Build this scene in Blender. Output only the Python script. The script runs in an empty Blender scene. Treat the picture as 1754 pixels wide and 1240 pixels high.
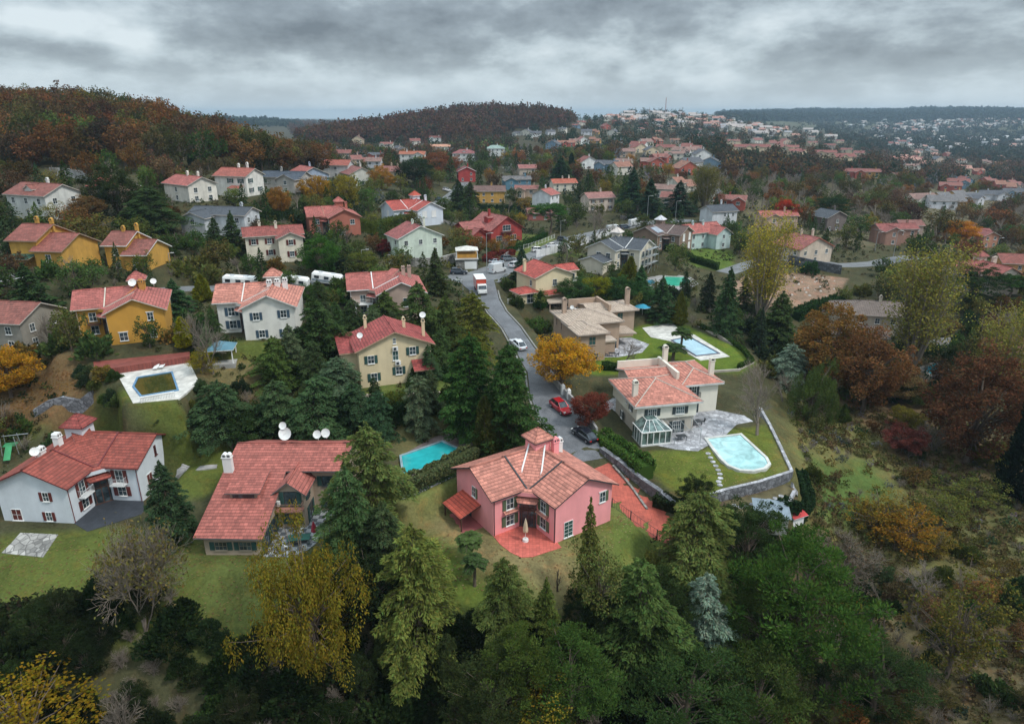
import bpy, math, random
import numpy as np
from mathutils import Vector, Matrix

R = math.radians
sc = bpy.context.scene
rng = np.random.default_rng(7)
random.seed(7)

# ------------------------------------------------------------------ camera
PW, PH, PF, PITCH, CZ = 1754.0, 1240.0, 1169.0, R(20), 47.0
cam = bpy.data.cameras.new("camera"); camo = bpy.data.objects.new("camera", cam)
sc.collection.objects.link(camo); sc.camera = camo
camo.location = (0, 0, CZ); camo.rotation_euler = (R(90) - PITCH, 0, 0)
cam.sensor_width = 36; cam.lens = 36 * PF / PW; cam.clip_start = 0.5; cam.clip_end = 30000

# ------------------------------------------------------------------ world
SUN_EL, SUN_AZ = R(52), R(118)          # azimuth clockwise from +Y
world = bpy.data.worlds.new("World"); sc.world = world; world.use_nodes = True
wn = world.node_tree; wn.nodes.clear()
def WN(t, **k):
    n = wn.nodes.new(t)
    for a, b in k.items(): setattr(n, a, b)
    return n
def WL(a, b): wn.links.new(a, b)
def wmath(op, a, b=None, c=None):
    n = WN('ShaderNodeMath', operation=op)
    for i, v in enumerate((a, b, c)):
        if v is None: continue
        if isinstance(v, (int, float)): n.inputs[i].default_value = v
        else: WL(v, n.inputs[i])
    return n.outputs[0]
sky = WN('ShaderNodeTexSky'); sky.sky_type = 'NISHITA'; sky.sun_disc = False
sky.sun_elevation = SUN_EL; sky.sun_rotation = SUN_AZ
tc = WN('ShaderNodeTexCoord')
sep = WN('ShaderNodeSeparateXYZ'); WL(tc.outputs['Generated'], sep.inputs[0])
# a flat cloud deck seen in perspective: the direction divided by its height
den = wmath('ADD', wmath('MAXIMUM', sep.outputs[2], 0.0), 0.035)
cu = wmath('DIVIDE', sep.outputs[0], den); cv = wmath('DIVIDE', sep.outputs[1], den)
comb = WN('ShaderNodeCombineXYZ'); WL(cu, comb.inputs[0]); WL(wmath('MULTIPLY', cv, 0.55), comb.inputs[1])
n1 = WN('ShaderNodeTexNoise'); n1.inputs['Scale'].default_value = 0.34; n1.inputs['Detail'].default_value = 9
n1.inputs['Roughness'].default_value = 0.56; n1.inputs['Distortion'].default_value = 0.5
mp = WN('ShaderNodeMapping'); mp.inputs['Location'].default_value = (3.7, 1.3, 0); WL(comb.outputs[0], mp.inputs[0]); WL(mp.outputs[0], n1.inputs[0])
# billowy structure in angle space
cb2 = WN('ShaderNodeCombineXYZ'); WL(sep.outputs[0], cb2.inputs[0]); WL(wmath('MULTIPLY', sep.outputs[2], 2.6), cb2.inputs[1]); WL(wmath('MULTIPLY', sep.outputs[1], .5), cb2.inputs[2])
n2 = WN('ShaderNodeTexNoise'); n2.inputs['Scale'].default_value = 5.0; n2.inputs['Detail'].default_value = 4; n2.inputs['Roughness'].default_value = 0.5; n2.inputs['Distortion'].default_value = .12
WL(cb2.outputs[0], n2.inputs[0])
n3 = WN('ShaderNodeTexNoise'); n3.inputs['Scale'].default_value = 17.0; n3.inputs['Detail'].default_value = 9; n3.inputs['Roughness'].default_value = .6; cb3 = WN('ShaderNodeCombineXYZ'); WL(sep.outputs[0], cb3.inputs[0]); WL(wmath('MULTIPLY', sep.outputs[2], 1.9), cb3.inputs[1]); WL(cb3.outputs[0], n3.inputs[0])
dens = wmath('ADD', wmath('MULTIPLY', n3.outputs[0], 0.46), wmath('MULTIPLY', n2.outputs[0], 0.70))
def blob(ax, el, sx, sz, amt):         # a broad cloud bank or a gap at one direction of the sky
    ux, uz = math.sin(R(ax)), math.sin(R(el))
    a = wmath('POWER', wmath('DIVIDE', wmath('SUBTRACT', sep.outputs[0], ux), sx), 2)
    b = wmath('POWER', wmath('DIVIDE', wmath('SUBTRACT', sep.outputs[2], uz), sz), 2)
    return wmath('MULTIPLY', wmath('EXPONENT', wmath('MULTIPLY', wmath('ADD', a, b), -1)), amt)
for b in [(-15, 5.4, .13, .026, .24), (4, 6.6, .18, .032, .12), (-34, 3.6, .12, .016, .10), (-33, 5.6, .085, .015, -.30),
          (-26.5, 4.4, .03, .02, -.22), (22, 8.5, .2, .03, .07), (6, 4.5, .12, .014, -.08), (30, 3.6, .14, .012, .07), (-8, 2.3, .5, .012, -.05)]:
    dens = wmath('ADD', dens, blob(*b))
ramp = WN('ShaderNodeValToRGB'); WL(dens, ramp.inputs[0])
cr = ramp.color_ramp; cr.elements[0].position = .36; cr.elements[0].color = (.50, .56, .59, 1)
cr.elements[1].position = .80; cr.elements[1].color = (.115, .138, .16, 1)
e = cr.elements.new(.50); e.color = (.36, .42, .455, 1)
e = cr.elements.new(.62); e.color = (.22, .26, .29, 1)
# paler towards the horizon, brighter overhead (thin overcast)
hz = WN('ShaderNodeMapRange'); WL(sep.outputs[2], hz.inputs[0]); hz.inputs[1].default_value = -0.01; hz.inputs[2].default_value = .075
hz.inputs[3].default_value = 1; hz.inputs[4].default_value = 0
mxh = WN('ShaderNodeMixRGB'); WL(wmath('MULTIPLY', hz.outputs[0], .8), mxh.inputs[0]); WL(ramp.outputs[0], mxh.inputs[1]); mxh.inputs[2].default_value = (.46, .54, .59, 1)
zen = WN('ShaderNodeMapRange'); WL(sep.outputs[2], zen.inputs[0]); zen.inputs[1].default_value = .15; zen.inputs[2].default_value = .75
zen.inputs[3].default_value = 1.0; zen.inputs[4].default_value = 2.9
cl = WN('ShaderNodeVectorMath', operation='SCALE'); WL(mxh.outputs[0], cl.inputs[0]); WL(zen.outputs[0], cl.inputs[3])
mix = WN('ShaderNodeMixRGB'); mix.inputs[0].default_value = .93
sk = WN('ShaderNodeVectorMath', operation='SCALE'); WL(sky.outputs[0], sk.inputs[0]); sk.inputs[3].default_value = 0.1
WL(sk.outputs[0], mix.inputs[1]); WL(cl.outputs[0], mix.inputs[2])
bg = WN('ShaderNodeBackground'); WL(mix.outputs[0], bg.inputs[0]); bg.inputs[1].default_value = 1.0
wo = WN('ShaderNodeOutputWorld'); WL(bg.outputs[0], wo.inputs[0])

sun = bpy.data.lights.new("sun", 'SUN'); suno = bpy.data.objects.new("sun", sun); sc.collection.objects.link(suno)
sun.energy = 1.5; sun.angle = R(10); sun.color = (1, .96, .9)
sd = Vector((math.sin(SUN_AZ) * math.cos(SUN_EL), math.cos(SUN_AZ) * math.cos(SUN_EL), math.sin(SUN_EL)))
suno.rotation_euler = sd.to_track_quat('Z', 'Y').to_euler()
sc.view_settings.view_transform = 'Standard'; sc.view_settings.look = 'None'; sc.view_settings.exposure = 0.58; sc.view_settings.gamma = 1
sc.render.engine = 'CYCLES'; sc.cycles.use_denoising = True; sc.cycles.max_bounces = 5; sc.cycles.diffuse_bounces = 3
sc.cycles.volume_bounces = 1; sc.cycles.transparent_max_bounces = 8; sc.cycles.caustics_reflective = False; sc.cycles.caustics_refractive = False

# ------------------------------------------------------------------ pixel <-> world
FW = np.array([0, math.cos(PITCH), -math.sin(PITCH)]); UP = np.array([0, math.sin(PITCH), math.cos(PITCH)])
def ray(px, py): return FW + (px - PW / 2) / PF * np.array([1., 0, 0]) - (py - PH / 2) / PF * UP
def atz(px, py, z):
    d = ray(px, py); t = (z - CZ) / d[2]; return np.array([0, 0, CZ]) + d * t
def atd(px, py, D): return np.array([0, 0, CZ]) + ray(px, py) * D
def proj(p):
    v = np.asarray(p, float) - np.array([0, 0, CZ]); d = v @ FW
    return PW / 2 + PF * v[..., 0] / d, PH / 2 - PF * (v @ UP) / d, d

# ------------------------------------------------------------------ terrain
CP = []
for px, py, z in [(920, 930, 0), (820, 900, 0), (1040, 960, -.6), (760, 1000, -.8), (930, 1040, -1.6), (700, 960, -.6),
    (1000, 745, .8), (960, 700, 1.6), (925, 650, 2.6), (887, 592, 4), (855, 545, 6), (822, 490, 8), (785, 466, 8), (880, 455, 7.5),
    (960, 412, 6), (1050, 392, 5), (740, 770, 3), (640, 730, 4), (690, 690, 5.5), (616, 670, 7), (736, 655, 7), (560, 690, 6), (420, 640, 9.5),
    (1089, 762, -1), (1250, 735, -1), (1220, 830, -1.5), (1330, 805, -1.8), (1290, 770, -1.4), (1345, 850, -5), (1150, 860, -1.6),
    (1100, 860, -1.5), (1160, 905, -2.2),
    (995, 626, 1), (1200, 600, 1), (1270, 620, .5), (1320, 600, -2), (1370, 680, -6), (1300, 700, -2.5),
    (100, 915, -1), (300, 870, -1), (20, 880, -1), (460, 960, -1), (560, 900, -1), (300, 1050, -2.6), (450, 1080, -3), (50, 1050, -2.5), (120, 960, -1.3),
    (100, 700, 7.5), (60, 640, 8.5), (335, 690, 8), (230, 715, 7.5), (340, 770, 1), (430, 745, 2.5), (60, 760, 3), (265, 660, 10),
    (205, 596, 11.5), (440, 586, 11.5), (30, 600, 11), (300, 510, 13), (450, 480, 12.5), (520, 560, 11), (630, 560, 9.5), (700, 500, 9.5),
    (90, 455, 19.5), (220, 450, 18), (60, 375, 24), (340, 400, 19), (475, 450, 14), (395, 338, 24), (500, 340, 21), (300, 340, 25), (600, 330, 18), (620, 420, 12),
    (715, 448, 9.5), (660, 440, 10.5), (850, 412, 8), (760, 360, 12), (700, 380, 12), (830, 355, 9), (930, 480, 6.5), (1120, 465, 5), (1180, 430, 5),
    (1160, 485, 3), (1100, 530, 3), (1230, 470, 2), (1260, 560, 0), (1340, 490, 2), (1440, 520, 0), (1400, 460, 4), (1540, 420, 4), (1620, 470, 2),
    (1500, 580, -1.5), (1640, 560, -2), (1700, 500, 0), (1720, 640, -6), (1500, 660, -8), (1420, 720, -8), (1500, 760, -9), (1700, 720, -10), (1600, 850, -12),
    (1754, 900, -12), (1754, 1240, -14), (1450, 940, -13), (1400, 1050, -14), (1250, 1000, -9), (1240, 1130, -13), (1100, 1100, -7), (1000, 1180, -9), (1200, 1240, -15), (1500, 1240, -17),
    (700, 1140, -7), (700, 1240, -11), (400, 1180, -8), (300, 1240, -10), (60, 1160, -6), (60, 1240, -8), (560, 1140, -6)]:
    CP.append(atz(px, py, z))
for px, py, D, dz in [(0, 300, 215, 0), (150, 300, 215, 0), (300, 300, 225, 0), (430, 305, 235, 0), (540, 300, 270, 0),
    (-300, 300, 230, 0), (-300, 120, 330, -12), (0, 152, 320, -13), (120, 150, 320, -13), (250, 168, 320, -13), (330, 195, 320, -13), (450, 226, 340, -13), (530, 262, 350, -12),
    (-300, 150, 480, -20), (100, 175, 480, -22), (330, 215, 480, -16), (450, 240, 520, -12),
    (430, 205, 2600, -4), (300, 202, 2600, 0), (500, 215, 2000, -6), (480, 235, 1200, -12),
    (520, 250, 620, -8), (600, 250, 620, -6), (700, 280, 430, 0), (600, 300, 330, 0),
    (530, 214, 820, -13), (600, 203, 860, -13), (700, 190, 920, -13), (780, 178, 980, -13), (850, 173, 1000, -13), (930, 178, 1020, -13), (985, 192, 1020, -13), (870, 222, 800, -13),
    (700, 245, 700, -8), (850, 240, 680, -4), (800, 262, 620, 0), (860, 262, 600, 0), (820, 290, 430, 0), (900, 300, 420, 0),
    (700, 195, 1400, -30), (900, 190, 1500, -30), (1030, 196, 1500, -14), (1090, 184, 1500, -12), (1140, 184, 1500, -12), (1190, 190, 1500, -12), (1260, 204, 1450, -12), (1330, 218, 1300, -10),
    (1000, 230, 850, -4), (1100, 215, 1150, -6), (1200, 222, 1100, -6), (1080, 250, 620, -2), (1150, 262, 560, 0), (980, 262, 600, 0), (1200, 240, 800, -10), (1250, 250, 620, 0),
    (1050, 300, 400, 0), (1150, 300, 400, 0), (1000, 330, 330, 0), (1100, 350, 300, 0), (1200, 350, 290, 0),
    (1320, 268, 560, 0), (1460, 272, 560, 0), (1380, 300, 500, 0), (1300, 330, 400, 0), (1450, 350, 370, 0), (1580, 340, 430, 0), (1700, 350, 450, 0), (1640, 325, 520, 0),
    (1700, 310, 650, 0), (1560, 300, 600, 0), (1750, 290, 850, 0), (1550, 272, 1000, -4), (1600, 255, 1300, -4), (1754, 260, 1300, -4), (1700, 235, 2000, -4), (1560, 225, 2300, -4),
    (1754, 200, 2800, -4), (1600, 210, 2700, -4), (1400, 215, 2500, -6), (1300, 205, 2600, -6),
    (1250, 193, 4200, -10), (1400, 189, 4400, -10), (1500, 191, 4400, -10), (1620, 186, 4500, -10), (1754, 188, 4500, -10), (2000, 190, 4500, -10), (2000, 230, 2500, -5), (2000, 300, 800, -5), (1950, 500, 260, -3),
    (1000, 200, 4500, -20), (600, 205, 5000, -20), (100, 205, 5000, -20), (-400, 200, 5000, -20), (900, 205, 8000, 0), (0, 205, 8000, 0), (1754, 205, 8000, 0)]:
    p = atd(px, py, D); p[2] += dz; CP.append(p)
for x, y, z in [(-60, 0, -8), (0, 0, -14), (60, 0, -18), (-100, 60, 0), (-120, 20, 0), (120, 40, -14), (0, -200, -25), (-300, -200, 0), (300, -200, -25), (-300, 100, 30), (250, 100, -8)]:
    CP.append(np.array([x, y, z], float))
CP = np.array(CP)
SC = 100.0
def warp(xy):                          # compresses far distances so the interpolation stays well behaved
    r = np.sqrt((xy ** 2).sum(-1, keepdims=True)) + 1e-6
    return xy / r * np.log1p(r / 60) * 2
cw = warp(CP[:, :2]); N = len(cw)
Kd = np.sqrt(((cw[:, None] - cw[None]) ** 2).sum(-1))
A = np.zeros((N + 3, N + 3)); A[:N, :N] = Kd - 0.01 * np.eye(N); A[:N, N] = 1; A[:N, N + 1:] = cw; A[N, :N] = 1; A[N + 1:, :N] = cw.T
wts = np.linalg.solve(A, np.concatenate([CP[:, 2], [0, 0, 0]]))
def rbf(xy):
    q = warp(xy); out = np.empty(len(q))
    for i in range(0, len(q), 20000):
        s = q[i:i + 20000]; d = np.sqrt(((s[:, None] - cw[None]) ** 2).sum(-1))
        out[i:i + 20000] = d @ wts[:N] + wts[N] + s @ wts[N + 1:]
    return out
def axis(lo, hi, step, far_lo, far_hi, g=1.07):
    a = list(np.arange(lo, hi + 1e-6, step)); s = step
    while a[-1] < far_hi: s *= g; a.append(a[-1] + s)
    s = step
    while a[0] > far_lo: s *= g; a.insert(0, a[0] - s)
    return np.array(a)
XS = axis(-90, 100, .8, -7000, 7000); YS = axis(46, 210, .8, -350, 9000)
GX, GY = np.meshgrid(XS, YS); NX, NY = len(XS), len(YS)
GZ = rbf(np.stack([GX.ravel(), GY.ravel()], 1)).reshape(NY, NX)
def smooth_noise(x, y, s, seed):
    r = np.random.default_rng(seed); out = 0
    for k in range(5):
        a = r.uniform(0, 2 * math.pi); f = s * r.uniform(.6, 1.6); ph = r.uniform(0, 6.28)
        out = out + np.sin((x * math.cos(a) + y * math.sin(a)) * f + ph + 1.3 * np.sin((y * math.cos(a) - x * math.sin(a)) * f * .7 + ph))
    return out / 5
GZ += 0.22 * smooth_noise(GX, GY, .22, 3) * (GY < 1000)
GZ += np.clip((GY - 2600) / 900, 0, 1) * 9 * smooth_noise(GX, GY, .006, 5) * (GX > 300)
PADS = []
def hz_(x, y):
    i = np.clip(np.searchsorted(YS, y) - 1, 0, NY - 2); j = np.clip(np.searchsorted(XS, x) - 1, 0, NX - 2)
    fx = (x - XS[j]) / (XS[j + 1] - XS[j]); fy = (y - YS[i]) / (YS[i + 1] - YS[i])
    return (GZ[i, j] * (1 - fx) + GZ[i, j + 1] * fx) * (1 - fy) + (GZ[i + 1, j] * (1 - fx) + GZ[i + 1, j + 1] * fx) * fy
def pad(x, y, z, r, soft=4.0):
    global GZ
    sx = slice(max(np.searchsorted(XS, x - r - soft) - 1, 0), np.searchsorted(XS, x + r + soft) + 1); sy = slice(max(np.searchsorted(YS, y - r - soft) - 1, 0), np.searchsorted(YS, y + r + soft) + 1)
    d = np.sqrt((GX[sy, sx] - x) ** 2 + (GY[sy, sx] - y) ** 2)
    w = np.clip((r + soft - d) / soft, 0, 1); w = w * w * (3 - 2 * w)
    GZ[sy, sx] = GZ[sy, sx] * (1 - w) + z * w
def inpoly(x, y, poly):
    x = np.asarray(x, float); y = np.asarray(y, float); ins = np.zeros(x.shape, bool); n = len(poly)
    for i in range(n):
        x0, y0 = poly[i][:2]; x1, y1 = poly[(i + 1) % n][:2]
        c = ((y0 > y) != (y1 > y)) & (x < (x1 - x0) * (y - y0) / ((y1 - y0) or 1e-9) + x0); ins ^= c
    return ins
def polydist(x, y, poly):
    d = np.full(np.shape(x), 1e9); n = len(poly)
    for i in range(n):
        x0, y0 = poly[i][:2]; x1, y1 = poly[(i + 1) % n][:2]; L2 = (x1 - x0) ** 2 + (y1 - y0) ** 2 + 1e-9
        t = np.clip(((x - x0) * (x1 - x0) + (y - y0) * (y1 - y0)) / L2, 0, 1)
        d = np.minimum(d, np.hypot(x - x0 - t * (x1 - x0), y - y0 - t * (y1 - y0)))
    return d
def padpoly(poly, z, soft=2.5, grow=.4):
    """level the ground under a polygon; z is a number or a function of x, y"""
    global GZ
    P_ = np.array([p[:2] for p in poly]); m = soft + grow + 1
    j0, j1 = np.searchsorted(XS, P_[:, 0].min() - m) - 1, np.searchsorted(XS, P_[:, 0].max() + m) + 1
    i0, i1 = np.searchsorted(YS, P_[:, 1].min() - m) - 1, np.searchsorted(YS, P_[:, 1].max() + m) + 1
    X_, Y_ = GX[i0:i1, j0:j1], GY[i0:i1, j0:j1]
    d = np.where(inpoly(X_, Y_, poly), 0, np.maximum(polydist(X_, Y_, poly) - grow, 0)); w = np.clip(1 - d / soft, 0, 1); w = w * w * (3 - 2 * w)
    GZ[i0:i1, j0:j1] = GZ[i0:i1, j0:j1] * (1 - w) + (z(X_, Y_) if callable(z) else z) * w
def G(px, py):
    """the point of the ground seen at a pixel of the photograph"""
    d = ray(px, py); t = 40.0; pt = t
    while t < 9000:
        p = np.array([0, 0, CZ]) + d * t
        if p[2] < hz_(p[0], p[1]):
            a, b = pt, t
            for _ in range(14):
                m = (a + b) / 2; q = np.array([0, 0, CZ]) + d * m
                if q[2] < hz_(q[0], q[1]): b = m
                else: a = m
            q = np.array([0, 0, CZ]) + d * b; return np.array([q[0], q[1], hz_(q[0], q[1])])
        pt = t; t *= 1.012
    return np.array([0, 0, CZ]) + d * 4000
# ------------------------------------------------------------------ materials
MATS = {}
def newmat(name):
    m = bpy.data.materials.new(name); m.use_nodes = True; nt = m.node_tree; nt.nodes.clear()
    out = nt.nodes.new('ShaderNodeOutputMaterial'); b = nt.nodes.new('ShaderNodeBsdfPrincipled'); nt.links.new(b.outputs[0], out.inputs[0])
    return m, nt, b
def nd(nt, t, ins=None, **k):
    n = nt.nodes.new(t)
    for a, v in k.items(): setattr(n, a, v)
    for i, v in (ins or {}).items():
        if hasattr(v, 'is_output') or isinstance(v, bpy.types.NodeSocket): nt.links.new(v, n.inputs[i])
        else: n.inputs[i].default_value = v
    return n
def c4(c, k=1.0): return (c[0] * k, c[1] * k, c[2] * k, 1)
def objco(nt): return nt.nodes.new('ShaderNodeTexCoord').outputs['Object']
def paint(c, rough=.8, var=.22, scale=.7, bump=.15, metal=0, key=''):
    k = ('p', c, rough, var, scale, metal)
    if k in MATS: return MATS[k]
    m, nt, b = newmat(key or 'painted_plaster'); co = objco(nt)
    n = nd(nt, 'ShaderNodeTexNoise', {0: co, 'Scale': scale, 'Detail': 8, 'Roughness': .65})
    # rain streaks run down the walls
    mp_ = nd(nt, 'ShaderNodeMapping', {0: co}); mp_.inputs['Scale'].default_value = (.7, .7, .12)
    n3 = nd(nt, 'ShaderNodeTexNoise', {0: mp_.outputs[0], 'Scale': 1.2, 'Detail': 5})
    av = nd(nt, 'ShaderNodeMath', {0: n.outputs[0], 1: n3.outputs[0]}, operation='ADD')
    mr = nd(nt, 'ShaderNodeMapRange', {0: av.outputs[0], 1: .7, 2: 1.3, 3: 1 - var * 1.3, 4: 1 + var * .6})
    mx = nd(nt, 'ShaderNodeVectorMath', {0: c[:3], 3: mr.outputs[0]}, operation='SCALE'); nt.links.new(mx.outputs[0], b.inputs['Base Color'])
    b.inputs['Roughness'].default_value = rough; b.inputs['Metallic'].default_value = metal
    if bump:
        n2 = nd(nt, 'ShaderNodeTexNoise', {0: co, 'Scale': 14, 'Detail': 3}); bp = nd(nt, 'ShaderNodeBump', {'Height': n2.outputs[0], 'Strength': bump, 'Distance': .04}); nt.links.new(bp.outputs[0], b.inputs['Normal'])
    MATS[k] = m; return m
def tiles(c, size=(.5, .46), var=.5, moss=.3):
    c = tuple(v * k_ for v, k_ in zip(c, (.78, .76, .82))) if c[0] > .3 and c[2] < .2 else c
    k = ('t', c, size, var, moss)
    if k in MATS: return MATS[k]
    m, nt, b = newmat('roof_tiles'); uv = nt.nodes.new('ShaderNodeUVMap').outputs[0]; co = objco(nt)
    br = nd(nt, 'ShaderNodeTexBrick', {0: uv, 'Color1': c4(c, 1 + var * .5), 'Color2': c4(c, 1 - var * .5), 'Mortar': c4(c, .5), 'Scale': 1.0, 'Mortar Size': .022, 'Mortar Smooth': .6, 'Bias': 0.0, 'Brick Width': size[0], 'Row Height': size[1]})
    n = nd(nt, 'ShaderNodeTexNoise', {0: co, 'Scale': .55, 'Detail': 9, 'Roughness': .68})
    # rows of a batch fired a little darker
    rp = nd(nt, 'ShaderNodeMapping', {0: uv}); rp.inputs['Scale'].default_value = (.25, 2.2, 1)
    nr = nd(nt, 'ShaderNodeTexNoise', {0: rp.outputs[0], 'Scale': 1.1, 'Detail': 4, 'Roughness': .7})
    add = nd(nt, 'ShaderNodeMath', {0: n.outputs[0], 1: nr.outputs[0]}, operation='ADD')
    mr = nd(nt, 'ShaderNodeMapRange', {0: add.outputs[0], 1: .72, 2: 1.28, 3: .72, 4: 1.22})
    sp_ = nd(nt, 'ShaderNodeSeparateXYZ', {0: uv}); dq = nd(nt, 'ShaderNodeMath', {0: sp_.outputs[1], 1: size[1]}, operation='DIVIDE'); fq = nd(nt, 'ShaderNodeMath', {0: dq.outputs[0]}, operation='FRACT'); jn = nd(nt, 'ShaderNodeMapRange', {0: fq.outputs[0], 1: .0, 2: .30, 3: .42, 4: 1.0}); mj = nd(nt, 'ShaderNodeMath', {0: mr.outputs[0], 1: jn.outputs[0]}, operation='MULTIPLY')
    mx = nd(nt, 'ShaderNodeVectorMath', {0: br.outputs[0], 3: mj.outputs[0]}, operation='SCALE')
    n4 = nd(nt, 'ShaderNodeTexNoise', {0: co, 'Scale': 1.6, 'Detail': 10, 'Roughness': .75}); ms = nd(nt, 'ShaderNodeMapRange', {0: n4.outputs[0], 1: .54, 2: .72, 3: 0, 4: moss})
    mm = nd(nt, 'ShaderNodeMixRGB', {0: ms.outputs[0], 1: mx.outputs[0], 2: (.10, .085, .07, 1)}); nt.links.new(mm.outputs[0], b.inputs['Base Color'])
    # stepped courses: height falls from the foot of each course to its head
    sp = nd(nt, 'ShaderNodeSeparateXYZ', {0: uv}); dv = nd(nt, 'ShaderNodeMath', {0: sp.outputs[1], 1: size[1]}, operation='DIVIDE')
    fr = nd(nt, 'ShaderNodeMath', {0: dv.outputs[0]}, operation='FRACT'); iv = nd(nt, 'ShaderNodeMath', {0: 1.0, 1: fr.outputs[0]}, operation='SUBTRACT')
    ux = nd(nt, 'ShaderNodeMath', {0: sp.outputs[0], 1: 2 * math.pi / size[0]}, operation='MULTIPLY'); sn = nd(nt, 'ShaderNodeMath', {0: ux.outputs[0]}, operation='SINE')
    hh = nd(nt, 'ShaderNodeMath', {0: sn.outputs[0], 1: .3, 2: iv.outputs[0]}, operation='MULTIPLY_ADD')
    bp = nd(nt, 'ShaderNodeBump', {'Height': hh.outputs[0], 'Strength': .8, 'Distance': .06}); nt.links.new(bp.outputs[0], b.inputs['Normal'])
    b.inputs['Roughness'].default_value = .82; MATS[k] = m; return m
def glass(c=(.02, .03, .035)):
    k = ('g', c)
    if k in MATS: return MATS[k]
    m, nt, b = newmat('window_glass'); co = objco(nt); n = nd(nt, 'ShaderNodeTexNoise', {0: co, 'Scale': 1.1, 'Detail': 2})
    r_ = nd(nt, 'ShaderNodeValToRGB', {0: n.outputs[0]}); r_.color_ramp.elements[0].position = .42; r_.color_ramp.elements[0].color = c4(c); r_.color_ramp.elements[1].position = .62; r_.color_ramp.elements[1].color = c4(c, 3.2)
    nt.links.new(r_.outputs[0], b.inputs['Base Color']); b.inputs['Roughness'].default_value = .07; b.inputs['Specular IOR Level'].default_value = .7; MATS[k] = m; return m
def water(c, dirty=.2, mottled=0):
    m, nt, b = newmat('pool_water'); co = objco(nt)
    n = nd(nt, 'ShaderNodeTexNoise', {0: co, 'Scale': .45 if not mottled else 1.2, 'Detail': 6, 'Distortion': 1.0})
    mr = nd(nt, 'ShaderNodeMapRange', {0: n.outputs[0], 1: .35, 2: .7, 3: 1 - dirty, 4: 1 + dirty * .5}); mx = nd(nt, 'ShaderNodeVectorMath', {0: c[:3], 3: mr.outputs[0]}, operation='SCALE'); nt.links.new(mx.outputs[0], b.inputs['Base Color'])
    b.inputs['Roughness'].default_value = .06; n2 = nd(nt, 'ShaderNodeTexNoise', {0: co, 'Scale': 2.5, 'Detail': 4}); bp = nd(nt, 'ShaderNodeBump', {'Height': n2.outputs[0], 'Strength': .12, 'Distance': .05}); nt.links.new(bp.outputs[0], b.inputs['Normal']); return m
def stone(c=(.2, .2, .21), scale=2.2, dark=.35, light=1.5, crack=.3, key='stone'):
    k = ('s', c, scale, dark, light)
    if k in MATS: return MATS[k]
    m, nt, b = newmat(key); co = objco(nt)
    v = nd(nt, 'ShaderNodeTexVoronoi', {0: co, 'Scale': scale, 'Randomness': 1}); ve = nd(nt, 'ShaderNodeTexVoronoi', {0: co, 'Scale': scale}, feature='DISTANCE_TO_EDGE')
    sx = nd(nt, 'ShaderNodeSeparateColor', {0: v.outputs['Color']}); mr = nd(nt, 'ShaderNodeMapRange', {0: sx.outputs[0], 3: .6, 4: light})
    mx = nd(nt, 'ShaderNodeVectorMath', {0: c[:3], 3: mr.outputs[0]}, operation='SCALE')
    ed = nd(nt, 'ShaderNodeMapRange', {0: ve.outputs[0], 1: 0, 2: .08, 3: 1, 4: 0}); mm = nd(nt, 'ShaderNodeMixRGB', {0: ed.outputs[0], 1: mx.outputs[0], 2: c4(c, dark)})
    n = nd(nt, 'ShaderNodeTexNoise', {0: co, 'Scale': .8, 'Detail': 8}); m2 = nd(nt, 'ShaderNodeMapRange', {0: n.outputs[0], 1: .3, 2: .7, 3: .7, 4: 1.2}); m3 = nd(nt, 'ShaderNodeVectorMath', {0: mm.outputs[0], 3: m2.outputs[0]}, operation='SCALE')
    nt.links.new(m3.outputs[0], b.inputs['Base Color']); bp = nd(nt, 'ShaderNodeBump', {'Height': ve.outputs[0], 'Strength': .7, 'Distance': .1}); nt.links.new(bp.outputs[0], b.inputs['Normal'])
    b.inputs['Roughness'].default_value = .85; MATS[k] = m; return m
def asphalt(c=(.13, .135, .145), scale=1.0):
    m, nt, b = newmat('asphalt'); co = objco(nt)
    n = nd(nt, 'ShaderNodeTexNoise', {0: co, 'Scale': .35 * scale, 'Detail': 10, 'Roughness': .7, 'Distortion': .6}); n2 = nd(nt, 'ShaderNodeTexNoise', {0: co, 'Scale': 9, 'Detail': 4})
    ad = nd(nt, 'ShaderNodeMath', {0: n.outputs[0], 1: n2.outputs[0]}, operation='ADD'); mr = nd(nt, 'ShaderNodeMapRange', {0: ad.outputs[0], 1: .7, 2: 1.3, 3: .45, 4: 1.5})
    ve = nd(nt, 'ShaderNodeTexVoronoi', {0: co, 'Scale': .22}, feature='DISTANCE_TO_EDGE'); ed = nd(nt, 'ShaderNodeMapRange', {0: ve.outputs[0], 1: .0, 2: .012, 3: .5, 4: 0})
    mx = nd(nt, 'ShaderNodeVectorMath', {0: c, 3: mr.outputs[0]}, operation='SCALE'); mm = nd(nt, 'ShaderNodeMixRGB', {0: ed.outputs[0], 1: mx.outputs[0], 2: c4(c, .45)}); nt.links.new(mm.outputs[0], b.inputs['Base Color']); b.inputs['Roughness'].default_value = .75
    bp = nd(nt, 'ShaderNodeBump', {'Height': n2.outputs[0], 'Strength': .2, 'Distance': .03}); nt.links.new(bp.outputs[0], b.inputs['Normal']); return m
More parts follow.
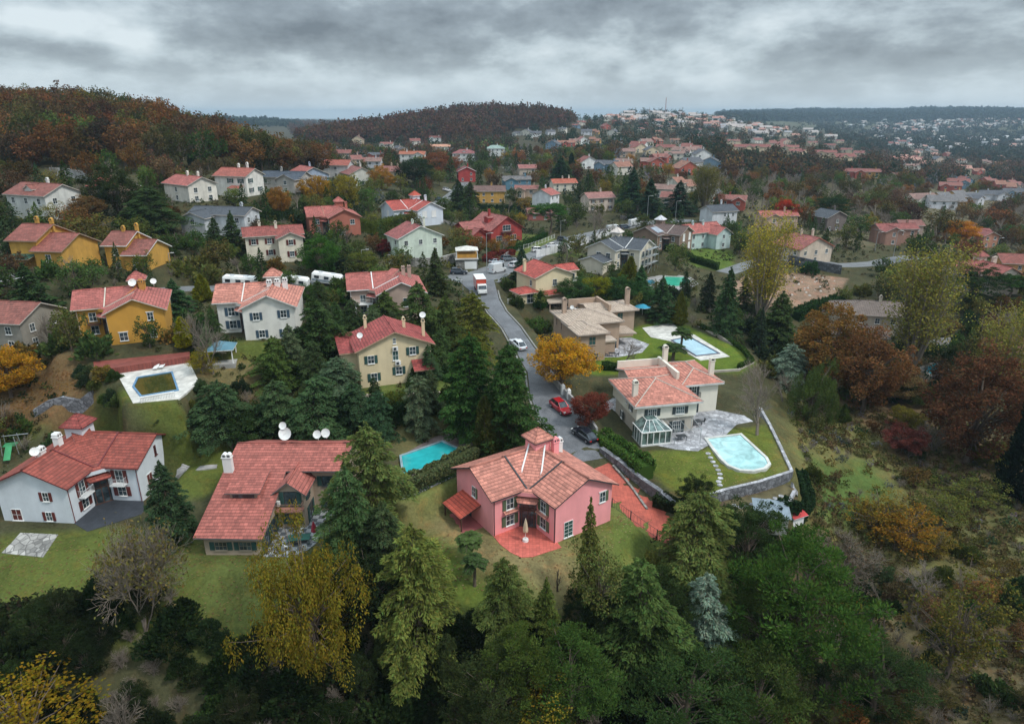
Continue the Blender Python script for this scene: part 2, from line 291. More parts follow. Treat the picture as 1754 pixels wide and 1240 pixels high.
def paving(c, w=.4, h=.4, mortar=.6, var=.3, off=0.0):
    k = ('v', c, w, h)
    if k in MATS: return MATS[k]
    m, nt, b = newmat('paving'); co = objco(nt)
    br = nd(nt, 'ShaderNodeTexBrick', {0: co, 'Color1': c4(c, 1 + var * .4), 'Color2': c4(c, 1 - var * .5), 'Mortar': c4(c, mortar), 'Scale': 1.0, 'Mortar Size': .015, 'Brick Width': w, 'Row Height': h}, offset=off)
    n = nd(nt, 'ShaderNodeTexNoise', {0: co, 'Scale': .6, 'Detail': 8, 'Roughness': .7}); mr = nd(nt, 'ShaderNodeMapRange', {0: n.outputs[0], 1: .3, 2: .7, 3: .68, 4: 1.2}); mx = nd(nt, 'ShaderNodeVectorMath', {0: br.outputs[0], 3: mr.outputs[0]}, operation='SCALE')
    nt.links.new(mx.outputs[0], b.inputs['Base Color']); b.inputs['Roughness'].default_value = .7; MATS[k] = m; return m
def leafmat(name='foliage', trans=.3):
    """leaf colour = the plant's own colour times a random tint kept on each leaf"""
    m = bpy.data.materials.new(name); m.use_nodes = True; nt = m.node_tree; nt.nodes.clear(); out = nt.nodes.new('ShaderNodeOutputMaterial')
    oi = nt.nodes.new('ShaderNodeObjectInfo'); at = nt.nodes.new('ShaderNodeAttribute'); at.attribute_name = 'tint'
    mu = nd(nt, 'ShaderNodeMixRGB', {0: 1.0, 1: oi.outputs['Color'], 2: at.outputs['Color']}, blend_type='MULTIPLY')
    df = nd(nt, 'ShaderNodeBsdfDiffuse', {0: mu.outputs[0]}); tr = nd(nt, 'ShaderNodeBsdfTranslucent', {0: mu.outputs[0]})
    mx = nd(nt, 'ShaderNodeMixShader', {0: trans, 1: df.outputs[0], 2: tr.outputs[0]}); nt.links.new(mx.outputs[0], out.inputs[0]); return m
LEAF = leafmat(); BARK = paint((.16, .12, .09), .9, .4, 3, .3, key='bark'); BARKG = paint((.23, .19, .15), .9, .35, 3, .3, key='grey_bark')
WHITE = paint((.78, .78, .76), .7, .1); DARKM = paint((.04, .045, .05), .6, .1); METAL = paint((.45, .47, .48), .4, .1, metal=.6, key='metal'); DKWOOD = paint((.10, .045, .03), .7, .3); CONC = paint((.38, .37, .35), .9, .3, .6, .3, key='concrete')
# ------------------------------------------------------------------ objects
def link(o, parent=None):
    sc.collection.objects.link(o)
    if parent is not None: o.parent = parent
    return o
def tag(o, label=None, cat=None, group=None, kind=None):
    if label: o['label'] = label
    if cat: o['category'] = cat
    if group: o['group'] = group
    if kind: o['kind'] = kind
    return o
def empty(name, loc, rz=0, label=None, cat=None, group=None):
    o = bpy.data.objects.new(name, None); link(o); o.location = [float(v) for v in loc]; o.rotation_euler = (0, 0, rz); o.empty_display_size = .3
    return tag(o, label, cat, group)
class MB:
    def __init__(s): s.v = []; s.f = []; s.m = []; s.uv = []
    def poly(s, pts, mi=0, uv=None):
        n = len(s.v); s.v += [tuple(map(float, p)) for p in pts]; s.f.append(tuple(range(n, n + len(pts)))); s.m.append(mi); s.uv.append(uv)
    def hexa(s, b, t, mi=0):            # bottom ring and top ring, both counter-clockwise from above
        n = len(b); s.poly(b[::-1], mi); s.poly(t, mi)
        for i in range(n): j = (i + 1) % n; s.poly([b[i], b[j], t[j], t[i]], mi)
    def box(s, x0, x1, y0, y1, z0, z1, mi=0, T=None):
        T = T or (lambda x, y, z: (x, y, z)); b = [(x0, y0), (x1, y0), (x1, y1), (x0, y1)]
        s.hexa([T(x, y, z0) for x, y in b], [T(x, y, z1) for x, y in b], mi)
    def prism(s, ring, z0, z1, mi=0): s.hexa([(p[0], p[1], z0) for p in ring], [(p[0], p[1], z1) for p in ring], mi)
    def frus(s, cx, cy, r0, r1, z0, z1, n=10, mi=0, ph=0):
        a = [2 * math.pi * i / n + ph for i in range(n)]
        s.hexa([(cx + r0 * math.cos(t), cy + r0 * math.sin(t), z0) for t in a], [(cx + r1 * math.cos(t), cy + r1 * math.sin(t), z1) for t in a], mi)
    def tube(s, p, q, r0, r1=None, n=6, mi=0):
        r1 = r0 if r1 is None else r1; p = Vector(p); q = Vector(q); d = (q - p).normalized(); a = d.orthogonal().normalized(); b = d.cross(a)
        c = [(math.cos(2 * math.pi * i / n), math.sin(2 * math.pi * i / n)) for i in range(n)]
        s.hexa([p + (a * x + b * y) * r0 for x, y in c], [q + (a * x + b * y) * r1 for x, y in c], mi)
    def slab(s, polys, t=.16, mt=0, mb=1):
        """roof planes sharing edges: tiled tops, plain undersides, a fascia round the open border"""
        key = lambda p: tuple(round(c, 2) for c in p); cnt = {}
        for P_ in polys:
            for i in range(len(P_)): a, b = key(P_[i]), key(P_[(i + 1) % len(P_)]); cnt[frozenset((a, b))] = cnt.get(frozenset((a, b)), 0) + 1
        for P_ in polys:
            V = [Vector(p) for p in P_]; n = Vector((0, 0, 0))
            for i in range(1, len(V) - 1): n += (V[i] - V[0]).cross(V[i + 1] - V[0])
            if n.z < 0: V = V[::-1]; n = -n
            n.normalize(); h = Vector((n.x, n.y, 0)); h = h.normalized() if h.length > 1e-4 else Vector((0, -1, 0)); e_ = Vector((-h.y, h.x, 0)); sl = n.cross(e_); sl = sl if sl.z > 0 else -sl
            s.poly(V, mt, [(p.dot(e_), p.dot(sl)) for p in V]); s.poly([p - Vector((0, 0, t)) for p in V][::-1], mb)
            for i in range(len(V)):
                a, b = V[i], V[(i + 1) % len(V)]
                if cnt.get(frozenset((key(a), key(b))), 1) < 2: s.poly([a - Vector((0, 0, t)), b - Vector((0, 0, t)), b, a], mb)
    def build(s, name, mats, parent=None, smooth=False):
        me = bpy.data.meshes.new(name); me.from_pydata(s.v, [], s.f)
        for m in (mats if isinstance(mats, (list, tuple)) else [mats]): me.materials.append(m)
        for p, mi in zip(me.polygons, s.m): p.material_index = mi; p.use_smooth = smooth
        if any(u is not None for u in s.uv):
            L = me.uv_layers.new(name='UVMap'); k = 0
            for f, u in zip(s.f, s.uv):
                for i in range(len(f)):
                    if u is not None: L.data[k].uv = u[i]
                    k += 1
        me.update(); o = bpy.data.objects.new(name, me); return link(o, parent)
def T2(ox, oy, ang):
    c, s_ = math.cos(ang), math.sin(ang); return lambda x, y, z=0: (ox + c * x - s_ * y, oy + s_ * x + c * y, z)
# ------------------------------------------------------------------ houses
PINKW = (.90, .35, .36)
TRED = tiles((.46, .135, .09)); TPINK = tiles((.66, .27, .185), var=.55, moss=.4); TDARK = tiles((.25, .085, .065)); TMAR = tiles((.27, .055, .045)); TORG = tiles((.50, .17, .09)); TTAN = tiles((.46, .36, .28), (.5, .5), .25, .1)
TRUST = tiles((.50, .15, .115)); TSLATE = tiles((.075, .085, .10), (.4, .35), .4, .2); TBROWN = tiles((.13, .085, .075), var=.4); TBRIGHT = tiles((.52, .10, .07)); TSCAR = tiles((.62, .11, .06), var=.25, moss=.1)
GLASS = glass(); GLASSB = glass((.03, .055, .06)); GREEN = paint((.03, .085, .075), .6, .25); BLUESH = paint((.05, .09, .13), .6, .2); DKSH = paint((.035, .05, .055), .6, .2); REDSH = paint((.13, .025, .02), .6, .3)
HRECT = []; LANDM = []; FOOT = []
class House:
    def __init__(s, name, label, x, y, z, yaw, cat='house', group=None, wall=WHITE, roof=TRED, trim=WHITE, lod=0, padr=None, nick=None, frame=None):
        s.root = empty(name, (x, y, z), R(yaw), label, cat, group); s.x, s.y, s.z, s.yaw = x, y, z, yaw
        s.W, s.Rf = MB(), MB(); s.wall, s.roof, s.trim, s.lod = wall, roof, trim, lod; s.frame = frame or WHITE; s.pts = []; s.nick = nick or label; s.padr = padr
        s.walls2 = {}
    def world(s, x, y, z=0):
        c, q = math.cos(R(s.yaw)), math.sin(R(s.yaw)); return (s.x + c * x - q * y, s.y + q * x + c * y, s.z + z)
    def block(s, x0, x1, y0, y1, ze, T=None, zb=-3.5, axis=None, sl=.45, ov=.55, kind='gable', th=.18, wall=None, roofacc=True, gends=(1, 1)):
        """a walled block with its own roof; returns its four faces"""
        T = T or (lambda x, y, z=0: (x, y, z)); W = s.W if wall is None else s.walls2.setdefault(wall[0], (MB(), wall[1]))[0]; A = s.Rf
        xm, ym = (x0 + x1) / 2, (y0 + y1) / 2
        q = lambda *p: W.poly([T(*a) for a in p])
        zr = ze
        if kind == 'gable' and axis == 'x': zr = ze + sl * (y1 - y0) / 2
        if kind == 'gable' and axis == 'y': zr = ze + sl * (x1 - x0) / 2
        if kind == 'shed': zr = ze + sl * (y1 - y0)
        def side(a, b, apex=None, ha=None, hb=None):
            P_ = [(a[0], a[1], zb), (b[0], b[1], zb), (b[0], b[1], ze if hb is None else hb)]
            if apex: P_.append(apex)
            P_.append((a[0], a[1], ze if ha is None else ha)); q(*P_)
        gx, gy = kind == 'gable' and axis == 'x', kind == 'gable' and axis == 'y'; hi = zr if kind == 'shed' else ze
        side((x0, y0), (x1, y0), (xm, y0, zr) if gy else None)
        side((x1, y0), (x1, y1), (x1, ym, zr) if gx else None, hb=hi)
        side((x1, y1), (x0, y1), (xm, y1, zr) if gy else None, hi, hi)
        side((x0, y1), (x0, y0), (x0, ym, zr) if gx else None, ha=hi)
        t = th; o = ov; zl = ze - o * sl + t; P_ = []
        if kind == 'gable' and axis == 'x':
            P_ = [[(x0 - o, y0 - o, zl), (x1 + o, y0 - o, zl), (x1 + o, ym, zr + t), (x0 - o, ym, zr + t)], [(x1 + o, y1 + o, zl), (x0 - o, y1 + o, zl), (x0 - o, ym, zr + t), (x1 + o, ym, zr + t)]]; rid = [((x0 - o, ym, zr + t), (x1 + o, ym, zr + t))]
        elif kind == 'gable':
            P_ = [[(x0 - o, y1 + o, zl), (x0 - o, y0 - o, zl), (xm, y0 - o, zr + t), (xm, y1 + o, zr + t)], [(x1 + o, y0 - o, zl), (x1 + o, y1 + o, zl), (xm, y1 + o, zr + t), (xm, y0 - o, zr + t)]]; rid = [((xm, y0 - o, zr + t), (xm, y1 + o, zr + t))]
        elif kind == 'hip':
            a, b, c, d = (x0 - o, y0 - o, zl), (x1 + o, y0 - o, zl), (x1 + o, y1 + o, zl), (x0 - o, y1 + o, zl); w, l = x1 - x0 + 2 * o, y1 - y0 + 2 * o
            if w >= l: k = l / 2; e, f = (x0 - o + k, ym, zl + sl * k), (x1 + o - k, ym, zl + sl * k); P_ = [[a, b, f, e], [b, c, f], [c, d, e, f], [d, a, e]]
            else: k = w / 2; e, f = (xm, y0 - o + k, zl + sl * k), (xm, y1 + o - k, zl + sl * k); P_ = [[a, b, e], [b, c, f, e], [c, d, f], [d, a, e, f]]
            rid = [(e, f)] + [(m_, e if min(math.dist(m_, e), math.dist(m_, f)) == math.dist(m_, e) else f) for m_ in (a, b, c, d)]
        elif kind == 'shed':
            P_ = [[(x0 - o, y0 - o, zl), (x1 + o, y0 - o, zl), (x1 + o, y1 + o * .4, zr + o * .4 * sl + t), (x0 - o, y1 + o * .4, zr + o * .4 * sl + t)]]; rid = []
        elif kind == 'flat':
            W.poly([T(x0, y0, ze), T(x1, y0, ze), T(x1, y1, ze), T(x0, y1, ze)]); rid = []
        P_ = [[T(*p) for p in f] for f in P_]; A.slab(P_, t)
        if s.lod < 2:
            for a, b in rid:
                a, b = T(*a), T(*b)
                if math.dist(a, b) > .3: A.tube((a[0], a[1], a[2] + .02), (b[0], b[1], b[2] + .02), .11, n=5, mi=2)
        s.pts += [T(x, y, z) for x, y in ((x0, y0), (x1, y0), (x1, y1), (x0, y1)) for z in (0, zr)]
        c = [T(x0, y0)[:2], T(x1, y0)[:2], T(x1, y1)[:2], T(x0, y1)[:2]]
        return {'S': (c[0], c[1]), 'E': (c[1], c[2]), 'N': (c[2], c[3]), 'W': (c[3], c[0])}
    def roofpolys(s, polys, t=.18): s.Rf.slab(polys, t); s.pts += [p for f in polys for p in f]
    def face(s, F):
        (ax, ay), (bx, by) = F; L = math.hypot(bx - ax, by - ay); ux, uy = (bx - ax) / L, (by - ay) / L; nx, ny = uy, -ux
        return lambda u, d, z: (ax + ux * u + nx * d, ay + uy * u + ny * d, z), L
    def win(s, F, u, z, w=1.1, h=1.3, sh=None, arch=False, nv=1, nh=1, sill=True, frame=None, glas=None, open_=False, door=False, shside='both', band=None):
        Q, L = s.face(F); fm = frame or s.frame; m = MB(); b = .055
        for x0, x1, z0, z1 in ((u - w / 2 - b, u + w / 2 + b, z - b, z), (u - w / 2 - b, u + w / 2 + b, z + h, z + h + b), (u - w / 2 - b, u - w / 2, z, z + h), (u + w / 2, u + w / 2 + b, z, z + h)): m.box(x0, x1, -.02, .07, z0, z1, 0, lambda a, d, c: Q(a, d, c))
        for i in range(nv): xx = u - w / 2 + w * (i + 1) / (nv + 1); m.box(xx - .02, xx + .02, .0, .055, z, z + h, 0, Q)
        for i in range(nh): zz = z + h * (i + 1) / (nh + 1); m.box(u - w / 2, u + w / 2, .0, .05, zz - .018, zz + .018, 0, Q)
        if sill and not door: m.box(u - w / 2 - .14, u + w / 2 + .14, -.02, .16, z - .13, z - b, 0, Q)
        if arch: m.box(u - w / 2 - .2, u + w / 2 + .2, -.02, .09, z + h + b, z + h + b + .12, 0, Q)
        if s.lod == 0:
            o = m.build('door' if door else 'window', fm, s.root); g = MB(); g.box(u - w / 2, u + w / 2, -.03, .03, z, z + h, 0, Q); g.build('pane', glas or GLASS, o)
            par = o
        else:
            m.box(u - w / 2, u + w / 2, -.03, .03, z, z + h, 1, Q)
            if sh: 
                for q in (-1, 1): c = u + q * (w * .75 + .1); m.box(c - w * .25, c + w * .25, 0, .09, z, z + h, 2, Q)
            m.build('door' if door else 'window', [fm, glas or GLASS, sh or fm], s.root); return
        if sh:
            for q in (-1, 1):
                if shside == 'L' and q > 0 or shside == 'R' and q < 0: continue
                sw = min(w * .25, .27); c = u + q * (w * .5 + .1 + sw); k = MB(); k.box(c - sw, c + sw, 0.01, .09, z - .03, z + h + .03, 0, Q)
                for j in range(5): zz = z + h * (j + .5) / 5; k.box(c - sw * .8, c + sw * .8, .09, .11, zz - .05, zz + .05, 0, Q)
                k.build('shutter', sh, par)
        return par
    def balcony(s, F, u, z, w=1.8, d=.9, mat=None, rail=None):
        Q, L = s.face(F); m = MB(); m.box(u - w / 2, u + w / 2, -.02, d, z - .14, z, 0, Q); o = m.build('balcony', mat or s.trim, s.root); r = MB()
        n = int(w / .16)
        for i in range(n + 1): r.box(u - w / 2 + w * i / n - .012, u - w / 2 + w * i / n + .012, d - .04, d - .02, z, z + .9, 0, Q)
        for q in (-1, 1):
            for i in range(5): r.box(u + q * (w / 2 - .02) - .012, u + q * (w / 2 - .02) + .012, d * i / 5, d * i / 5 + .024, z, z + .9, 0, Q)
            r.box(u + q * (w / 2 - .02) - .02, u + q * (w / 2 - .02) + .02, 0, d - .045, z + .9, z + .94, 0, Q)
        r.box(u - w / 2, u + w / 2, d - .05, d - .01, z + .9, z + .94, 0, Q); r.build('railing', rail or DARKM, o)
    def canopy(s, F, u, z, w=2, d=1, drop=.5, mat=None, t=.1, posts=None):
        Q, L = s.face(F); A = MB(); A.slab([[Q(u - w / 2, d, z - drop), Q(u + w / 2, d, z - drop), Q(u + w / 2, 0, z), Q(u - w / 2, 0, z)]], t); o = A.build('canopy_roof', [mat or s.roof, s.trim], s.root)
        if posts:
            for q in (-1, 1): m = MB(); m.box(u + q * (w / 2 - .2) - .07, u + q * (w / 2 - .2) + .07, d - .3, d - .16, posts, z - drop - .12, 0, Q); m.build('post', DKWOOD, o)
    def chim(s, x, y, z0, z1, w=.7, d=.5, mat=None, style='arch', T=None):
        T = T or (lambda x, y, z=0: (x, y, z)); m = MB(); m.box(x - w / 2, x + w / 2, y - d / 2, y + d / 2, z0, z1, 0, T); m.box(x - w / 2 - .08, x + w / 2 + .08, y - d / 2 - .08, y + d / 2 + .08, z1, z1 + .1, 0, T)
        k = 2 if w > .65 and style == 'arch' else 1
        for i in range(k):
            cx = x + (i - (k - 1) / 2) * w / 2; ww = w / k * .42
            for q in (-1, 1): m.box(cx + q * ww - .04, cx + q * ww + .04, y - d / 2, y + d / 2, z1 + .1, z1 + .4, 0, T)
            m.box(cx - ww * .8, cx + ww * .8, y - d / 2 + .05, y + d / 2 - .05, z1 + .1, z1 + .34, 1, T)
            m.hexa([T(cx - ww - .06, y - d / 2, z1 + .4), T(cx + ww + .06, y - d / 2, z1 + .4), T(cx + ww + .06, y + d / 2, z1 + .4), T(cx - ww - .06, y + d / 2, z1 + .4)], [T(cx - .1, y - d / 2, z1 + .6), T(cx + .1, y - d / 2, z1 + .6), T(cx + .1, y + d / 2, z1 + .6), T(cx - .1, y + d / 2, z1 + .6)])
        m.build('chimney', [mat or s.wall, DARKM], s.root)
    def dish(s, x, y, z, r=.5, az=-120, el=30):
        m = MB(); m.tube((x, y, z - .8), (x, y, z), .05); n = Vector((math.cos(R(az)) * math.cos(R(el)), math.sin(R(az)) * math.cos(R(el)), math.sin(R(el)))); a = n.orthogonal().normalized(); b = n.cross(a); c = Vector((x, y, z)) + n * .15; k = 14
        rings = [[c + (a * math.cos(2 * math.pi * i / k) + b * math.sin(2 * math.pi * i / k)) * r * q + n * r * .28 * q * q for i in range(k)] for q in (.05, .4, .75, 1)]
        for A_, B_ in zip(rings, rings[1:]):
            for i in range(k): j = (i + 1) % k; m.poly([A_[i], A_[j], B_[j], B_[i]]); m.poly([A_[j] - n * .03, A_[i] - n * .03, B_[i] - n * .03, B_[j] - n * .03])
        m.tube(c, c + n * r * .9, .025); m.build('satellite_dish', WHITE, s.root)
    def cube(s, name, x0, x1, y0, y1, z0, z1, mat, T=None, parent=None): m = MB(); m.box(x0, x1, y0, y1, z0, z1, 0, T); return m.build(name, mat, parent or s.root)
    def done(s):
        if s.W.f: s.W.build('wall', s.wall, s.root)
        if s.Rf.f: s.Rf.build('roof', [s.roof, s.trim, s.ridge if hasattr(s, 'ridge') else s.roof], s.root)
        for k, (m, mt) in s.walls2.items(): m.build(k, mt, s.root)
        w = [s.world(*p) for p in s.pts]; u, v, d = proj(np.array(w)); HRECT.append((u.min(), v.min(), u.max(), v.max(), d.mean())); FOOT.append((np.mean([p[0] for p in w]), np.mean([p[1] for p in w]), max(np.ptp([p[0] for p in w]), np.ptp([p[1] for p in w])) / 2)); s.nick != s.root['label'] and LANDM.append((u.mean(), v.mean(), d.mean(), s.nick))
        return s
def vhouse(name, label, K, z, th, wall, roof, trim, sc_=1.0, sh=None, lod=0, e=5.0, turret=True, wins=True, bal=None, chims=((6.2, 2.0),), nick=None, mid=None, gut=False, sl=.47, tw=None):
    """two equal gabled wings at a right angle; K is the inner corner of the eaves"""
    h = House(name, label, K[0], K[1], z, th, wall=wall, roof=roof, trim=trim, lod=lod, nick=nick); k = sc_; S = 9.7 * k; a = 5.2 * k; m = S / 2; o = .6; zr = e + .18 + sl * m
    W = h.W; zw = e + o * sl; zb = -3.5; za = zw + sl * (m - o)
    # walls of the L: six sides, two of them gables
    P_ = [(-a + o, o), (o, o), (o, -a + o), (S - o, -a + o), (S - o, S - o), (-a + o, S - o)]
    def q(*p): W.poly(p)
    def side(A, B, ap=None): q((A[0], A[1], zb), (B[0], B[1], zb), (B[0], B[1], zw), *([ap] if ap else []), (A[0], A[1], zw))
    side(P_[0], P_[1]); side(P_[1], P_[2]); side(P_[2], P_[3], (m, -a + o, za)); side(P_[3], P_[4]); side(P_[4], P_[5]); side(P_[5], P_[0], (-a + o, m, za))
    z0 = e + .18; J = (m, m, zr)
    h.roofpolys([[(-a, 0, z0), (0, 0, z0), J, (-a, m, zr)], [(0, 0, z0), (0, -a, z0), (m, -a, zr), J], [(-a, S, z0), (-a, m, zr), J, (S, S, z0)], [(S, -a, z0), (S, S, z0), J, (m, -a, zr)]])
    h.pts += [(-a, S, 0), (S, S, 0), (S, -a, 0), (0, 0, 0)]
    for sw in (0, 1):
        g = MB(); q4 = lambda x, y, z: (x, y, z) if not sw else (y, x, z); ra = [(-.28, -.02, z0), (-.10, -.02, z0), (-.10, m, zr), (-.28, m, zr)]; ra = ra if not sw else ra[::-1]
        g.hexa([q4(x, y, z - .05) for x, y, z in ra], [q4(x, y, z + .13) for x, y, z in ra]); g.build('verge_gutter', trim, h.root)
    for p, r_ in (((-a, m), (m, m)), ((m, -a), (m, m)), ): h.Rf.tube((*p, zr + .02), (*r_, zr + .02), .12, n=5, mi=2)
    T = T2(m, m, R(-135))              # local: x runs out from the junction to the inner corner, y sideways
    D = m * math.sqrt(2)
    A = MB(); wt, wb = 1.0 * k, 1.35 * k
    A.slab([[T(D + .75, -wb, e + .05), T(D + .75, wb, e + .05), T(.3, wt, zr + .55), T(.3, -wt, zr + .55)]], .5); A.build('middle_roof', [roof, wall], h.root)
    if gut:
        g = MB()
        for q_ in (-1, 1): g.hexa([T(D + .7, q_ * wb - .09, e + .0), T(D + .7, q_ * wb + .09, e + .0), T(.3, q_ * wt + .09, zr + .5), T(.3, q_ * wt - .09, zr + .5)], [T(D + .7, q_ * wb - .09, e + .14), T(D + .7, q_ * wb + .09, e + .14), T(.3, q_ * wt + .09, zr + .63), T(.3, q_ * wt - .09, zr + .63)])
        g.build('flashing', h.frame, h.root)
    # glazed bay in the inner corner
    g = MB(); bx = D + .2
    g.box(D - 1.5, bx, -1.5 * k, 1.5 * k, -.5, e - .1, 0, T); b = g.build('glazed_bay', GLASS, h.root); f = MB()
    for i in range(5): yy = -1.5 * k + 3 * k * i / 4; f.box(bx, bx + .06, yy - .05, yy + .05, 0, e - .1, 0, T)
    for zz in (.05, e * .46, e * .52, e - .3): f.box(bx, bx + .05, -1.45 * k, 1.45 * k, zz, zz + .12, 0, T)
    f.build('frame', DKWOOD if tw is None else tw, b)
    A = MB(); A.slab([[T(bx + 1.0, -1.1 * k, e - 1.15), T(bx + 1.0, 1.1 * k, e - 1.15), T(bx - .1, 1.7 * k, e - .65), T(bx - .1, -1.7 * k, e - .65)]], .12); A.build('bay_roof', [roof, trim], h.root)
    if turret:
        t = 1.12 * k; tz = zr + 1.25; h.cube('turret_wall', m - t, m + t, m - t, m + t, zr - 1.0, tz, wall)
        q_ = t + .42; A = MB(); ap = (m, m, tz + 1.35 * k); c = [(m - q_, m - q_, tz), (m + q_, m - q_, tz), (m + q_, m + q_, tz), (m - q_, m + q_, tz)]
        A.slab([[c[i], c[(i + 1) % 4], ap] for i in range(4)], .14)
        for i in range(4): A.tube(c[i], ap, .07, n=5, mi=0)
        A.build('turret_roof', [mid or roof, trim], h.root)
    F = {'a': (P_[0], P_[1]), 'b': (P_[1], P_[2]), 'B': (P_[2], P_[3]), 'E': (P_[3], P_[4]), 'N': (P_[4], P_[5]), 'A': (P_[5], P_[0])}
    h.F = F; h.zr = zr; h.S = S; h.a = a
    for i, (cx, cy) in enumerate(chims): h.chim(cx * k, cy * k, zr - 1.6, zr + .75, .7, .6)
    for cx, cy in ((-a + o + .12, o - .06), (o - .06, -a + o + .12), (S - o + .06, S - o - .3)): dp = MB(); dp.tube((cx, cy, -1), (cx, cy, e + .1), .05, n=6); dp.build('downpipe', trim, h.root)
    if wins:
        c = (a - .6) / 2 + .05
        for f_, cc in (('a', c), ('b', a - c)):
            h.win(F[f_], cc, 3.0 if not bal else 2.75, .95, 1.35 if not bal else 1.75, sh, door=bool(bal)); h.win(F[f_], cc, .8, 1.05, 1.3, sh)
            if bal: h.balcony(F[f_], cc, 2.7, 1.9, .9, WHITE, bal)
    return h
def hz(px, py):
    p = G(px, py); return p
# ------------------------------------------------------------------ plants
class Acc:
    def __init__(s): s.V = []; s.Q = []; s.M = []; s.C = []; s.n = 0
    def add(s, V, Q, mi, col=None):
        V = np.asarray(V, float).reshape(-1, 3); Q = np.asarray(Q, int).reshape(-1, 4); s.V.append(V); s.Q.append(Q + s.n); s.n += len(V); s.M.append(np.full(len(Q), mi)); s.C.append(np.ones((len(Q), 3)) if col is None else col)
    def tube(s, P_, r, n=5, mi=0):
        P_ = np.asarray(P_, float); k = len(P_); r = np.broadcast_to(r, (k,)); d = np.gradient(P_, axis=0); d /= np.linalg.norm(d, axis=1, keepdims=True) + 1e-9
        ref = np.where(np.abs(d[:, 2:3]) > .9, [[1., 0, 0]], [[0, 0, 1.]]); a = np.cross(d, ref); a /= np.linalg.norm(a, axis=1, keepdims=True); b = np.cross(d, a); t = np.arange(n) * 2 * math.pi / n
        V = P_[:, None] + (a[:, None] * np.cos(t)[None, :, None] + b[:, None] * np.sin(t)[None, :, None]) * r[:, None, None]
        i = np.arange(k - 1)[:, None] * n; j = np.arange(n)[None]; j2 = (j + 1) % n; Q = np.stack([i + j, i + j2, i + n + j2, i + n + j], -1); s.add(V, Q, mi)
    def segs(s, A, B, w0, w1, mi=0):
        """many thin twigs at once, each a flat-sided triangular tube"""
        A = np.asarray(A); B = np.asarray(B); d = B - A; d /= np.linalg.norm(d, axis=1, keepdims=True) + 1e-9; a = np.cross(d, rng.normal(size=d.shape)); a /= np.linalg.norm(a, axis=1, keepdims=True) + 1e-9; b = np.cross(d, a)
        V = []
        for P_, w in ((A, w0), (B, w1)):
            w = np.broadcast_to(w, (len(A),))[:, None]
            for t in (0, 2.1, 4.2): V.append(P_ + (a * math.cos(t) + b * math.sin(t)) * w)
        V = np.stack(V, 1); n = len(A); o = np.arange(n)[:, None] * 6; Q = np.concatenate([o + np.array([[i, (i + 1) % 3, 3 + (i + 1) % 3, 3 + i]]) for i in range(3)])
        s.add(V, Q, mi)
    def leaves(s, C, dirn, L, W, mi, tint=.3, up=.0, hue=.12, ctint=None):
        """quads at C with their long side near dirn"""
        n = len(C); d = dirn + rng.normal(size=(n, 3)) * .35; d /= np.linalg.norm(d, axis=1, keepdims=True) + 1e-9; rn = rng.normal(size=(n, 3)); rn[:, 2] += up; a = np.cross(d, rn); a /= np.linalg.norm(a, axis=1, keepdims=True) + 1e-9
        L = (L * rng.uniform(.7, 1.3, n))[:, None]; W = (W * rng.uniform(.7, 1.3, n))[:, None]
        V = np.stack([C - d * L / 2, C + a * W / 2, C + d * L / 2, C - a * W / 2], 1); Q = np.arange(4 * n).reshape(n, 4)
        t = rng.uniform(1 - tint, 1 + tint, (n, 1)) if ctint is None else ctint * rng.uniform(1 - tint * .5, 1 + tint * .5, (n, 1)); c = t * (1 + rng.normal(size=(n, 3)) * np.array([hue, .03, hue * .5])); s.add(V, Q, mi, np.clip(c, .1, 3))
    def mesh(s, name, mats):
        V = np.concatenate(s.V).astype(np.float32); Q = np.concatenate(s.Q); M_ = np.concatenate(s.M); C = np.concatenate(s.C); me = bpy.data.meshes.new(name); me.vertices.add(len(V)); me.vertices.foreach_set('co', V.ravel()); me.loops.add(Q.size); me.loops.foreach_set('vertex_index', Q.ravel().astype(np.int32))
        me.polygons.add(len(Q)); me.polygons.foreach_set('loop_start', (np.arange(len(Q)) * 4).astype(np.int32)); me.polygons.foreach_set('material_index', M_.astype(np.int32))
        for m in mats: me.materials.append(m)
        at = me.attributes.new('tint', 'FLOAT_COLOR', 'FACE'); at.data.foreach_set('color', np.concatenate([C, np.ones((len(C), 1))], 1).astype(np.float32).ravel())
        me.update(calc_edges=True); return me
def unit(v): return v / (np.linalg.norm(v, axis=-1, keepdims=True) + 1e-9)
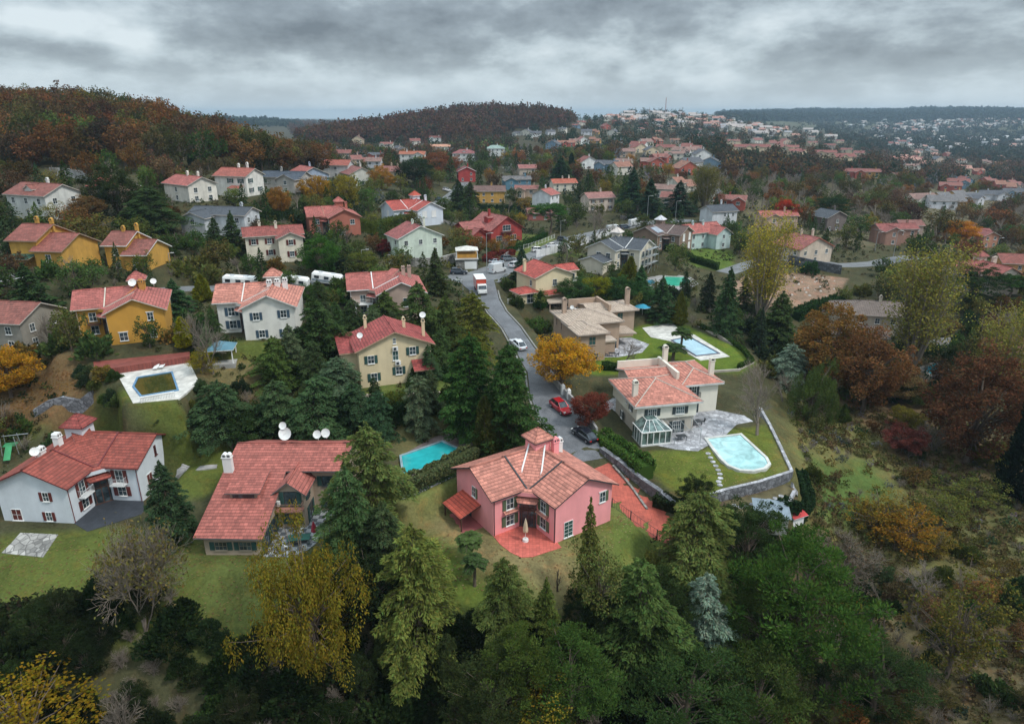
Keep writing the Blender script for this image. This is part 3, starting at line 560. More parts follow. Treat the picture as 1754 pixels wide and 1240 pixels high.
# every generator makes a tree of height 1 x h metres standing at the origin and returns (trunk Acc, crown Acc)
def g_conifer(h=12, r=3.4, nb=120, droop=.45, lift=.25, q=1.0, base=.06, pw=.8, lw=.17, ll=.46, gap=.25):
    T_, C = Acc(), Acc(); bend = rng.normal(size=2) * .15; T_.tube([(bend[0] * t * (1 - t) * 2, bend[1] * t * (1 - t) * 2, h * t * .97) for t in np.linspace(0, 1, 7)], np.linspace(.022 * h, .02, 7), 6)
    P_, D_, S_ = [], [], []
    sect = 1 + gap * np.sin(np.arange(6) * 0) ; lob = rng.uniform(0, 6.28, 4)
    for i in range(nb):
        t = base + (1 - base) * ((i + rng.uniform(0, 1)) / nb) ** .9; az = i * 2.4 + rng.normal() * .4; L = r * (1 - t) ** pw * rng.uniform(.62, 1.12) * (1 + gap * math.sin(az * 2 + lob[0] + t * 5)) + .15; z = h * t * .97; up_ = lift * (1 if t < .8 else 1 + (t - .8) * 6)
        o = np.array([math.cos(az), math.sin(az), 0]); sd = np.array([-o[1], o[0], 0]); k = max(5, int(L * 26 * q)); s_ = np.sqrt(rng.uniform(.03, 1, k)); w = (.36 * L * (1 - s_ * .75) + .12); lat = rng.uniform(-1, 1, k) * w
        p = o * (L * s_)[:, None] + sd * lat[:, None]; p[:, 2] = z + L * (up_ * s_ - droop * s_ ** 2) - np.abs(lat) * .3 + rng.normal(size=k) * .07
        d = o * 1.0 + sd * np.sign(lat)[:, None] * .7; d[:, 2] = -.35 + rng.normal(size=k) * .2; P_.append(p); D_.append(d); S_.append(np.full((k, 1), rng.uniform(.72, 1.22)) * (1 + .25 * (s_ > .75))[:, None])
        if q >= .8: T_.tube([o * L * a + np.array([0, 0, z + L * (up_ * a - droop * a * a)]) for a in (0, .4, .8)], [.012 * h * (1 - t) + .015, .02, .01], 3)
    k = int(40 * q) + 5; P_.append(np.stack([rng.normal(size=k) * .08, rng.normal(size=k) * .08, h * rng.uniform(.9, 1.02, k)], 1)); D_.append(np.tile([0, 0, 1.], (k, 1)) + rng.normal(size=(k, 3)) * .4); S_.append(np.ones((k, 1)))
    C.leaves(np.concatenate(P_), np.concatenate(D_), ll / math.sqrt(q), lw / math.sqrt(q), 0, .32, 1.3, ctint=np.concatenate(S_)); return T_, C
def g_puff(h=11, r=4, npf=110, lo=.3, q=1.0, flat=.75, pr=.75, ll=.34, lw=.07, dome=1.0, trunk=.03):
    """a pine: limbs ending in round tufts of needles"""
    T_, C = Acc(), Acc(); T_.tube([(0, 0, 0), (rng.normal() * .2, rng.normal() * .2, h * .4), (rng.normal() * .3, rng.normal() * .3, h * .85)], [trunk * h, trunk * h * .7, .06], 7); P_, D_, S_ = [], [], []; cz = h * (lo + (1 - lo) * .45); rz = h * (1 - lo) * .55
    for i in range(npf):
        v = unit(rng.normal(size=3)); v[2] = abs(v[2]) * dome if rng.uniform() < .72 else v[2]; rr = rng.uniform(.55, 1.0) ** .6 * (1 + .22 * math.sin(3 * math.atan2(v[1], v[0]) + i % 3)); c = np.array([v[0] * r * rr, v[1] * r * rr, cz + v[2] * rz * rr]); k = int(80 * q); s_ = pr * rng.uniform(.6, 1.25); n = unit(rng.normal(size=(k, 3))); n[:, 2] = n[:, 2] * .7 + .15; P_.append(c + n * s_ * np.sqrt(rng.uniform(.1, 1, (k, 1))) * [1, 1, flat]); D_.append(n + [0, 0, .45]); S_.append(np.full((k, 1), rng.uniform(.68, 1.3)))
        if i % 3 == 0: T_.tube([(0, 0, max(h * .15, c[2] - rz * .6)), c * [.5, .5, 1] + [0, 0, -rz * .25], c], [.05, .04, .015], 4)
    C.leaves(np.concatenate(P_), np.concatenate(D_), ll / math.sqrt(q), lw * 1.5 / math.sqrt(q), 0, .3, 0, ctint=np.concatenate(S_)); return T_, C
def g_broad(h=10, r=3.6, ncl=150, per=62, q=1.0, lo=.18, cs=.75, ll=.3, lw=.2, hang=0, spread=.28, trunk=.026, sparse=0, bark=0):
    T_, C = Acc(), Acc(); T_.tube([(0, 0, 0), (rng.normal() * .15, rng.normal() * .15, h * .3), (rng.normal() * .3, rng.normal() * .3, h * .75)], [trunk * h, trunk * h * .7, .05], 7); P_, D_, S_ = [], [], []; cz = h * (lo + (1 - lo) * .5); rz = h * (1 - lo) * .5; ph = rng.uniform(0, 6.28, 6)
    def lump(v): return 1 + spread * (math.sin(3 * v[0] + 2 * v[2] * 2 + ph[0]) + math.sin(4 * v[1] - 3 * v[2] + ph[1]) + .6 * math.sin(7 * v[0] * v[1] + ph[2])) * .6
    for i in range(ncl):
        v = unit(rng.normal(size=3)); rr = (rng.uniform(.25, 1)) ** .42 * lump(v); c = np.array([v[0] * r * rr, v[1] * r * rr, cz + v[2] * rz * rr]); s_ = cs * rng.uniform(.55, 1.3); k = int(per * q * rng.uniform(.6, 1.3)); n = unit(rng.normal(size=(k, 3))); st = [1, 1, 1 + hang * 1.6]; P_.append(c + n * s_ * np.cbrt(rng.uniform(.05, 1, (k, 1))) * st); d = n * [1, 1, .6] + [0, 0, -.2 - hang * 1.5]; D_.append(d); S_.append(np.full((k, 1), rng.uniform(.7, 1.3)))
        if i % 3 == 0: T_.tube([(0, 0, h * rng.uniform(.15, .5)), c * [.45, .45, .8], c * [.85, .85, .97], c + [0, 0, .3]], [.012 * h * .7, .05, .025, .008], 4)
    C.leaves(np.concatenate(P_), np.concatenate(D_), ll / math.sqrt(q), lw / math.sqrt(q), 0, .3, .4, hue=.16, ctint=np.concatenate(S_)); return T_, C
def g_bare(h=9, r=3.5, lv=5, ns=4, multi=1, leaf=0, q=1.0, up=.55, thin=1.0):
    T_ = Acc(); base = []
    for m in range(multi):
        a = rng.uniform(0, 6.28); base.append((np.array([0., 0, 0]), unit(np.array([math.cos(a) * (.35 if multi > 1 else .05), math.sin(a) * (.35 if multi > 1 else .05), 1.])), h * (.3 if multi == 1 else .34), .022 * h * thin / (1 if multi == 1 else 1.8)))
    cur = base; tips = []
    for l in range(lv):
        A_, B_, W0, W1 = [], [], [], []; nx = []
        for p, d, L, w in cur:
            pts = [p]; dd = d
            for k in range(2): dd = unit(dd + rng.normal(size=3) * .12 + [0, 0, .05]); pts.append(pts[-1] + dd * L / 2)
            for k in range(2): A_.append(pts[k]); B_.append(pts[k + 1]); W0.append(w * (1 - .2 * k)); W1.append(w * (.8 - .2 * k))
            nb = ns if l < lv - 1 else 0
            for j in range(nb):
                t = rng.uniform(.35, 1) if j else 1; q_ = pts[1] + (pts[2] - pts[1]) * (t - .5) * 2 if t > .5 else pts[0] + (pts[1] - pts[0]) * t * 2; a = unit(np.cross(dd, rng.normal(size=3))); sp = rng.uniform(.35, .85) if j else .2; nd_ = unit(dd + a * sp * (r / h * 2.2) + [0, 0, (up - .4) * .3]); nx.append((q_, nd_, L * rng.uniform(.55, .82), w * (.62 if j == 0 else .45)))
            if l == lv - 1: tips.append(pts[2])
        T_.segs(A_, B_, np.maximum(W0, .011), np.maximum(W1, .008)); cur = nx
    C = None
    if leaf:
        tp = np.array(tips); idx = rng.integers(0, len(tp), leaf); P_ = tp[idx] + rng.normal(size=(leaf, 3)) * .22; C = Acc(); C.leaves(P_, rng.normal(size=(leaf, 3)), .24, .16, 0, .35)
    return T_, C
def g_poplar(h=16, r=3.2, nl=9, leaf=7500, q=1.0):
    T_, C = Acc(), Acc(); P_, S_ = [], []
    for i in range(nl):
        a = i * 2.4; rr = r * rng.uniform(.15, .75); hh = h * rng.uniform(.75, 1.0); e_ = np.array([math.cos(a) * rr, math.sin(a) * rr, hh]); t = np.linspace(0, 1, 7); pts = np.stack([e_[0] * t ** .7, e_[1] * t ** .7, hh * t], 1) + rng.normal(size=(7, 3)) * .08 * t[:, None]; T_.tube(pts, np.linspace(.012 * h, .02, 7), 5)
        A_, B_ = [], []
        for k in range(26):
            s_ = rng.uniform(.22, .98); p = np.array([np.interp(s_, t, pts[:, c]) for c in range(3)]); az = rng.uniform(0, 6.28); L = rng.uniform(.8, 2.0) * (1.1 - s_ * .6) * r / 3; e2 = p + np.array([math.cos(az) * L, math.sin(az) * L, L * 1.1]); A_.append(p); B_.append(e2); m = int(leaf / nl / 26 * rng.uniform(.3, 1.7)); u = rng.uniform(.2, 1.1, (m, 1)); P_.append(p + (e2 - p) * u + rng.normal(size=(m, 3)) * .28 * r / 3); S_.append(np.full((m, 1), rng.uniform(.7, 1.3)))
        T_.segs(A_, B_, .03, .012)
    P_ = np.concatenate(P_); C.leaves(P_, rng.normal(size=P_.shape) + [0, 0, .3], .23 / math.sqrt(q), .18 / math.sqrt(q), 0, .3, ctint=np.concatenate(S_)); return T_, C
def g_column(h=8, r=1.0, n=6500, pw=.5, q=1.0, fl=.6):
    T_, C = Acc(), Acc(); T_.tube([(0, 0, 0), (0, 0, h * .5), (0, 0, h * .9)], [.02 * h, .015 * h, .02], 5); ph = rng.uniform(0, 6.28, 3); n = int(n * q); t = rng.uniform(0.02, 1, n) ** 1.15; a = rng.uniform(0, 6.28, n); pr = np.clip(np.minimum(t * 7, 1) * (1 - t) ** pw, .03, 1) * (1 + .18 * np.sin(3 * a + t * 9 + ph[0]) + .12 * np.sin(5 * a - t * 16 + ph[1])); rr = r * pr * np.sqrt(rng.uniform(.45, 1.1, n))
    P_ = np.stack([rr * np.cos(a), rr * np.sin(a), h * t], 1); D_ = np.stack([np.cos(a) * fl, np.sin(a) * fl, np.ones(n)], 1); cl = .75 + .5 * (.5 + .5 * np.sin(4 * a + 11 * t + ph[2]) * np.sin(9 * t + 2 * a)); C.leaves(P_, D_, .34 / math.sqrt(q), .12 / math.sqrt(q), 0, .3, 0, ctint=cl[:, None]); return T_, C
def g_bush(h=2.2, r=1.6, n=3500, q=1.0, flat=1.0, ll=.2):
    T_, C = Acc(), Acc(); [T_.tube([(0, 0, 0), (math.cos(a) * r * .3, math.sin(a) * r * .3, h * .45)], [.05, .02], 4) for a in (0, 2, 4)]; n = int(n * q); v = unit(rng.normal(size=(n, 3))); v[:, 2] = np.abs(v[:, 2]) * .97 + .02; ph = rng.uniform(0, 6.28, 4)
    lump = 1 + .22 * np.sin(4 * v[:, 0] + 3 * v[:, 2] + ph[0]) + .18 * np.sin(6 * v[:, 1] - 4 * v[:, 2] + ph[1]) + .1 * np.sin(11 * v[:, 0] * v[:, 1] * 2 + ph[2]); P_ = v * (lump * rng.uniform(.72, 1.03, n))[:, None] * [r, r, h * .9]; cl = .8 + .4 * (.5 + .5 * np.sin(7 * v[:, 0] + ph[3]) * np.sin(8 * v[:, 1] + 5 * v[:, 2]))
    C.leaves(P_, v + [0, 0, .5], ll * 1.25 / math.sqrt(q), ll * .8 / math.sqrt(q), 0, .3, ctint=cl[:, None]); return T_, C
def g_palm(h=3.5, r=1.5, nf=34, bushy=1.0):
    T_, C = Acc(), Acc(); T_.tube([(0, 0, 0), (.05, 0, h * .5), (0, 0, h - r * .2)], [.2, .17, .2], 8); P_, D_ = [], []
    for i in range(nf):
        az = i * 2.4; el = rng.uniform(-.1, 1.3); o = np.array([math.cos(az), math.sin(az), 0]); L = r * rng.uniform(.8, 1.1); s_ = np.linspace(.15, 1, 26); p = o * (L * s_ * math.cos(el))[:, None]; p[:, 2] = h - r * .2 + L * (s_ * math.sin(el) - .45 * s_ ** 2); sd = np.array([-o[1], o[0], 0]); T_.tube(p[::6], .02, 3)
        for q_ in (-1, 1):
            w = .32 * r * np.sin(np.clip(s_ * 3.0, 0, 3.1)) + .1; P_.append(p + sd * q_ * w[:, None] * .5 + [0, 0, -.06]); d = o + sd * q_ * 1.3; D_.append(np.tile(d + [0, 0, -.35], (26, 1)) * (w[:, None] + .05))
    P_ = np.concatenate(P_); D_ = np.concatenate(D_); n = len(P_); d = unit(D_ + rng.normal(size=D_.shape) * .05); a = unit(np.cross(d, [0, 0, 1.])); L = .42 * r; V = np.stack([P_ - d * L / 2, P_ + a * .075 * r / 1.2, P_ + d * L / 2, P_ - a * .075 * r / 1.2], 1); C.add(V, np.arange(4 * n).reshape(n, 4), 0, rng.uniform(.7, 1.3, (n, 1)) * np.ones(3)); return T_, C
PROTO = {}
def dim(fn, k, q):
    import inspect
    return k.get(q, inspect.signature(fn).parameters[q].default)
def proto(kind, fn, cnt_, **k):
    PROTO[kind] = []
    for i in range(cnt_):
        T_, C = fn(**k); h = dim(fn, k, 'h'); bk = BARKG if kind.startswith(('bare', 'poplar', 'birch')) else BARK
        t = T_.mesh(kind + '_trunk', [bk]); c = C.mesh(kind + '_crown', [LEAF]) if C else None; PROTO[kind].append((t, c, h, dim(fn, k, 'r')))
def proto1(kind, fn, cnt_, **k):          # whole small tree in one mesh, for the middle distance
    PROTO[kind] = []
    for i in range(cnt_):
        T_, C = fn(**k); bk = BARKG if 'bare' in kind or 'poplar' in kind else BARK
        if C:
            A = Acc(); A.add(np.concatenate(C.V), np.concatenate(C.Q), 0, np.concatenate(C.C)); A.add(np.concatenate(T_.V), np.concatenate(T_.Q), 1)
            me = A.mesh(kind, [LEAF, bk])
        else: me = T_.mesh(kind, [bk])
        PROTO[kind].append((me, None, dim(fn, k, 'h'), dim(fn, k, 'r')))
proto('cedar', g_conifer, 4, h=12, r=4.4, nb=150, droop=.5, lift=.28, pw=.52, gap=.3, q=2.0)
proto('bigfir', g_conifer, 2, h=14, r=4.2, nb=230, droop=.35, lift=.3, pw=.5, gap=.28, q=1.5)
proto('fir', g_conifer, 3, h=12, r=3.2, nb=170, droop=.35, lift=.15, pw=.75, gap=.22, q=1.5)
proto('pine', g_puff, 3, h=11, r=4, npf=150, lo=.12, q=1.6, pr=.8, ll=.30, lw=.075)
proto('stonepine', g_puff, 1, h=8, r=3.6, npf=130, lo=.55, flat=.6, pr=.65, q=1.3)
proto('broad', g_broad, 3, h=10, r=4.0, ncl=200, per=64, q=1.7)
proto('airy', g_broad, 2, h=10, r=3.8, ncl=150, per=34, ll=.26, lw=.18, spread=.4)
proto('weeping', g_broad, 1, h=12, r=4.6, ncl=300, per=90, q=1.5, hang=.9, lo=.04, ll=.3, lw=.12, cs=.62, spread=.38)
proto('bare', g_bare, 3, h=9, r=4, lv=6, ns=4)
proto('baredry', g_bare, 2, h=8, r=4.4, lv=6, ns=4, multi=4, leaf=2600)
proto('bareshrub', g_bare, 2, h=3, r=2.2, lv=4, ns=4, multi=7, thin=1.2)
proto('poplar', g_poplar, 1, h=16, r=4.2, leaf=9000, nl=12)
proto('poplarthin', g_poplar, 2, h=16, r=4.8, leaf=11000, nl=15)
proto('column', g_column, 2, h=8, r=1.2)
proto('cone', g_column, 2, h=4, r=1.3, n=4500, pw=.8)
proto('bush', g_bush, 3)
proto('palm', g_palm, 2)
proto('pruned', g_bare, 1, h=5, r=2.0, lv=4, ns=3, thin=1.8)
proto1('m_fir', g_conifer, 3, h=12, r=3.6, nb=80, droop=.4, lift=.2, q=.30, pw=.62, gap=.3)
proto1('m_pine', g_puff, 3, h=10, r=4.2, npf=60, lo=.12, q=.32, pr=1.0)
proto1('m_broad', g_broad, 5, h=10, r=4.4, ncl=75, per=42, q=.6, spread=.42, cs=1.15, ll=.42, lw=.32)
proto1('m_bare', g_bare, 3, h=10, r=4, lv=5, ns=4, thin=1.5)
proto1('m_bush', g_bush, 3, n=900, q=.8, ll=.36)
proto1('m_bareshrub', g_bare, 2, h=3.4, r=2.6, lv=4, ns=3, multi=7, thin=1.5)
proto1('m_column', g_column, 1, h=8, r=1.2, n=1200, q=.5)
SPOTS = []
COUNT = {}
def plant(name, kind, x, y, h, rx=None, col=(.05, .09, .03), label=None, cat='tree', group=None, z=None, parts=True, dz=0, rot=None, lean=0):
    """one tree or shrub: an Empty with trunk and crown, or a single mesh in the middle distance"""
    P_ = PROTO[kind]; i = COUNT.get(kind, 0); COUNT[kind] = i + 1; t, c, h0, r0 = P_[i % len(P_)]; z = float(hz_(x, y)) + dz if z is None else z; s_ = h / h0; sr = (rx / r0) if rx else s_
    rot = rng.uniform(0, 6.28) if rot is None else rot; col = tuple(float(v) * k_ for v, k_ in zip(col, (1.6, 1.46, 1.12) if ('fir' in kind or kind == 'cedar') else (1.2, 1.16, .98)))
    if c is None and kind.startswith('m_'): o = bpy.data.objects.new(name, t); link(o); root = o; o.color = (*col, 1)
    else:
        root = empty(name, (x, y, z))
        for nm, me in (('trunk' if cat == 'tree' else 'stem', t), ('crown' if cat == 'tree' else 'foliage', c)):
            if me is None: continue
            o = bpy.data.objects.new(nm, me); link(o, root); o.color = (*col, 1)
    root.location = (float(x), float(y), float(z) - .05); root.rotation_euler = (float(rng.normal() * .02), float(rng.normal() * .02), rot); root.scale = (float(sr), float(sr), float(s_)); tag(root, label, cat, group); SPOTS.append((x, y, (rx or h * r0 / h0), h)); return root
def tree_px(name, kind, px, py, top, w, col, label, cat='tree', group=None, z=None):
    """base pixel, top row and crown width read from the photograph, turned into metres at the ground point"""
    p = G(px, py); u, v, D = proj(p); D = float(D); y = p[1]
    d = ray(px, top); t = y / d[1]; ht = CZ + d[2] * t - p[2]; r = w / 2 / PF * D
    return plant(name, kind, p[0], p[1], max(float(ht), .5), max(r, .15), col, label, cat, group)
# ------------------------------------------------------------------ the near houses
def hpad(h, x0, x1, y0, y1, soft=3): padpoly([h.world(x, y)[:2] for x, y in ((x0, y0), (x1, y0), (x1, y1), (x0, y1))], h.z, soft)
def ac(h, F, u, z, d=.02):
    Q, L = h.face(F); m = MB(); m.box(u - .42, u + .42, d, d + .34, z, z + .6, 0, Q); m.box(u - .3, u + .12, d + .34, d + .36, z + .08, z + .52, 1, Q); m.build('air_conditioner', [WHITE, DARKM], h.root)
# pink house
LILAC = paint(PINKW, .8, .1, .5)
pk = vhouse('pink_house', 'bright pink house with a small square roof turret above a red patio', (1.95, 70.9), 0, 34, LILAC, TPINK, DARKM, sh=paint((.10, .14, .08), .6, .3), chims=(), gut=True, nick='pink house')
pk.z = 0; hpad(pk, -6, 10, -6, 10)
F = pk.F; SG = paint((.12, .16, .09), .6, .3)
pk.win(F['B'], 1.9, .3, 1.2, 2.0, None, frame=WHITE, glas=GREEN, nh=3); pk.win(F['B'], 7.0, 3.2, .8, 1.3, SG, arch=True, nv=1, shside='R')
pk.win(F['A'], 4.2, 3.3, .7, 1.3, SG, shside='R'); pk.win(F['A'], 2.2, .1, 1.3, 2.1, GREEN, door=True, frame=GREEN)
pk.canopy(F['A'], 3.6, 2.9, 4.4, 2.9, .95, TSCAR, .12, posts=-.2)
for f_, cc in (('a', 2.35), ('b', 2.85)): pk.canopy(F[f_], cc, 2.95, 2.0, .55, .25, TPINK, .08)
pk.chim(6.5, 3.4, pk.zr - 1.7, pk.zr + .7, .8, .65); pk.chim(7.9, 4.4, pk.zr - 2.0, pk.zr - .1, .8, .6, WHITE)
pk.cube('porch_floor', -7.6, -4.4, 2.9, 7.6, -.5, .05, paint((.42, .12, .12), .7))
m = MB()
for i in range(5): m.box(9.2 + i * .45, 9.65 + i * .45, -2.4, -.8, -1.5, .15 - i * .28)
m.build('side_steps', TSCAR, pk.root)
pk.done()
# left white house
lw = vhouse('white_house', 'white two-winged house with maroon tiles and a white turret at the left edge', (-53.6, 78.0), -1, 86, paint((.66, .70, .74), .7, .1), tiles((.36, .085, .055), var=.5), paint((.16, .03, .03), .6, .2), sc_=1.07, sh=REDSH, bal=paint((.6, .62, .64), .5), mid=TMAR, chims=(), gut=False, nick='white house at the left edge')
hpad(lw, -6, 11, -6, 11); F = lw.F
for u, z in ((3.0, 3.1), (3.2, .3)): lw.win(F['A'], 9.3 - u + 0, z, .7, 1.15, REDSH)
lw.win(F['A'], 1.9, .2, 1.2, 1.5, None, glas=REDSH, nv=1)
lw.win(F['B'], 4.4, 4.6, .35, 1.3, None, frame=REDSH); lw.win(F['B'], 2.2, .6, 1.1, 2.3, None, glas=REDSH)
lw.chim(1.3, 5.4, 5.8, 8.7, .8, .8, WHITE); lw.chim(-.7, 6.3, 5.6, 7.7, .9, .6, WHITE); lw.dish(-1.6, 6.4, 8.0, .55, -140)
lw.done()
# mustard house
yl = vhouse('mustard_house', 'mustard yellow two-winged house with white edged roofs and turret, left of centre', (-66.5, 107.9), 12, 22, paint((.56, .29, .045), .8, .1, .5), TRUST, paint((.55, .5, .42)), sc_=.97, sh=None, e=5.0, chims=(), nick='mustard yellow house')
hpad(yl, -6, 10, -6, 10); F = yl.F
yl.win(F['B'], 1.9, .6, 1.1, 1.3, None, nv=1, arch=True); yl.win(F['B'], 6.2, 3.6, .8, 1.2, None, arch=True); yl.win(F['B'], 6.2, .7, .8, 1.2, None, arch=True); yl.balcony(F['a'], 2.4, 2.6, 1.9, .8, DKWOOD)
yl.chim(5.4, 2.9, 6.2, 8.2, .7, .6, paint((.5, .25, .06))); yl.dish(4.2, 3.2, 8.2, .65, -100); yl.dish(7.2, 4.0, 8.0, .5, -80); yl.done()
# white house with blue shutters
wb = vhouse('white_house', 'white house with small blue shutters and pale red roofs in front of the caravans', (-45.0, 110.6), 12, 11, paint((.72, .70, .64), .8, .14), TPINK, paint((.7, .68, .64)), sc_=.95, sh=BLUESH, e=5.2, chims=(), nick='blue-shuttered white house')
hpad(wb, -6, 10, -6, 10); F = wb.F
for u, z in ((2.0, 3.4), (6.3, 3.6), (2.6, .4), (6.3, .4)): wb.win(F['B'], u, z, .85, 1.2, BLUESH)
for u in (4.2, 5.4, 6.6): wb.chim(u, 2.2 + .5 * (u - 4), 6.4, 7.9, .8, .55, WHITE)
wb.done()
# cream house with green shutters
cr_ = House('cream_house', 'cream house with dark green shutters and a broad red gable among dark conifers', -23.7, 97.2, 7, 20, wall=paint((.68, .56, .36), .8, .1, .5), roof=tiles((.42, .085, .07), var=.5), trim=paint((.45, .3, .2)), nick='green-shuttered cream house')
F = cr_.block(.6, 11.8, .6, 9.0, 6.2, axis='y', sl=.42, ov=.65); hpad(cr_, -1, 13, -.5, 10)
for u, z, sh_ in ((1.8, 3.9, GREEN), (2.1, 1.0, GREEN), (8.3, 4.6, GREEN), (6.0, 1.6, GREEN)): cr_.win(F['S'], u, z, .9, 1.2, sh_)
cr_.win(F['S'], 5.6, 4.0, .8, 1.4, None, glas=GREEN); cr_.win(F['S'], 5.55, 6.7, .35, .8)
ac(cr_, F['S'], 5.6, 5.6); ac(cr_, F['S'], 5.9, 3.2); cr_.canopy(F['S'], 9.7, 3.7, 3.4, 2.1, 1.2, posts=0)
cr_.block(-1.6, 1.0, 3.0, 9.0, 5.2, axis='x', kind='shed', sl=.2, ov=.5)
for x, y in ((2.9, 8.2), (8.6, 5.2), (11.3, 3.2)): cr_.chim(x, y, 6, 8.9, .45, .45)
cr_.dish(11.3, 3.2, 10.0, .5, -100); cr_.dish(1.2, 2.2, 8.0, .45, -100); cr_.done()
# tan house with the long catslide roof
tn = House('beige_house', 'beige house with a long low pink tiled roof, green shutters and roof dishes', 0, 0, -1, 0, wall=paint((.42, .33, .25), .8, .12), roof=tiles((.47, .145, .105), var=.5), trim=paint((.14, .13, .13)), nick='beige house with the long roof')
tn.x = 0; Z0 = 2.8; pl = lambda y: Z0 + .345 * (y - 65.9)
tn.roofpolys([[(-36.2, 65.9, pl(65.9)), (-28.2, 65.7, pl(65.7)), (-28.2, 75.4, pl(75.4)), (-36.0, 75.4, pl(75.4))], [(-36.0, 75.4, pl(75.4)), (-28.2, 75.4, pl(75.4)), (-21.6, 75.4, pl(75.4)), (-20.6, 80, pl(80)), (-35.8, 80, pl(80))], [(-35.8, 80, pl(80)), (-20.6, 80, pl(80)), (-20.6, 86.5, 4.9), (-35.8, 86.5, 4.9)]], .2)
tn.Rf.tube((-35.8, 80, pl(80) + .03), (-20.6, 80, pl(80) + .03), .12, n=5, mi=2)
W = tn.W; gz = -1.2; ev = lambda y: pl(y) - .2
def wq(a, b, za, zb_, g0=gz): W.poly([(*a, g0), (*b, g0), (*b, zb_), (*a, za)])
wq((-35.4, 66.6), (-28.7, 66.6), ev(66.6), ev(66.6)); wq((-28.7, 66.6), (-28.7, 72.2), ev(66.6), ev(72.2)); wq((-25.3, 76.2), (-21.6, 76.2), ev(76.2), ev(76.2)); wq((-21.6, 76.2), (-21.2, 80), ev(76.2), ev(80)); wq((-21.2, 80), (-21.2, 86), ev(80), 4.9)
wq((-21.2, 86), (-35.2, 86), 4.9, 4.9); wq((-35.2, 86), (-35.2, 80), 4.9, ev(80)); wq((-35.2, 80), (-35.4, 66.6), ev(80), ev(66.6))
Fg = tn.block(-28.7, -25.3, 72.2, 78, 5.0, axis='y', sl=.8, ov=.5, zb=-1.2)
tn.F = {'S': ((-35.4, 66.6), (-28.7, 66.6)), 'E1': ((-28.7, 66.6), (-28.7, 72.2)), 'R': ((-25.3, 76.2), (-21.6, 76.2))}; padpoly([(-37, 65), (-21, 65), (-21, 87), (-37, 87)], -1, 3)
for u in (1.9, 4.7): tn.win(tn.F['S'], u, .75, 1.3, 1.0, GREEN, nv=2, frame=paint((.3, .26, .2)))
tn.win(tn.F['E1'], 1.3, .1, 1.5, 2.1, GREEN, door=True, frame=DARKM, nv=2); tn.win(tn.F['E1'], 3.9, .1, 1.6, 2.2, GREEN, door=True, frame=DARKM, nv=2)
tn.win(Fg['S'], 1.8, 3.0, 1.4, 2.0, GREEN, door=True, frame=DARKM); tn.balcony(Fg['S'], 1.7, 2.85, 3.2, .95, paint((.45, .2, .15)), paint((.35, .2, .15))); tn.win(Fg['S'], 1.8, .6, 1.2, 1.3, GREEN, frame=DARKM); ac(tn, Fg['S'], .2, 3.4, .3)
tn.win(Fg['E'], 1.6, 3.4, .8, 1.2, GREEN, frame=DARKM); tn.win(Fg['E'], 2.2, .1, 1.4, 2.1, GREEN, door=True, frame=DARKM); tn.win(tn.F['R'], 2.0, 3.6, 1.5, 1.3, GREEN, nv=2, frame=DARKM); tn.win(tn.F['R'], 2.1, .5, 1.3, 1.3, GREEN, frame=DARKM)
m = MB(); m.hexa([(-33.8, 71.4, 3.8), (-30.6, 71.4, 3.8), (-30.6, 74.2, 4.9), (-33.8, 74.2, 4.9)], [(-33.8, 71.4, 5.4), (-30.6, 71.4, 5.4), (-30.6, 74.2, 5.85), (-33.8, 74.2, 5.85)]); dm = m.build('dormer', paint((.35, .26, .2)), tn.root)
m = MB(); m.slab([[(-34.3, 71.0, 5.5), (-30.1, 71.0, 5.5), (-30.1, 75.3, 6.35), (-34.3, 75.3, 6.35)]], .12); m.build('dormer_roof', [tn.roof, tn.trim], dm); m = MB(); m.box(-33.5, -30.9, 71.33, 71.42, 4.35, 5.15); m.build('pane', GLASS, dm)
tn.chim(-35.3, 75.4, 5.2, 8.0, 1.1, .6, WHITE)
for x, y, r_ in ((-29.4, 80.2, .85), (-29.7, 80.5, .5), (-25.2, 80.0, .55), (-24.2, 80.4, .6)): tn.dish(x, y, 8.9 if r_ != .5 else 9.9, r_, -95, 25)
tn.pts += [(-36, 66, 0), (-21, 76, 0)]; tn.done()
# right white house
rwl = paint((.50, .45, .38), .8, .12); rwu = paint((.74, .70, .60), .75, .08)
rw = House('white_house', 'cream white villa with dark shutters and a white framed conservatory beside the rounded pool', 19, 96.7, -1, 12, wall=rwl, roof=TPINK, trim=paint((.62, .62, .60)), nick='white villa with the conservatory'); rw.ridge = paint((.5, .42, .36))
F = rw.block(.9, 10.5, .9, 10.4, 2.75, kind='flat', wall=('lower_wall', rwl)); F = rw.block(.6, 10.7, .55, 11.2, 5.35, kind='hip', sl=.36, ov=.7, th=.36, zb=2.75, wall=('upper_wall', rwu))
F2 = rw.block(11.5, 17.9, 7.2, 17, 5.35, kind='hip', sl=.36, ov=.7, th=.36, wall=('wing_wall', rwu)); rw.block(3.5, 12.6, 9.5, 16.6, 5.25, axis='x', sl=.3, ov=.4)
rw.cube('parapet', 11.0, 11.5, 9, 17.2, 5, 6.9, rwu); rw.cube('parapet', 3.3, 11.2, 16.7, 17.0, 5, 6.7, rwu); hpad(rw, -2, 19, -4, 18)
for u in (2.6, 7.3): rw.win(F['S'], u, 3.35, 1.35, 1.15, DKSH, nv=3)
rw.win(F['S'], 6.9, .0, 1.3, 2.1, DKSH, door=True, nv=3, nh=2, frame=WHITE); rw.win(F2['S'], 2.0, 3.0, .8, 1.9, DKSH, door=True, nh=2); rw.balcony(F2['S'], 2.2, 2.9, 1.7, .6, rwu); rw.win(F2['S'], 1.6, .0, 1.7, 2.1, DKSH, door=True, nv=3, nh=2)
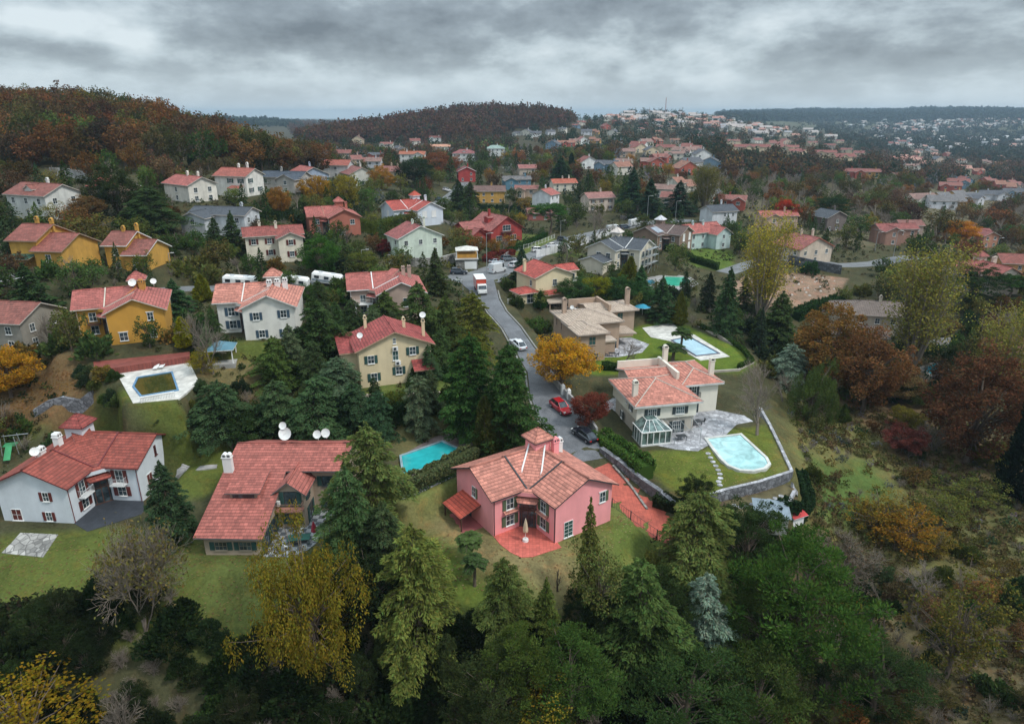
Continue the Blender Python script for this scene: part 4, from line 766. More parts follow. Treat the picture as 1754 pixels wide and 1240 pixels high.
rw.win(F['W'], 6.5, 4.0, .4, .6); rw.win(F['W'], 4.6, .6, .6, 1.2, DKSH); rw.win(F['W'], 8.2, 3.5, .7, 1.1, DKSH)
for x, y, z in ((1.2, 3.2, 8.0), (11.7, 15.6, 9.0), (17.6, 9.6, 8.3)): rw.chim(x, y, 5.3, z, .8, .7, rwu, style='one')
# conservatory: glazed walls and a glass hipped roof
cs = empty('conservatory', (0, 0, 0)); cs.parent = rw.root; GG = glass((.05, .075, .07)); x0, x1, y0, y1 = .1, 5.0, -3.1, .8
m = MB(); m.box(x0, x1, y0, y1, -.6, .15, 0); m.build('base', CONC, cs); m = MB(); m.box(x0 + .1, x1 - .1, y0 + .1, y1, .15, 2.3); m.build('glazing', GG, cs)
m = MB(); a, b, c, d = (x0 + .05, y0 + .05, 2.42), (x1 - .05, y0 + .05, 2.42), (x1 - .05, y1, 2.42), (x0 + .05, y1, 2.42); e_, f = (x0 + 1.5, y0 + 2.0, 3.5), (x1 - 1.5, y0 + 2.0, 3.5); g_, hh = (x0 + 1.5, y1, 3.5), (x1 - 1.5, y1, 3.5)
m.slab([[a, b, f, e_], [b, c, hh, f], [d, a, e_, g_], [e_, f, hh, g_]], .05); m.build('glass_roof', [GG, GG], cs); m = MB()
for i in range(6): xx = x0 + (x1 - x0) * i / 5; m.box(xx - .06, xx + .06, y0 + .0, y0 + .12, .15, 2.4)
for i in range(4): yy = y0 + (y1 - y0) * i / 4; [m.box(q - .06, q + .06, yy, yy + .12, .15, 2.4) for q in (x0 + .06, x1 - .06)]
m.box(x0, x1, y0 - .05, y0 + .1, 2.3, 2.45); m.box(x0 - .02, x0 + .12, y0, y1, 2.3, 2.45); m.box(x1 - .12, x1 + .02, y0, y1, 2.3, 2.45); m.box(x0, x1, y0 - .03, y0 + .12, .1, .35)
for p, q in ((a, e_), (b, f), (e_, f), (e_, g_), (f, hh)): m.tube(p, q, .06, n=4)
for i in range(1, 4): t = i / 4; m.tube((a[0] + (b[0] - a[0]) * t, a[1], a[2]), (e_[0] + (f[0] - e_[0]) * t, e_[1], e_[2]), .045, n=4)
m.build('frame', WHITE, cs)
pg = MB()
for x, y in ((5.4, -3.4), (9.6, -3.6), (9.9, .2)): pg.box(x - .04, x + .04, y - .04, y + .04, -.3, 2.5)
for p, q in (((5.4, -3.4, 2.5), (9.6, -3.6, 2.5)), ((9.6, -3.6, 2.5), (9.9, .6, 2.7)), ((5.4, -3.4, 2.5), (5.4, .6, 2.7)), ((7.5, -3.5, 2.5), (7.6, .6, 2.7))): pg.tube(p, q, .05, n=4)
pg.build('pergola_frame', METAL, rw.root); rw.done()
# tan tiled villa
bw = paint((.42, .30, .22), .8, .1)
be = House('tan_villa', 'tan villa with low sand coloured tiled roofs and a tall chimney, right of the lane', 12.8, 125.4, 1, 16, wall=bw, roof=TTAN, trim=paint((.40, .33, .28)), nick='tan villa'); be.ridge = paint((.45, .36, .3))
F0 = be.block(.6, 6.0, .6, 9, 5.75, kind='hip', sl=.25, ov=.7, th=.25); F1 = be.block(.75, 11.6, 6.4, 16.4, 6.0, kind='hip', sl=.25, ov=.75, th=.25); F2 = be.block(12.8, 18.2, 13.2, 20, 6.1, kind='hip', sl=.25, ov=.75, th=.25)
be.block(8.0, 13.5, 14, 20, 6.2, axis='x', sl=.2, ov=.3); be.cube('parapet', 12.0, 12.5, 12.9, 20.5, 5.5, 7.6, bw); be.cube('parapet', 5.5, 12, 20.2, 20.6, 5.5, 7.4, bw); hpad(be, -2, 20, -1, 21, 4)
be.block(6.0, 9.3, 3.2, 7, 2.9, kind='flat')
be.win(F0['S'], 2.6, 3.4, 1.3, 1.6, None, frame=bw, glas=GREEN); be.win(F0['S'], 2.4, .3, 3.0, 1.3, None, nv=2, frame=paint((.5, .45, .4))); be.win(F1['S'], 7.7, .1, 1.2, 2.1, None, frame=bw, glas=GREEN, door=True); be.win(F1['S'], 9.9, .1, .9, 2.1, None, frame=bw, door=True)
be.win(F2['S'], 2.0, 3.6, 1.2, 1.9, None, frame=bw, glas=GREEN); [be.win(F1['W'], u, 3.6, .5, 1.5, frame=bw) for u in (2, 5, 8)]; be.win(F1['S'], 8.6, 3.4, 1.0, .1, frame=bw)
for x, y, z in ((2.0, 13.5, 9.2), (17.6, 16.0, 9.8)): be.chim(x, y, 6, z, .9, .75, paint((.45, .33, .25)), style='one')
be.canopy(F1['E'], 3.0, 3.2, 5.5, 4.2, .3, TTAN, .2, posts=0); be.dish(3.4, 12.5, 7.8, .4); be.cube('balcony', 6.0, 9.6, 2.9, 6.4, 2.75, 3.1, paint((.5, .42, .35))); be.done()
# cream house with the red roof by the junction
cj = House('cream_house', 'cream house with clean bright red roofs and a small red porch, beside the lane junction', 5.2, 152.4, 6, 28, wall=paint((.68, .58, .38), .8, .08), roof=TBRIGHT, trim=paint((.65, .58, .5)), lod=0, nick='cream house by the junction')
F = cj.block(.6, 10.6, .6, 9.8, 5.75, axis='y', sl=.38, ov=.6); Fb = cj.block(9.2, 14.2, 4.4, 8.6, 5.6, axis='x', sl=.45, ov=.5); hpad(cj, -4, 15, -1, 11, 4)
cj.block(-3.6, .6, .2, 4.0, 2.6, kind='hip', sl=.42, ov=.6); cj.win(F['S'], 5.1, 3.4, 1.0, 1.4, None, nv=1); cj.win(Fb['S'], 3.8, 3.2, 1.3, 1.6, nv=1); cj.balcony(Fb['S'], 3.6, 3.0, 2.6, .8, WHITE, WHITE)
cj.win(((-3.6, .2), (.6, .2)), 2.6, .1, 1.8, 2.1, None, nv=1, door=True); cj.win(F['W'], 7, 3.4, .8, 1.3); cj.canopy(F['S'], 3.6, 2.4, 4.2, 1.8, .7); cj.chim(.9, 6.5, 6, 8.4, .6, .6, style='one'); cj.done()
# house under construction, brown house, three more of the two-winged kind
cn = vhouse('unfinished_house', 'cream unfinished house with slate grey roofs and scaffolding behind white hoarding', (31.4, 190.1), 6, 55, paint((.62, .56, .45), .8, .12), TSLATE, WHITE, sc_=1.0, e=5.4, lod=0, sh=None, chims=(), mid=paint((.62, .55, .5)), nick='unfinished slate roofed house')
hpad(cn, -7, 11, -7, 11, 4); F = cn.F
for u in (2.0, 4.3, 6.6): cn.win(F['B'], u, 3.2, 1.3, 1.6, None, nv=1); cn.win(F['B'], u, .4, 1.3, 1.8, None, nv=1)
for u in (3.5, 6.5): cn.win(F['A'], u, 3.2, 1.2, 1.4, None, arch=True)
cn.block(-9.6, -4.6, 1.5, 8.5, 3.0, axis='x', sl=.35, ov=.5); m = MB()
for i in range(4):
    for y in (-6.9, -5.7): m.tube((1.5 + i * 2.2, y, -1), (1.5 + i * 2.2, y, 6.8), .04, n=4)
    for z in (1.5, 3.5, 5.5): m.tube((1.5 + i * 2.2, -6.9, z), (1.5 + i * 2.2, -5.7, z), .04, n=4)
for z in (1.5, 3.5, 5.5): [m.tube((1.5, y, z), (8.1, y, z), .04, n=4) for y in (-6.9, -5.7)]; m.box(1.5, 8.1, -6.8, -5.8, z, z + .05)
m.tube((1.5, -6.9, -1), (8.1, -6.9, 6), .04, n=4); so = m.build('scaffold', METAL); tag(so, 'metal scaffold standing against the slate roofed house under renovation', 'scaffold'); so.location = cn.root.location; so.rotation_euler = cn.root.rotation_euler; cn.done()
def atK(px, py, z, e): return atz(px, py, z + e + .1)[:2]
bn = vhouse('brown_house', 'brown house with dark roofs and a white pyramid skylight behind the unfinished house', atK(1141, 401, 6, 5), 6, 50, paint((.24, .165, .12), .8, .12), TBROWN, paint((.55, .5, .45)), lod=0, sh=None, chims=(), mid=paint((.6, .6, .62)), nick='brown skylight house')
hpad(bn, -6, 10, -6, 10, 4); F = bn.F
for u in (2.6, 6.6): bn.win(F['B'], u, 3.0, 1.3, 2.2, None, nv=1, glas=WHITE); bn.win(F['B'], u, .2, 1.3, 2.0, None, nv=1, glas=WHITE)
m = MB(); S_ = .47; m.poly([(-3.5, 1.0, 5.18 + S_ * 1.0 + .12), (.4, 1.0, 5.18 + S_ + .12), (.4, 3.8, 5.18 + S_ * 3.8 + .12), (-3.5, 3.8, 5.18 + S_ * 3.8 + .12)]); m.build('roof_panel', paint((.30, .34, .40), .2), bn.root)
m = MB(); m.poly([(5.5, -4.8, 0.12 + 5.18 + S_ * 4.2), (9.2, -4.8, .12 + 5.18 + S_ * .5), (9.2, 2, .12 + 5.18 + S_ * .5), (5.5, 2, .12 + 5.18 + S_ * 4.2)]); m.build('roof_panel', paint((.06, .085, .12), .2), bn.root); bn.done()
tc_ = vhouse('terracotta_house', 'terracotta walled house with a pink tiled turret, beyond the bamboo and garden trees', atK(557, 371, 14, 5), 14, 22, paint((.42, .14, .095), .8, .1), TRUST, paint((.4, .2, .15)), lod=1, chims=((6.5, 2.5),), nick='terracotta house'); hpad(tc_, -6, 10, -6, 10, 4); tc_.win(tc_.F['B'], 6.3, 3.2, 1.2, 1.3); tc_.win(tc_.F['B'], 3, .3, 2.2, 1.5); tc_.done()
w2 = vhouse('pale_blue_house', 'pale blue white house with a red turret roof, set behind a low parking terrace', atK(700, 359, 12, 5), 12, 36, paint((.62, .68, .74), .8, .08), TBRIGHT, WHITE, lod=1, sc_=1.1, chims=((7.5, 3),), mid=TSCAR, nick='pale blue house'); hpad(w2, -6, 11, -6, 11, 4)
for u in (2.5, 6): w2.win(w2.F['B'], u, 2.8, 1.6, 2.0, glas=WHITE)
w2.win(w2.F['A'], 5, 2.8, 1.5, 1.8, glas=WHITE); w2.done()
bh = vhouse('white_trimmed_house', 'brown and white house with thick white roof edges above a pale terrace', atK(641, 496, 9.5, 5.4), 9.5, 14, paint((.45, .33, .27), .8, .12), TRUST, WHITE, lod=0, e=5.4, turret=False, chims=((6, 3), (7.2, 3.4)), nick='white-edged brown house'); hpad(bh, -7, 10, -7, 10, 4); bh.balcony(bh.F['a'], 2.4, 2.8, 3.4, 1.3, WHITE, WHITE); bh.win(bh.F['B'], 5.5, 3.0, 2.0, 1.6); bh.cube('balcony_column', -3.9, -3.6, -.9, -.6, -.2, 2.7, WHITE); bh.cube('balcony_column', -1.6, -1.3, -.9, -.6, -.2, 2.7, WHITE); bh.done()
er = vhouse('cream_house', 'cream house with dark shutters and a red turret at the right, beside an umbrella pine', atK(1676, 468, 2, 5), 2, 14, paint((.58, .48, .40), .8, .1), tiles((.38, .11, .085)), paint((.4, .2, .15)), lod=1, sh=DKSH, chims=((6.5, 2.2), (7.5, 2.6)), nick='cream house at the right'); hpad(er, -6, 10, -6, 10, 4)
for u in (2, 4.6, 7): er.win(er.F['A'], u, 3, .9, 1.2, DKSH)
er.done()
# ------------------------------------------------------------------ houses further up the hillside
def autowin(h, F, e, floors=2, sp=3.3, sh=None, w=.95, hh=1.2):
    (a, b), (c, d) = F; L = math.hypot(c - a, d - b); n = max(1, int(L / sp))
    for fl in range(floors):
        z = e - 2.0 - 2.7 * (floors - 1 - fl)
        for i in range(n):
            if rng.uniform() < .2: continue
            h.win(F, L * (i + .5) / n, z if z > .2 else .4, w, hh, sh)
def gen(tpl, px, py, w, d, e, yaw, wall, roof, label, name='house', lod=1, trim=None, sh=None, ch=1, porch=0, dorm=0, sl=.45, fl=2, nick=None, z=None, wz=None):
    p = G(px, py) if z is None else atz(px, py, z)
    h = House(name, label, float(p[0]), float(p[1]), float(p[2]), yaw, wall=wall, roof=roof, trim=trim or paint((.5, .45, .4)), lod=lod, nick=nick); pad(*[float(v) for v in h.world(0, d / 2)[:2]], h.z, max(w, d) * .55, 5); hw = w / 2
    if lod < 2: aw = lambda F, ee=e, **k: autowin(h, F, ee, fl, sh=sh, **k)
    else: aw = lambda F, ee=e, **k: autowin(h, F, ee, fl, sp=4.2, w=1.5, **k)
    if tpl == 'gx': F = h.block(-hw, hw, 0, d, e, axis='x', sl=sl); aw(F['S']); aw(F['E']) if lod < 2 else None; ap = (0, d / 2, e + sl * d / 2)
    elif tpl == 'gy': F = h.block(-hw, hw, 0, d, e, axis='y', sl=sl); aw(F['S']); aw(F['W']) if lod < 2 else None; ap = (0, d / 2, e + sl * w / 2)
    elif tpl == 'hip': F = h.block(-hw, hw, 0, d, e, kind='hip', sl=sl); aw(F['S']); aw(F['E']) if lod < 2 else None; ap = (0, d / 2, e + sl * min(w, d) / 2)
    elif tpl == 'L':      # main range along x and a gabled wing coming forward on the left
        F = h.block(-hw, hw, d * .35, d, e, axis='x', sl=sl); F2 = h.block(-hw + .3, -hw + w * .45, -.2, d * .7, e - .4, axis='y', sl=sl); aw(F2['S']); h.pts += []; k = ((-hw + w * .45, d * .35), (hw, d * .35)); aw(k); ap = (hw * .4, d * .67, e + sl * d * .3)
    elif tpl == 'R':
        F = h.block(-hw, hw, d * .35, d, e, axis='x', sl=sl); F2 = h.block(hw - w * .45, hw - .3, -.2, d * .7, e - .4, axis='y', sl=sl); aw(F2['S']); k = ((-hw, d * .35), (hw - w * .45, d * .35)); aw(k); ap = (-hw * .4, d * .67, e + sl * d * .3)
    elif tpl == 'step':   # two stepped ranges side by side
        F = h.block(-hw, 0, 0, d, e, axis='x', sl=sl); F2 = h.block(.02, hw, -1.0, d - .3, e - 1.7, axis='x', sl=sl); aw(F['S']); aw(F2['S'], e - 1.7); ap = (-hw * .5, d / 2, e + sl * d / 2)
    if tpl in ('L', 'R') and lod < 2: aw(F['E'] if tpl == 'L' else F['W'])
    for i in range(ch): h.chim(ap[0] + (i - .5 * (ch - 1)) * w * .28 + w * .12, ap[1] + rng.uniform(-1, 1), ap[2] - 1.2, ap[2] + rng.uniform(.7, 1.3), .6, .5, style='one', mat=None if lod else None)
    if porch: h.block(-hw + porch - 2, -hw + porch + 2, -2.2, -.01, 2.4, kind='shed', sl=.22, ov=.3)
    if dorm:
        h.block(-1.3, 1.3, d * .12, d * .4, e + 1.1, axis='y', sl=.6, ov=.3, zb=e - .3)
    h.done(); return h
P = paint; WC = P((.70, .66, .58)); WW = P((.74, .75, .74)); CRM = P((.66, .54, .38)); MUS = P((.56, .31, .06)); RDW = P((.36, .045, .04)); SAL = P((.5, .22, .16)); GRW = P((.30, .36, .42)); MINT = P((.60, .70, .62))
gen('gx', 52, 376, 13, 9, 5.6, -22, P((.66, .66, .62)), TDARK, 'tall white house with a dark dormer and a glazed lower floor, upper left', 'white_house', 0, ch=1, dorm=1, nick='tall white house at the upper left')
h = gen('step', 72, 462, 11.0, 9.5, 5.6, -6, MUS, tiles((.27, .085, .065), var=.45), 'yellow house with stepped dark red roofs and a green awning above a pool terrace', 'yellow_house', 0, ch=2, trim=P((.35, .25, .18)), nick='yellow house above the pool terrace'); h.canopy(((-5.5, 0), (0, 0)), 2.8, 3.0, 5.0, 2.6, .6, P((.03, .09, .06)), posts=0)
gen('step', 222, 462, 8.6, 8.5, 5.0, -2, MUS, TDARK, 'small yellow house with white roof edges, half hidden by garden trees', 'yellow_house', 0, ch=2, trim=WHITE, nick='small yellow house')
gen('gx', 398, 336, 11, 8, 5.8, -18, P((.74, .72, .66)), TRED, 'white house with green door and balcony at the foot of the oak wood', 'white_house', 0, sh=GREEN, ch=2, porch=8, nick='green door house')
gen('L', 360, 408, 15, 11, 5.2, -10, P((.55, .58, .60)), TSLATE, 'white house with long slate grey roofs behind two pointed firs', 'grey_roofed_house', 0, sl=.38, nick='grey roofed house on the left')
gen('R', 476, 450, 13, 10, 6.0, 22, P((.70, .64, .52)), tiles((.36, .10, .075)), 'cream house with a broad red gable, dark red shutters and tall white chimneys', 'cream_house', 0, sh=REDSH, ch=2, nick='cream house with red shutters')
gen('gy', 722, 446, 12.5, 9, 6.4, 30, P((.60, .68, .58)), tiles((.40, .12, .10)), 'pale mint green house with a tall plain gable, above the junction', 'mint_house', 0, trim=WHITE, ch=2, nick='mint green house')
p = G(868, 414); h = House('red_house', 'deep red house with broad pink roofs and a dark window gable behind the clipped hedge', float(p[0]), float(p[1]), float(p[2]), 34, wall=RDW, roof=tiles((.42, .14, .11)), trim=P((.3, .06, .05)), lod=0, nick='deep red house'); pad(*[float(v) for v in h.world(-3, 8)[:2]], h.z, 10, 5)
F = h.block(-6, 6, 0, 14, 4.2, axis='y', sl=.62, ov=.7); Fb = h.block(-13, -5.9, 4.5, 11, 4.6, axis='x', sl=.5); Fc = h.block(-12.2, -7.2, 1.2, 5, 2.9, axis='y', sl=.7)
h.win(F['S'], 6, 3.6, 3.0, 1.7, nv=2); h.balcony(F['S'], 6, 3.2, 4.6, 1.2, DKWOOD); h.win(F['S'], 3, .4, 2.2, 1.7, nv=2); h.win(F['S'], 8.6, .4, 2.2, 1.7, nv=2); h.win(Fc['S'], 2.5, .5, 2.2, 1.6, nv=2); h.block(-3.9, -2.1, 5, 7.5, 7.2, axis='x', sl=.2, ov=.2, zb=5); h.chim(-1, 9, 7, 9); h.done()
gen('gx', 305, 345, 13, 8, 4.6, -38, WC, TRUST, 'low white house with a stepped red roof between dark trees on the left', 'white_house', 1, ch=2)
gen('gx', 172, 345, 10, 8, 3.6, -30, P((.3, .2, .15)), tiles((.42, .09, .06)), 'low house showing only its orange red roof among shrubs, upper left', 'red_roofed_house', 1, ch=1)
gen('gx', 2, 600, 9, 9, 4.8, -8, P((.28, .26, .22)), TDARK, 'house cut by the left edge with a dark red roof and a deep veranda', 'veranda_house', 0, ch=0, nick='veranda house at the left edge')
gen('R', 472, 330, 15, 10, 4.6, -14, P((.45, .42, .38)), tiles((.06, .075, .10)), 'beige house with blue slate roofs and a white chimney, upper left', 'slate_roofed_house', 0, ch=1, dorm=0, nick='blue slate roofed house')
gen('gy', 540, 322, 11, 13, 4.6, 36, P((.34, .40, .50)), TRUST, 'blue grey gabled house with a pale red roof', 'blue_grey_house', 1, ch=1)
gen('gx', 576, 305, 11, 8, 5.4, -6, P((.6, .6, .6)), TRED, 'white walled house with a red roof behind the blue grey gable', 'white_house', 1, ch=0)
gen('gy', 622, 318, 11, 13, 4.8, 30, P((.60, .60, .54)), tiles((.36, .14, .11)), 'pale green white gabled house with a brown red roof above the yellow tree', 'gabled_house', 1, ch=1)
gen('gx', 665, 312, 12, 8, 5.0, -20, P((.5, .4, .3)), tiles((.36, .15, .12)), 'low brown red roofed house left of two dark round trees', 'brown_roofed_house', 1, ch=2)
gen('R', 705, 280, 16, 10, 5.5, 0, P((.70, .70, .68)), TORG, 'white villa with a hipped orange red roof on the middle hillside', 'white_villa', 1, ch=2)
gen('gx', 755, 260, 18, 8, 4.5, 10, P((.6, .6, .6)), tiles((.6, .3, .2)), 'long pale house with a flat orange roof', 'long_house', 2, ch=0)
gen('hip', 795, 277, 17, 11, 5.8, 0, WW, P and tiles((.28, .10, .10)), 'white villa with a plum coloured hipped roof and dormer', 'white_villa', 1, ch=1, dorm=1)
gen('hip', 848, 268, 15, 10, 6.2, 0, WW, tiles((.30, .40, .36)), 'white villa with a pale green roof and tall glass windows', 'white_villa', 1, ch=1, trim=WHITE)
gen('gy', 800, 312, 9, 9, 5.5, 10, P((.40, .05, .045)), tiles((.36, .12, .11)), 'small red gabled house beside the brown round tree', 'red_house', 1, ch=1, trim=WHITE)
gen('gx', 836, 348, 15, 8, 5.2, 4, P((.58, .33, .08)), tiles((.17, .10, .085)), 'orange yellow house with a brown roof behind a tall clipped hedge', 'orange_house', 1, ch=1, nick='orange yellow house behind the hedge')
gen('L', 888, 325, 14, 9, 4.8, 10, P((.10, .22, .30)), tiles((.16, .15, .15)), 'teal blue house with grey roofs', 'teal_house', 1, ch=1, nick='teal house')
gen('gx', 950, 355, 8, 9, 5.5, 58, P((.74, .76, .78)), TRUST, 'narrow white gable with a red roof left of the junction trees', 'white_house', 1, ch=1)
gen('gx', 925, 378, 9, 6, 3.0, 10, P((.3, .1, .08)), tiles((.34, .13, .1)), 'small outbuilding with a red roof behind the umbrella pine', 'outbuilding', 1, ch=0)
gen('gx', 1030, 362, 12, 8, 5.6, 20, P((.60, .50, .42)), tiles((.42, .2, .16)), 'cream and pink house with a faded red roof above the white vans', 'cream_house', 1, ch=1, sh=DKWOOD, nick='faded red roof above the vans')
gen('gx', 968, 328, 12, 7, 4.0, 14, P((.65, .6, .5)), tiles((.55, .15, .08)), 'house with a bright orange red roof behind the hedge row', 'orange_roofed_house', 1, ch=2)
gen('gx', 905, 300, 11, 8, 4.0, 10, P((.5, .42, .35)), tiles((.42, .16, .13)), 'small salmon roofed house among the middle trees', 'small_house', 2, ch=1)
gen('R', 1222, 428, 15, 11, 5.4, 30, P((.50, .62, .60)), TRUST, 'half timbered pale green house with pink red roofs and a tall chimney', 'timbered_house', 0, ch=2, sl=.6, nick='half timbered house')
gen('gx', 1240, 385, 11, 8, 5, 20, P((.6, .62, .64)), TSLATE, 'white house with a dark grey roof beyond the half timbered house', 'grey_roofed_house', 1, ch=1)
gen('L', 1340, 395, 14, 9, 5, 5, P((.52, .36, .28)), TRUST, 'pinkish house with a round turret under the red autumn tree', 'pinkish_house', 1, ch=2, nick='pinkish house under the red tree')
gen('gy', 1395, 450, 13, 11, 4.6, 24, P((.60, .50, .40)), tiles((.40, .13, .10)), 'cream house with a long sloping red roof above the rubble lot', 'cream_house', 0, ch=2, trim=P((.45, .15, .1)), nick='cream house above the rubble lot')
gen('gy', 1432, 395, 10, 9, 5, 20, P((.16, .13, .12)), TSLATE, 'dark walled house with black roofs among pines', 'dark_house', 1, ch=1)
gen('L', 1545, 420, 14, 9, 5.2, 4, P((.36, .20, .15)), tiles((.34, .10, .08)), 'brown house with a red turret left of the orange tree', 'brown_house', 1, ch=1, nick='brown house left of the orange tree')
gen('R', 1678, 425, 16, 10, 5.4, 8, P((.44, .20, .13)), tiles((.34, .11, .09)), 'salmon house with white window frames right of the orange tree', 'salmon_house', 1, ch=2, nick='salmon house right of the orange tree')
gen('gx', 1752, 478, 14, 10, 5.2, -12, P((.50, .24, .09)), tiles((.32, .10, .07)), 'orange walled house cut by the right edge', 'orange_house', 1, ch=1, nick='orange house at the right edge')
gen('hip', 1512, 572, 20, 11, 4.4, -14, P((.48, .42, .34)), tiles((.17, .13, .11), var=.3), 'low cream house with a wide grey brown roof behind the tall poplar', 'wide_roofed_house', 0, sl=.35, ch=2, fl=1, nick='wide grey roofed house'); gen('hip', 1455, 592, 15, 8, 2.6, -20, P((.40, .35, .28)), tiles((.16, .12, .105), var=.3), 'low garage wing with a grey brown roof in front of the orange trees', 'garage', 1, sl=.3, ch=0, fl=1)
gen('gx', 1738, 640, 12, 8, 5.0, 0, P((.40, .24, .08)), TDARK, 'yellow house with a dark roof behind bare trees at the right edge', 'yellow_house', 1, ch=1)
gen('gx', 1560, 405, 9, 7, 4.4, 0, P((.4, .3, .25)), tiles((.32, .13, .1)), 'small house with a dull red roof behind the brown house', 'small_house', 2, ch=0)
# ---- the far hillsides
FARR = [tiles(c) for c in ((.34, .13, .10), (.40, .19, .12), (.28, .11, .09), (.10, .105, .12), (.36, .22, .17), (.25, .085, .07), (.17, .16, .16), (.40, .19, .16))]; FARW = [WC, WW, CRM, P((.55, .42, .33)), P((.42, .1, .07)), P((.62, .62, .66)), P((.5, .3, .1)), P((.2, .3, .4))]
far = []     # px, py, width, wall, roof, template
for s_ in """613 247 14 2 2 gy|660 255 14 0 2 L|640 275 12 4 3 gx|712 248 12 0 5 gx|745 243 13 1 5 L|682 262 12 3 3 gx|590 272 12 3 5 gx|622 285 13 3 2 gx|640 288 10 5 4 gx|885 234 14 1 3 gx|900 233 14 0 3 gy|918 236 13 1 3 gx|945 232 12 5 3 gx|960 228 12 0 3 gx|988 220 12 7 0 gx|998 216 14 0 0 L|1040 222 13 4 5 gy|1048 232 14 0 3 gy|1005 232 14 5 3 gx|1020 230 10 6 1 gx|1000 248 15 1 0 gy|1018 246 12 6 1 gx|955 252 14 0 1 L|975 252 14 4 1 gx|985 250 12 2 4 gx|945 256 13 7 3 gy|1090 258 15 1 5 gx|1110 250 14 0 4 gx|1128 246 14 4 1 gx|1098 262 14 2 5 gy|1118 268 12 2 3 gy|1138 262 15 2 5 L|1155 246 12 3 1 gx|1075 270 12 3 4 gx|1165 268 14 1 4 step|1182 262 16 1 0 step|1195 268 16 0 4 R|1205 275 14 1 3 gy|1010 290 14 1 5 gy|1035 295 14 7 3 gx|1062 290 12 0 4 gx|1140 280 15 4 2 gx|1155 275 14 0 4 L|1110 288 10 4 4 gx|1125 290 10 4 5 gy|1180 300 15 4 1 gy|1190 290 14 5 3 gx|1070 300 12 0 1 gx|1215 290 16 7 3 gy|1175 330 12 0 1 gx|900 340 12 3 2 gx|1250 360 12 4 2 gx|1150 355 10 3 2 gx|1135 340 10 0 4 gx|1225 345 10 1 3 gx
1258 248 16 2 0 L|1275 262 17 2 5 R|1300 246 16 0 0 gx|1305 262 18 2 5 L|1330 252 17 2 0 gx|1348 248 16 3 5 gy|1352 262 18 2 0 L|1372 268 18 2 5 R|1395 250 17 2 0 gx|1420 254 16 3 5 L|1415 272 18 2 5 L|1448 262 18 2 0 R|1455 278 20 2 5 L|1440 246 15 2 2 gx|1390 240 12 0 4 gx|1470 268 14 2 0 gx
1462 305 16 4 5 R|1486 306 17 6 0 L|1570 275 15 4 2 gx|1565 292 13 0 4 gx|1610 278 18 3 3 gy|1640 322 17 7 0 R|1628 330 16 4 2 L|1655 318 14 7 5 gy|1682 300 16 4 1 L|1700 318 14 4 2 gx|1722 325 16 4 1 gx|1742 322 14 3 2 gx|1650 280 13 0 1 gx|1600 262 12 0 4 gx|1575 262 12 1 5 gx|1625 268 13 4 1 gx|1690 282 12 2 4 gx|1560 250 15 1 2 step|1530 250 20 1 5 step|1545 246 18 1 0 gx
1592 352 18 0 4 L|1635 352 20 6 6 step|1660 348 20 6 6 step|1685 352 18 5 3 L|1705 345 20 5 3 gx|1615 358 16 5 6 gx|1740 340 16 7 3 gx""".replace('\n', '|').split('|'):
    a = s_.split(); far.append((float(a[0]), float(a[1]), float(a[2]), int(a[3]), int(a[4]), a[5]))
wn_ = ['white', 'plain white', 'cream', 'brown', 'red', 'grey', 'ochre', 'blue']; rn_ = ['red', 'orange', 'dull red', 'slate', 'salmon', 'dark red', 'grey', 'pink']; tn_ = dict(gy='gable facing the valley', gx='long side facing the valley', L='forward wing on its left', R='forward wing on its right', step='stepped roof', hip='hipped roof')
LB = {}
for px, py, w, wi, ri, tpl in far:
    if px < 720: rg = 'below the brown wooded hill'
    elif px < 980 and py < 300: rg = 'right of the wooded hill'
    elif px < 1250 and py < 300: rg = 'on the village slope'
    elif px < 1250: rg = 'among the central trees'
    elif px < 1500 and py < 290: rg = 'on the ridge estate'
    elif py < 335: rg = 'in the right valley'
    else: rg = 'in the right edge row'
    lb = f'{wn_[wi]} %s with {rn_[ri]} %s {rg}'; LB.setdefault(lb, []).append((px, py, w, wi, ri, tpl, rg))
ORD = ['leftmost', 'second from left', 'third from left', 'fourth from left', 'fifth from left', 'sixth from left', 'seventh from left', 'eighth from left', 'ninth from left', 'tenth from left']
for lb, L_ in LB.items():
    L_.sort()
    for i, (px, py, w, wi, ri, tpl, rg) in enumerate(L_):
        if tpl == 'gx' and rng.uniform() < .65: tpl = ('L', 'R', 'step')[rng.integers(3)]
        l2 = lb % ('house', 'roof') if len(L_) == 1 else ORD[i] + ' of the ' + lb % ('houses', 'roofs')
        h = gen(tpl, px, py, w * rng.uniform(.85, 1.0), w * rng.uniform(.6, .7), rng.uniform(3.9, 4.9), rng.uniform(-35, 35), FARW[wi], FARR[ri], l2, 'house', 2, ch=1, sl=rng.uniform(.45, .6)); h.root['group'] = 'houses ' + rg
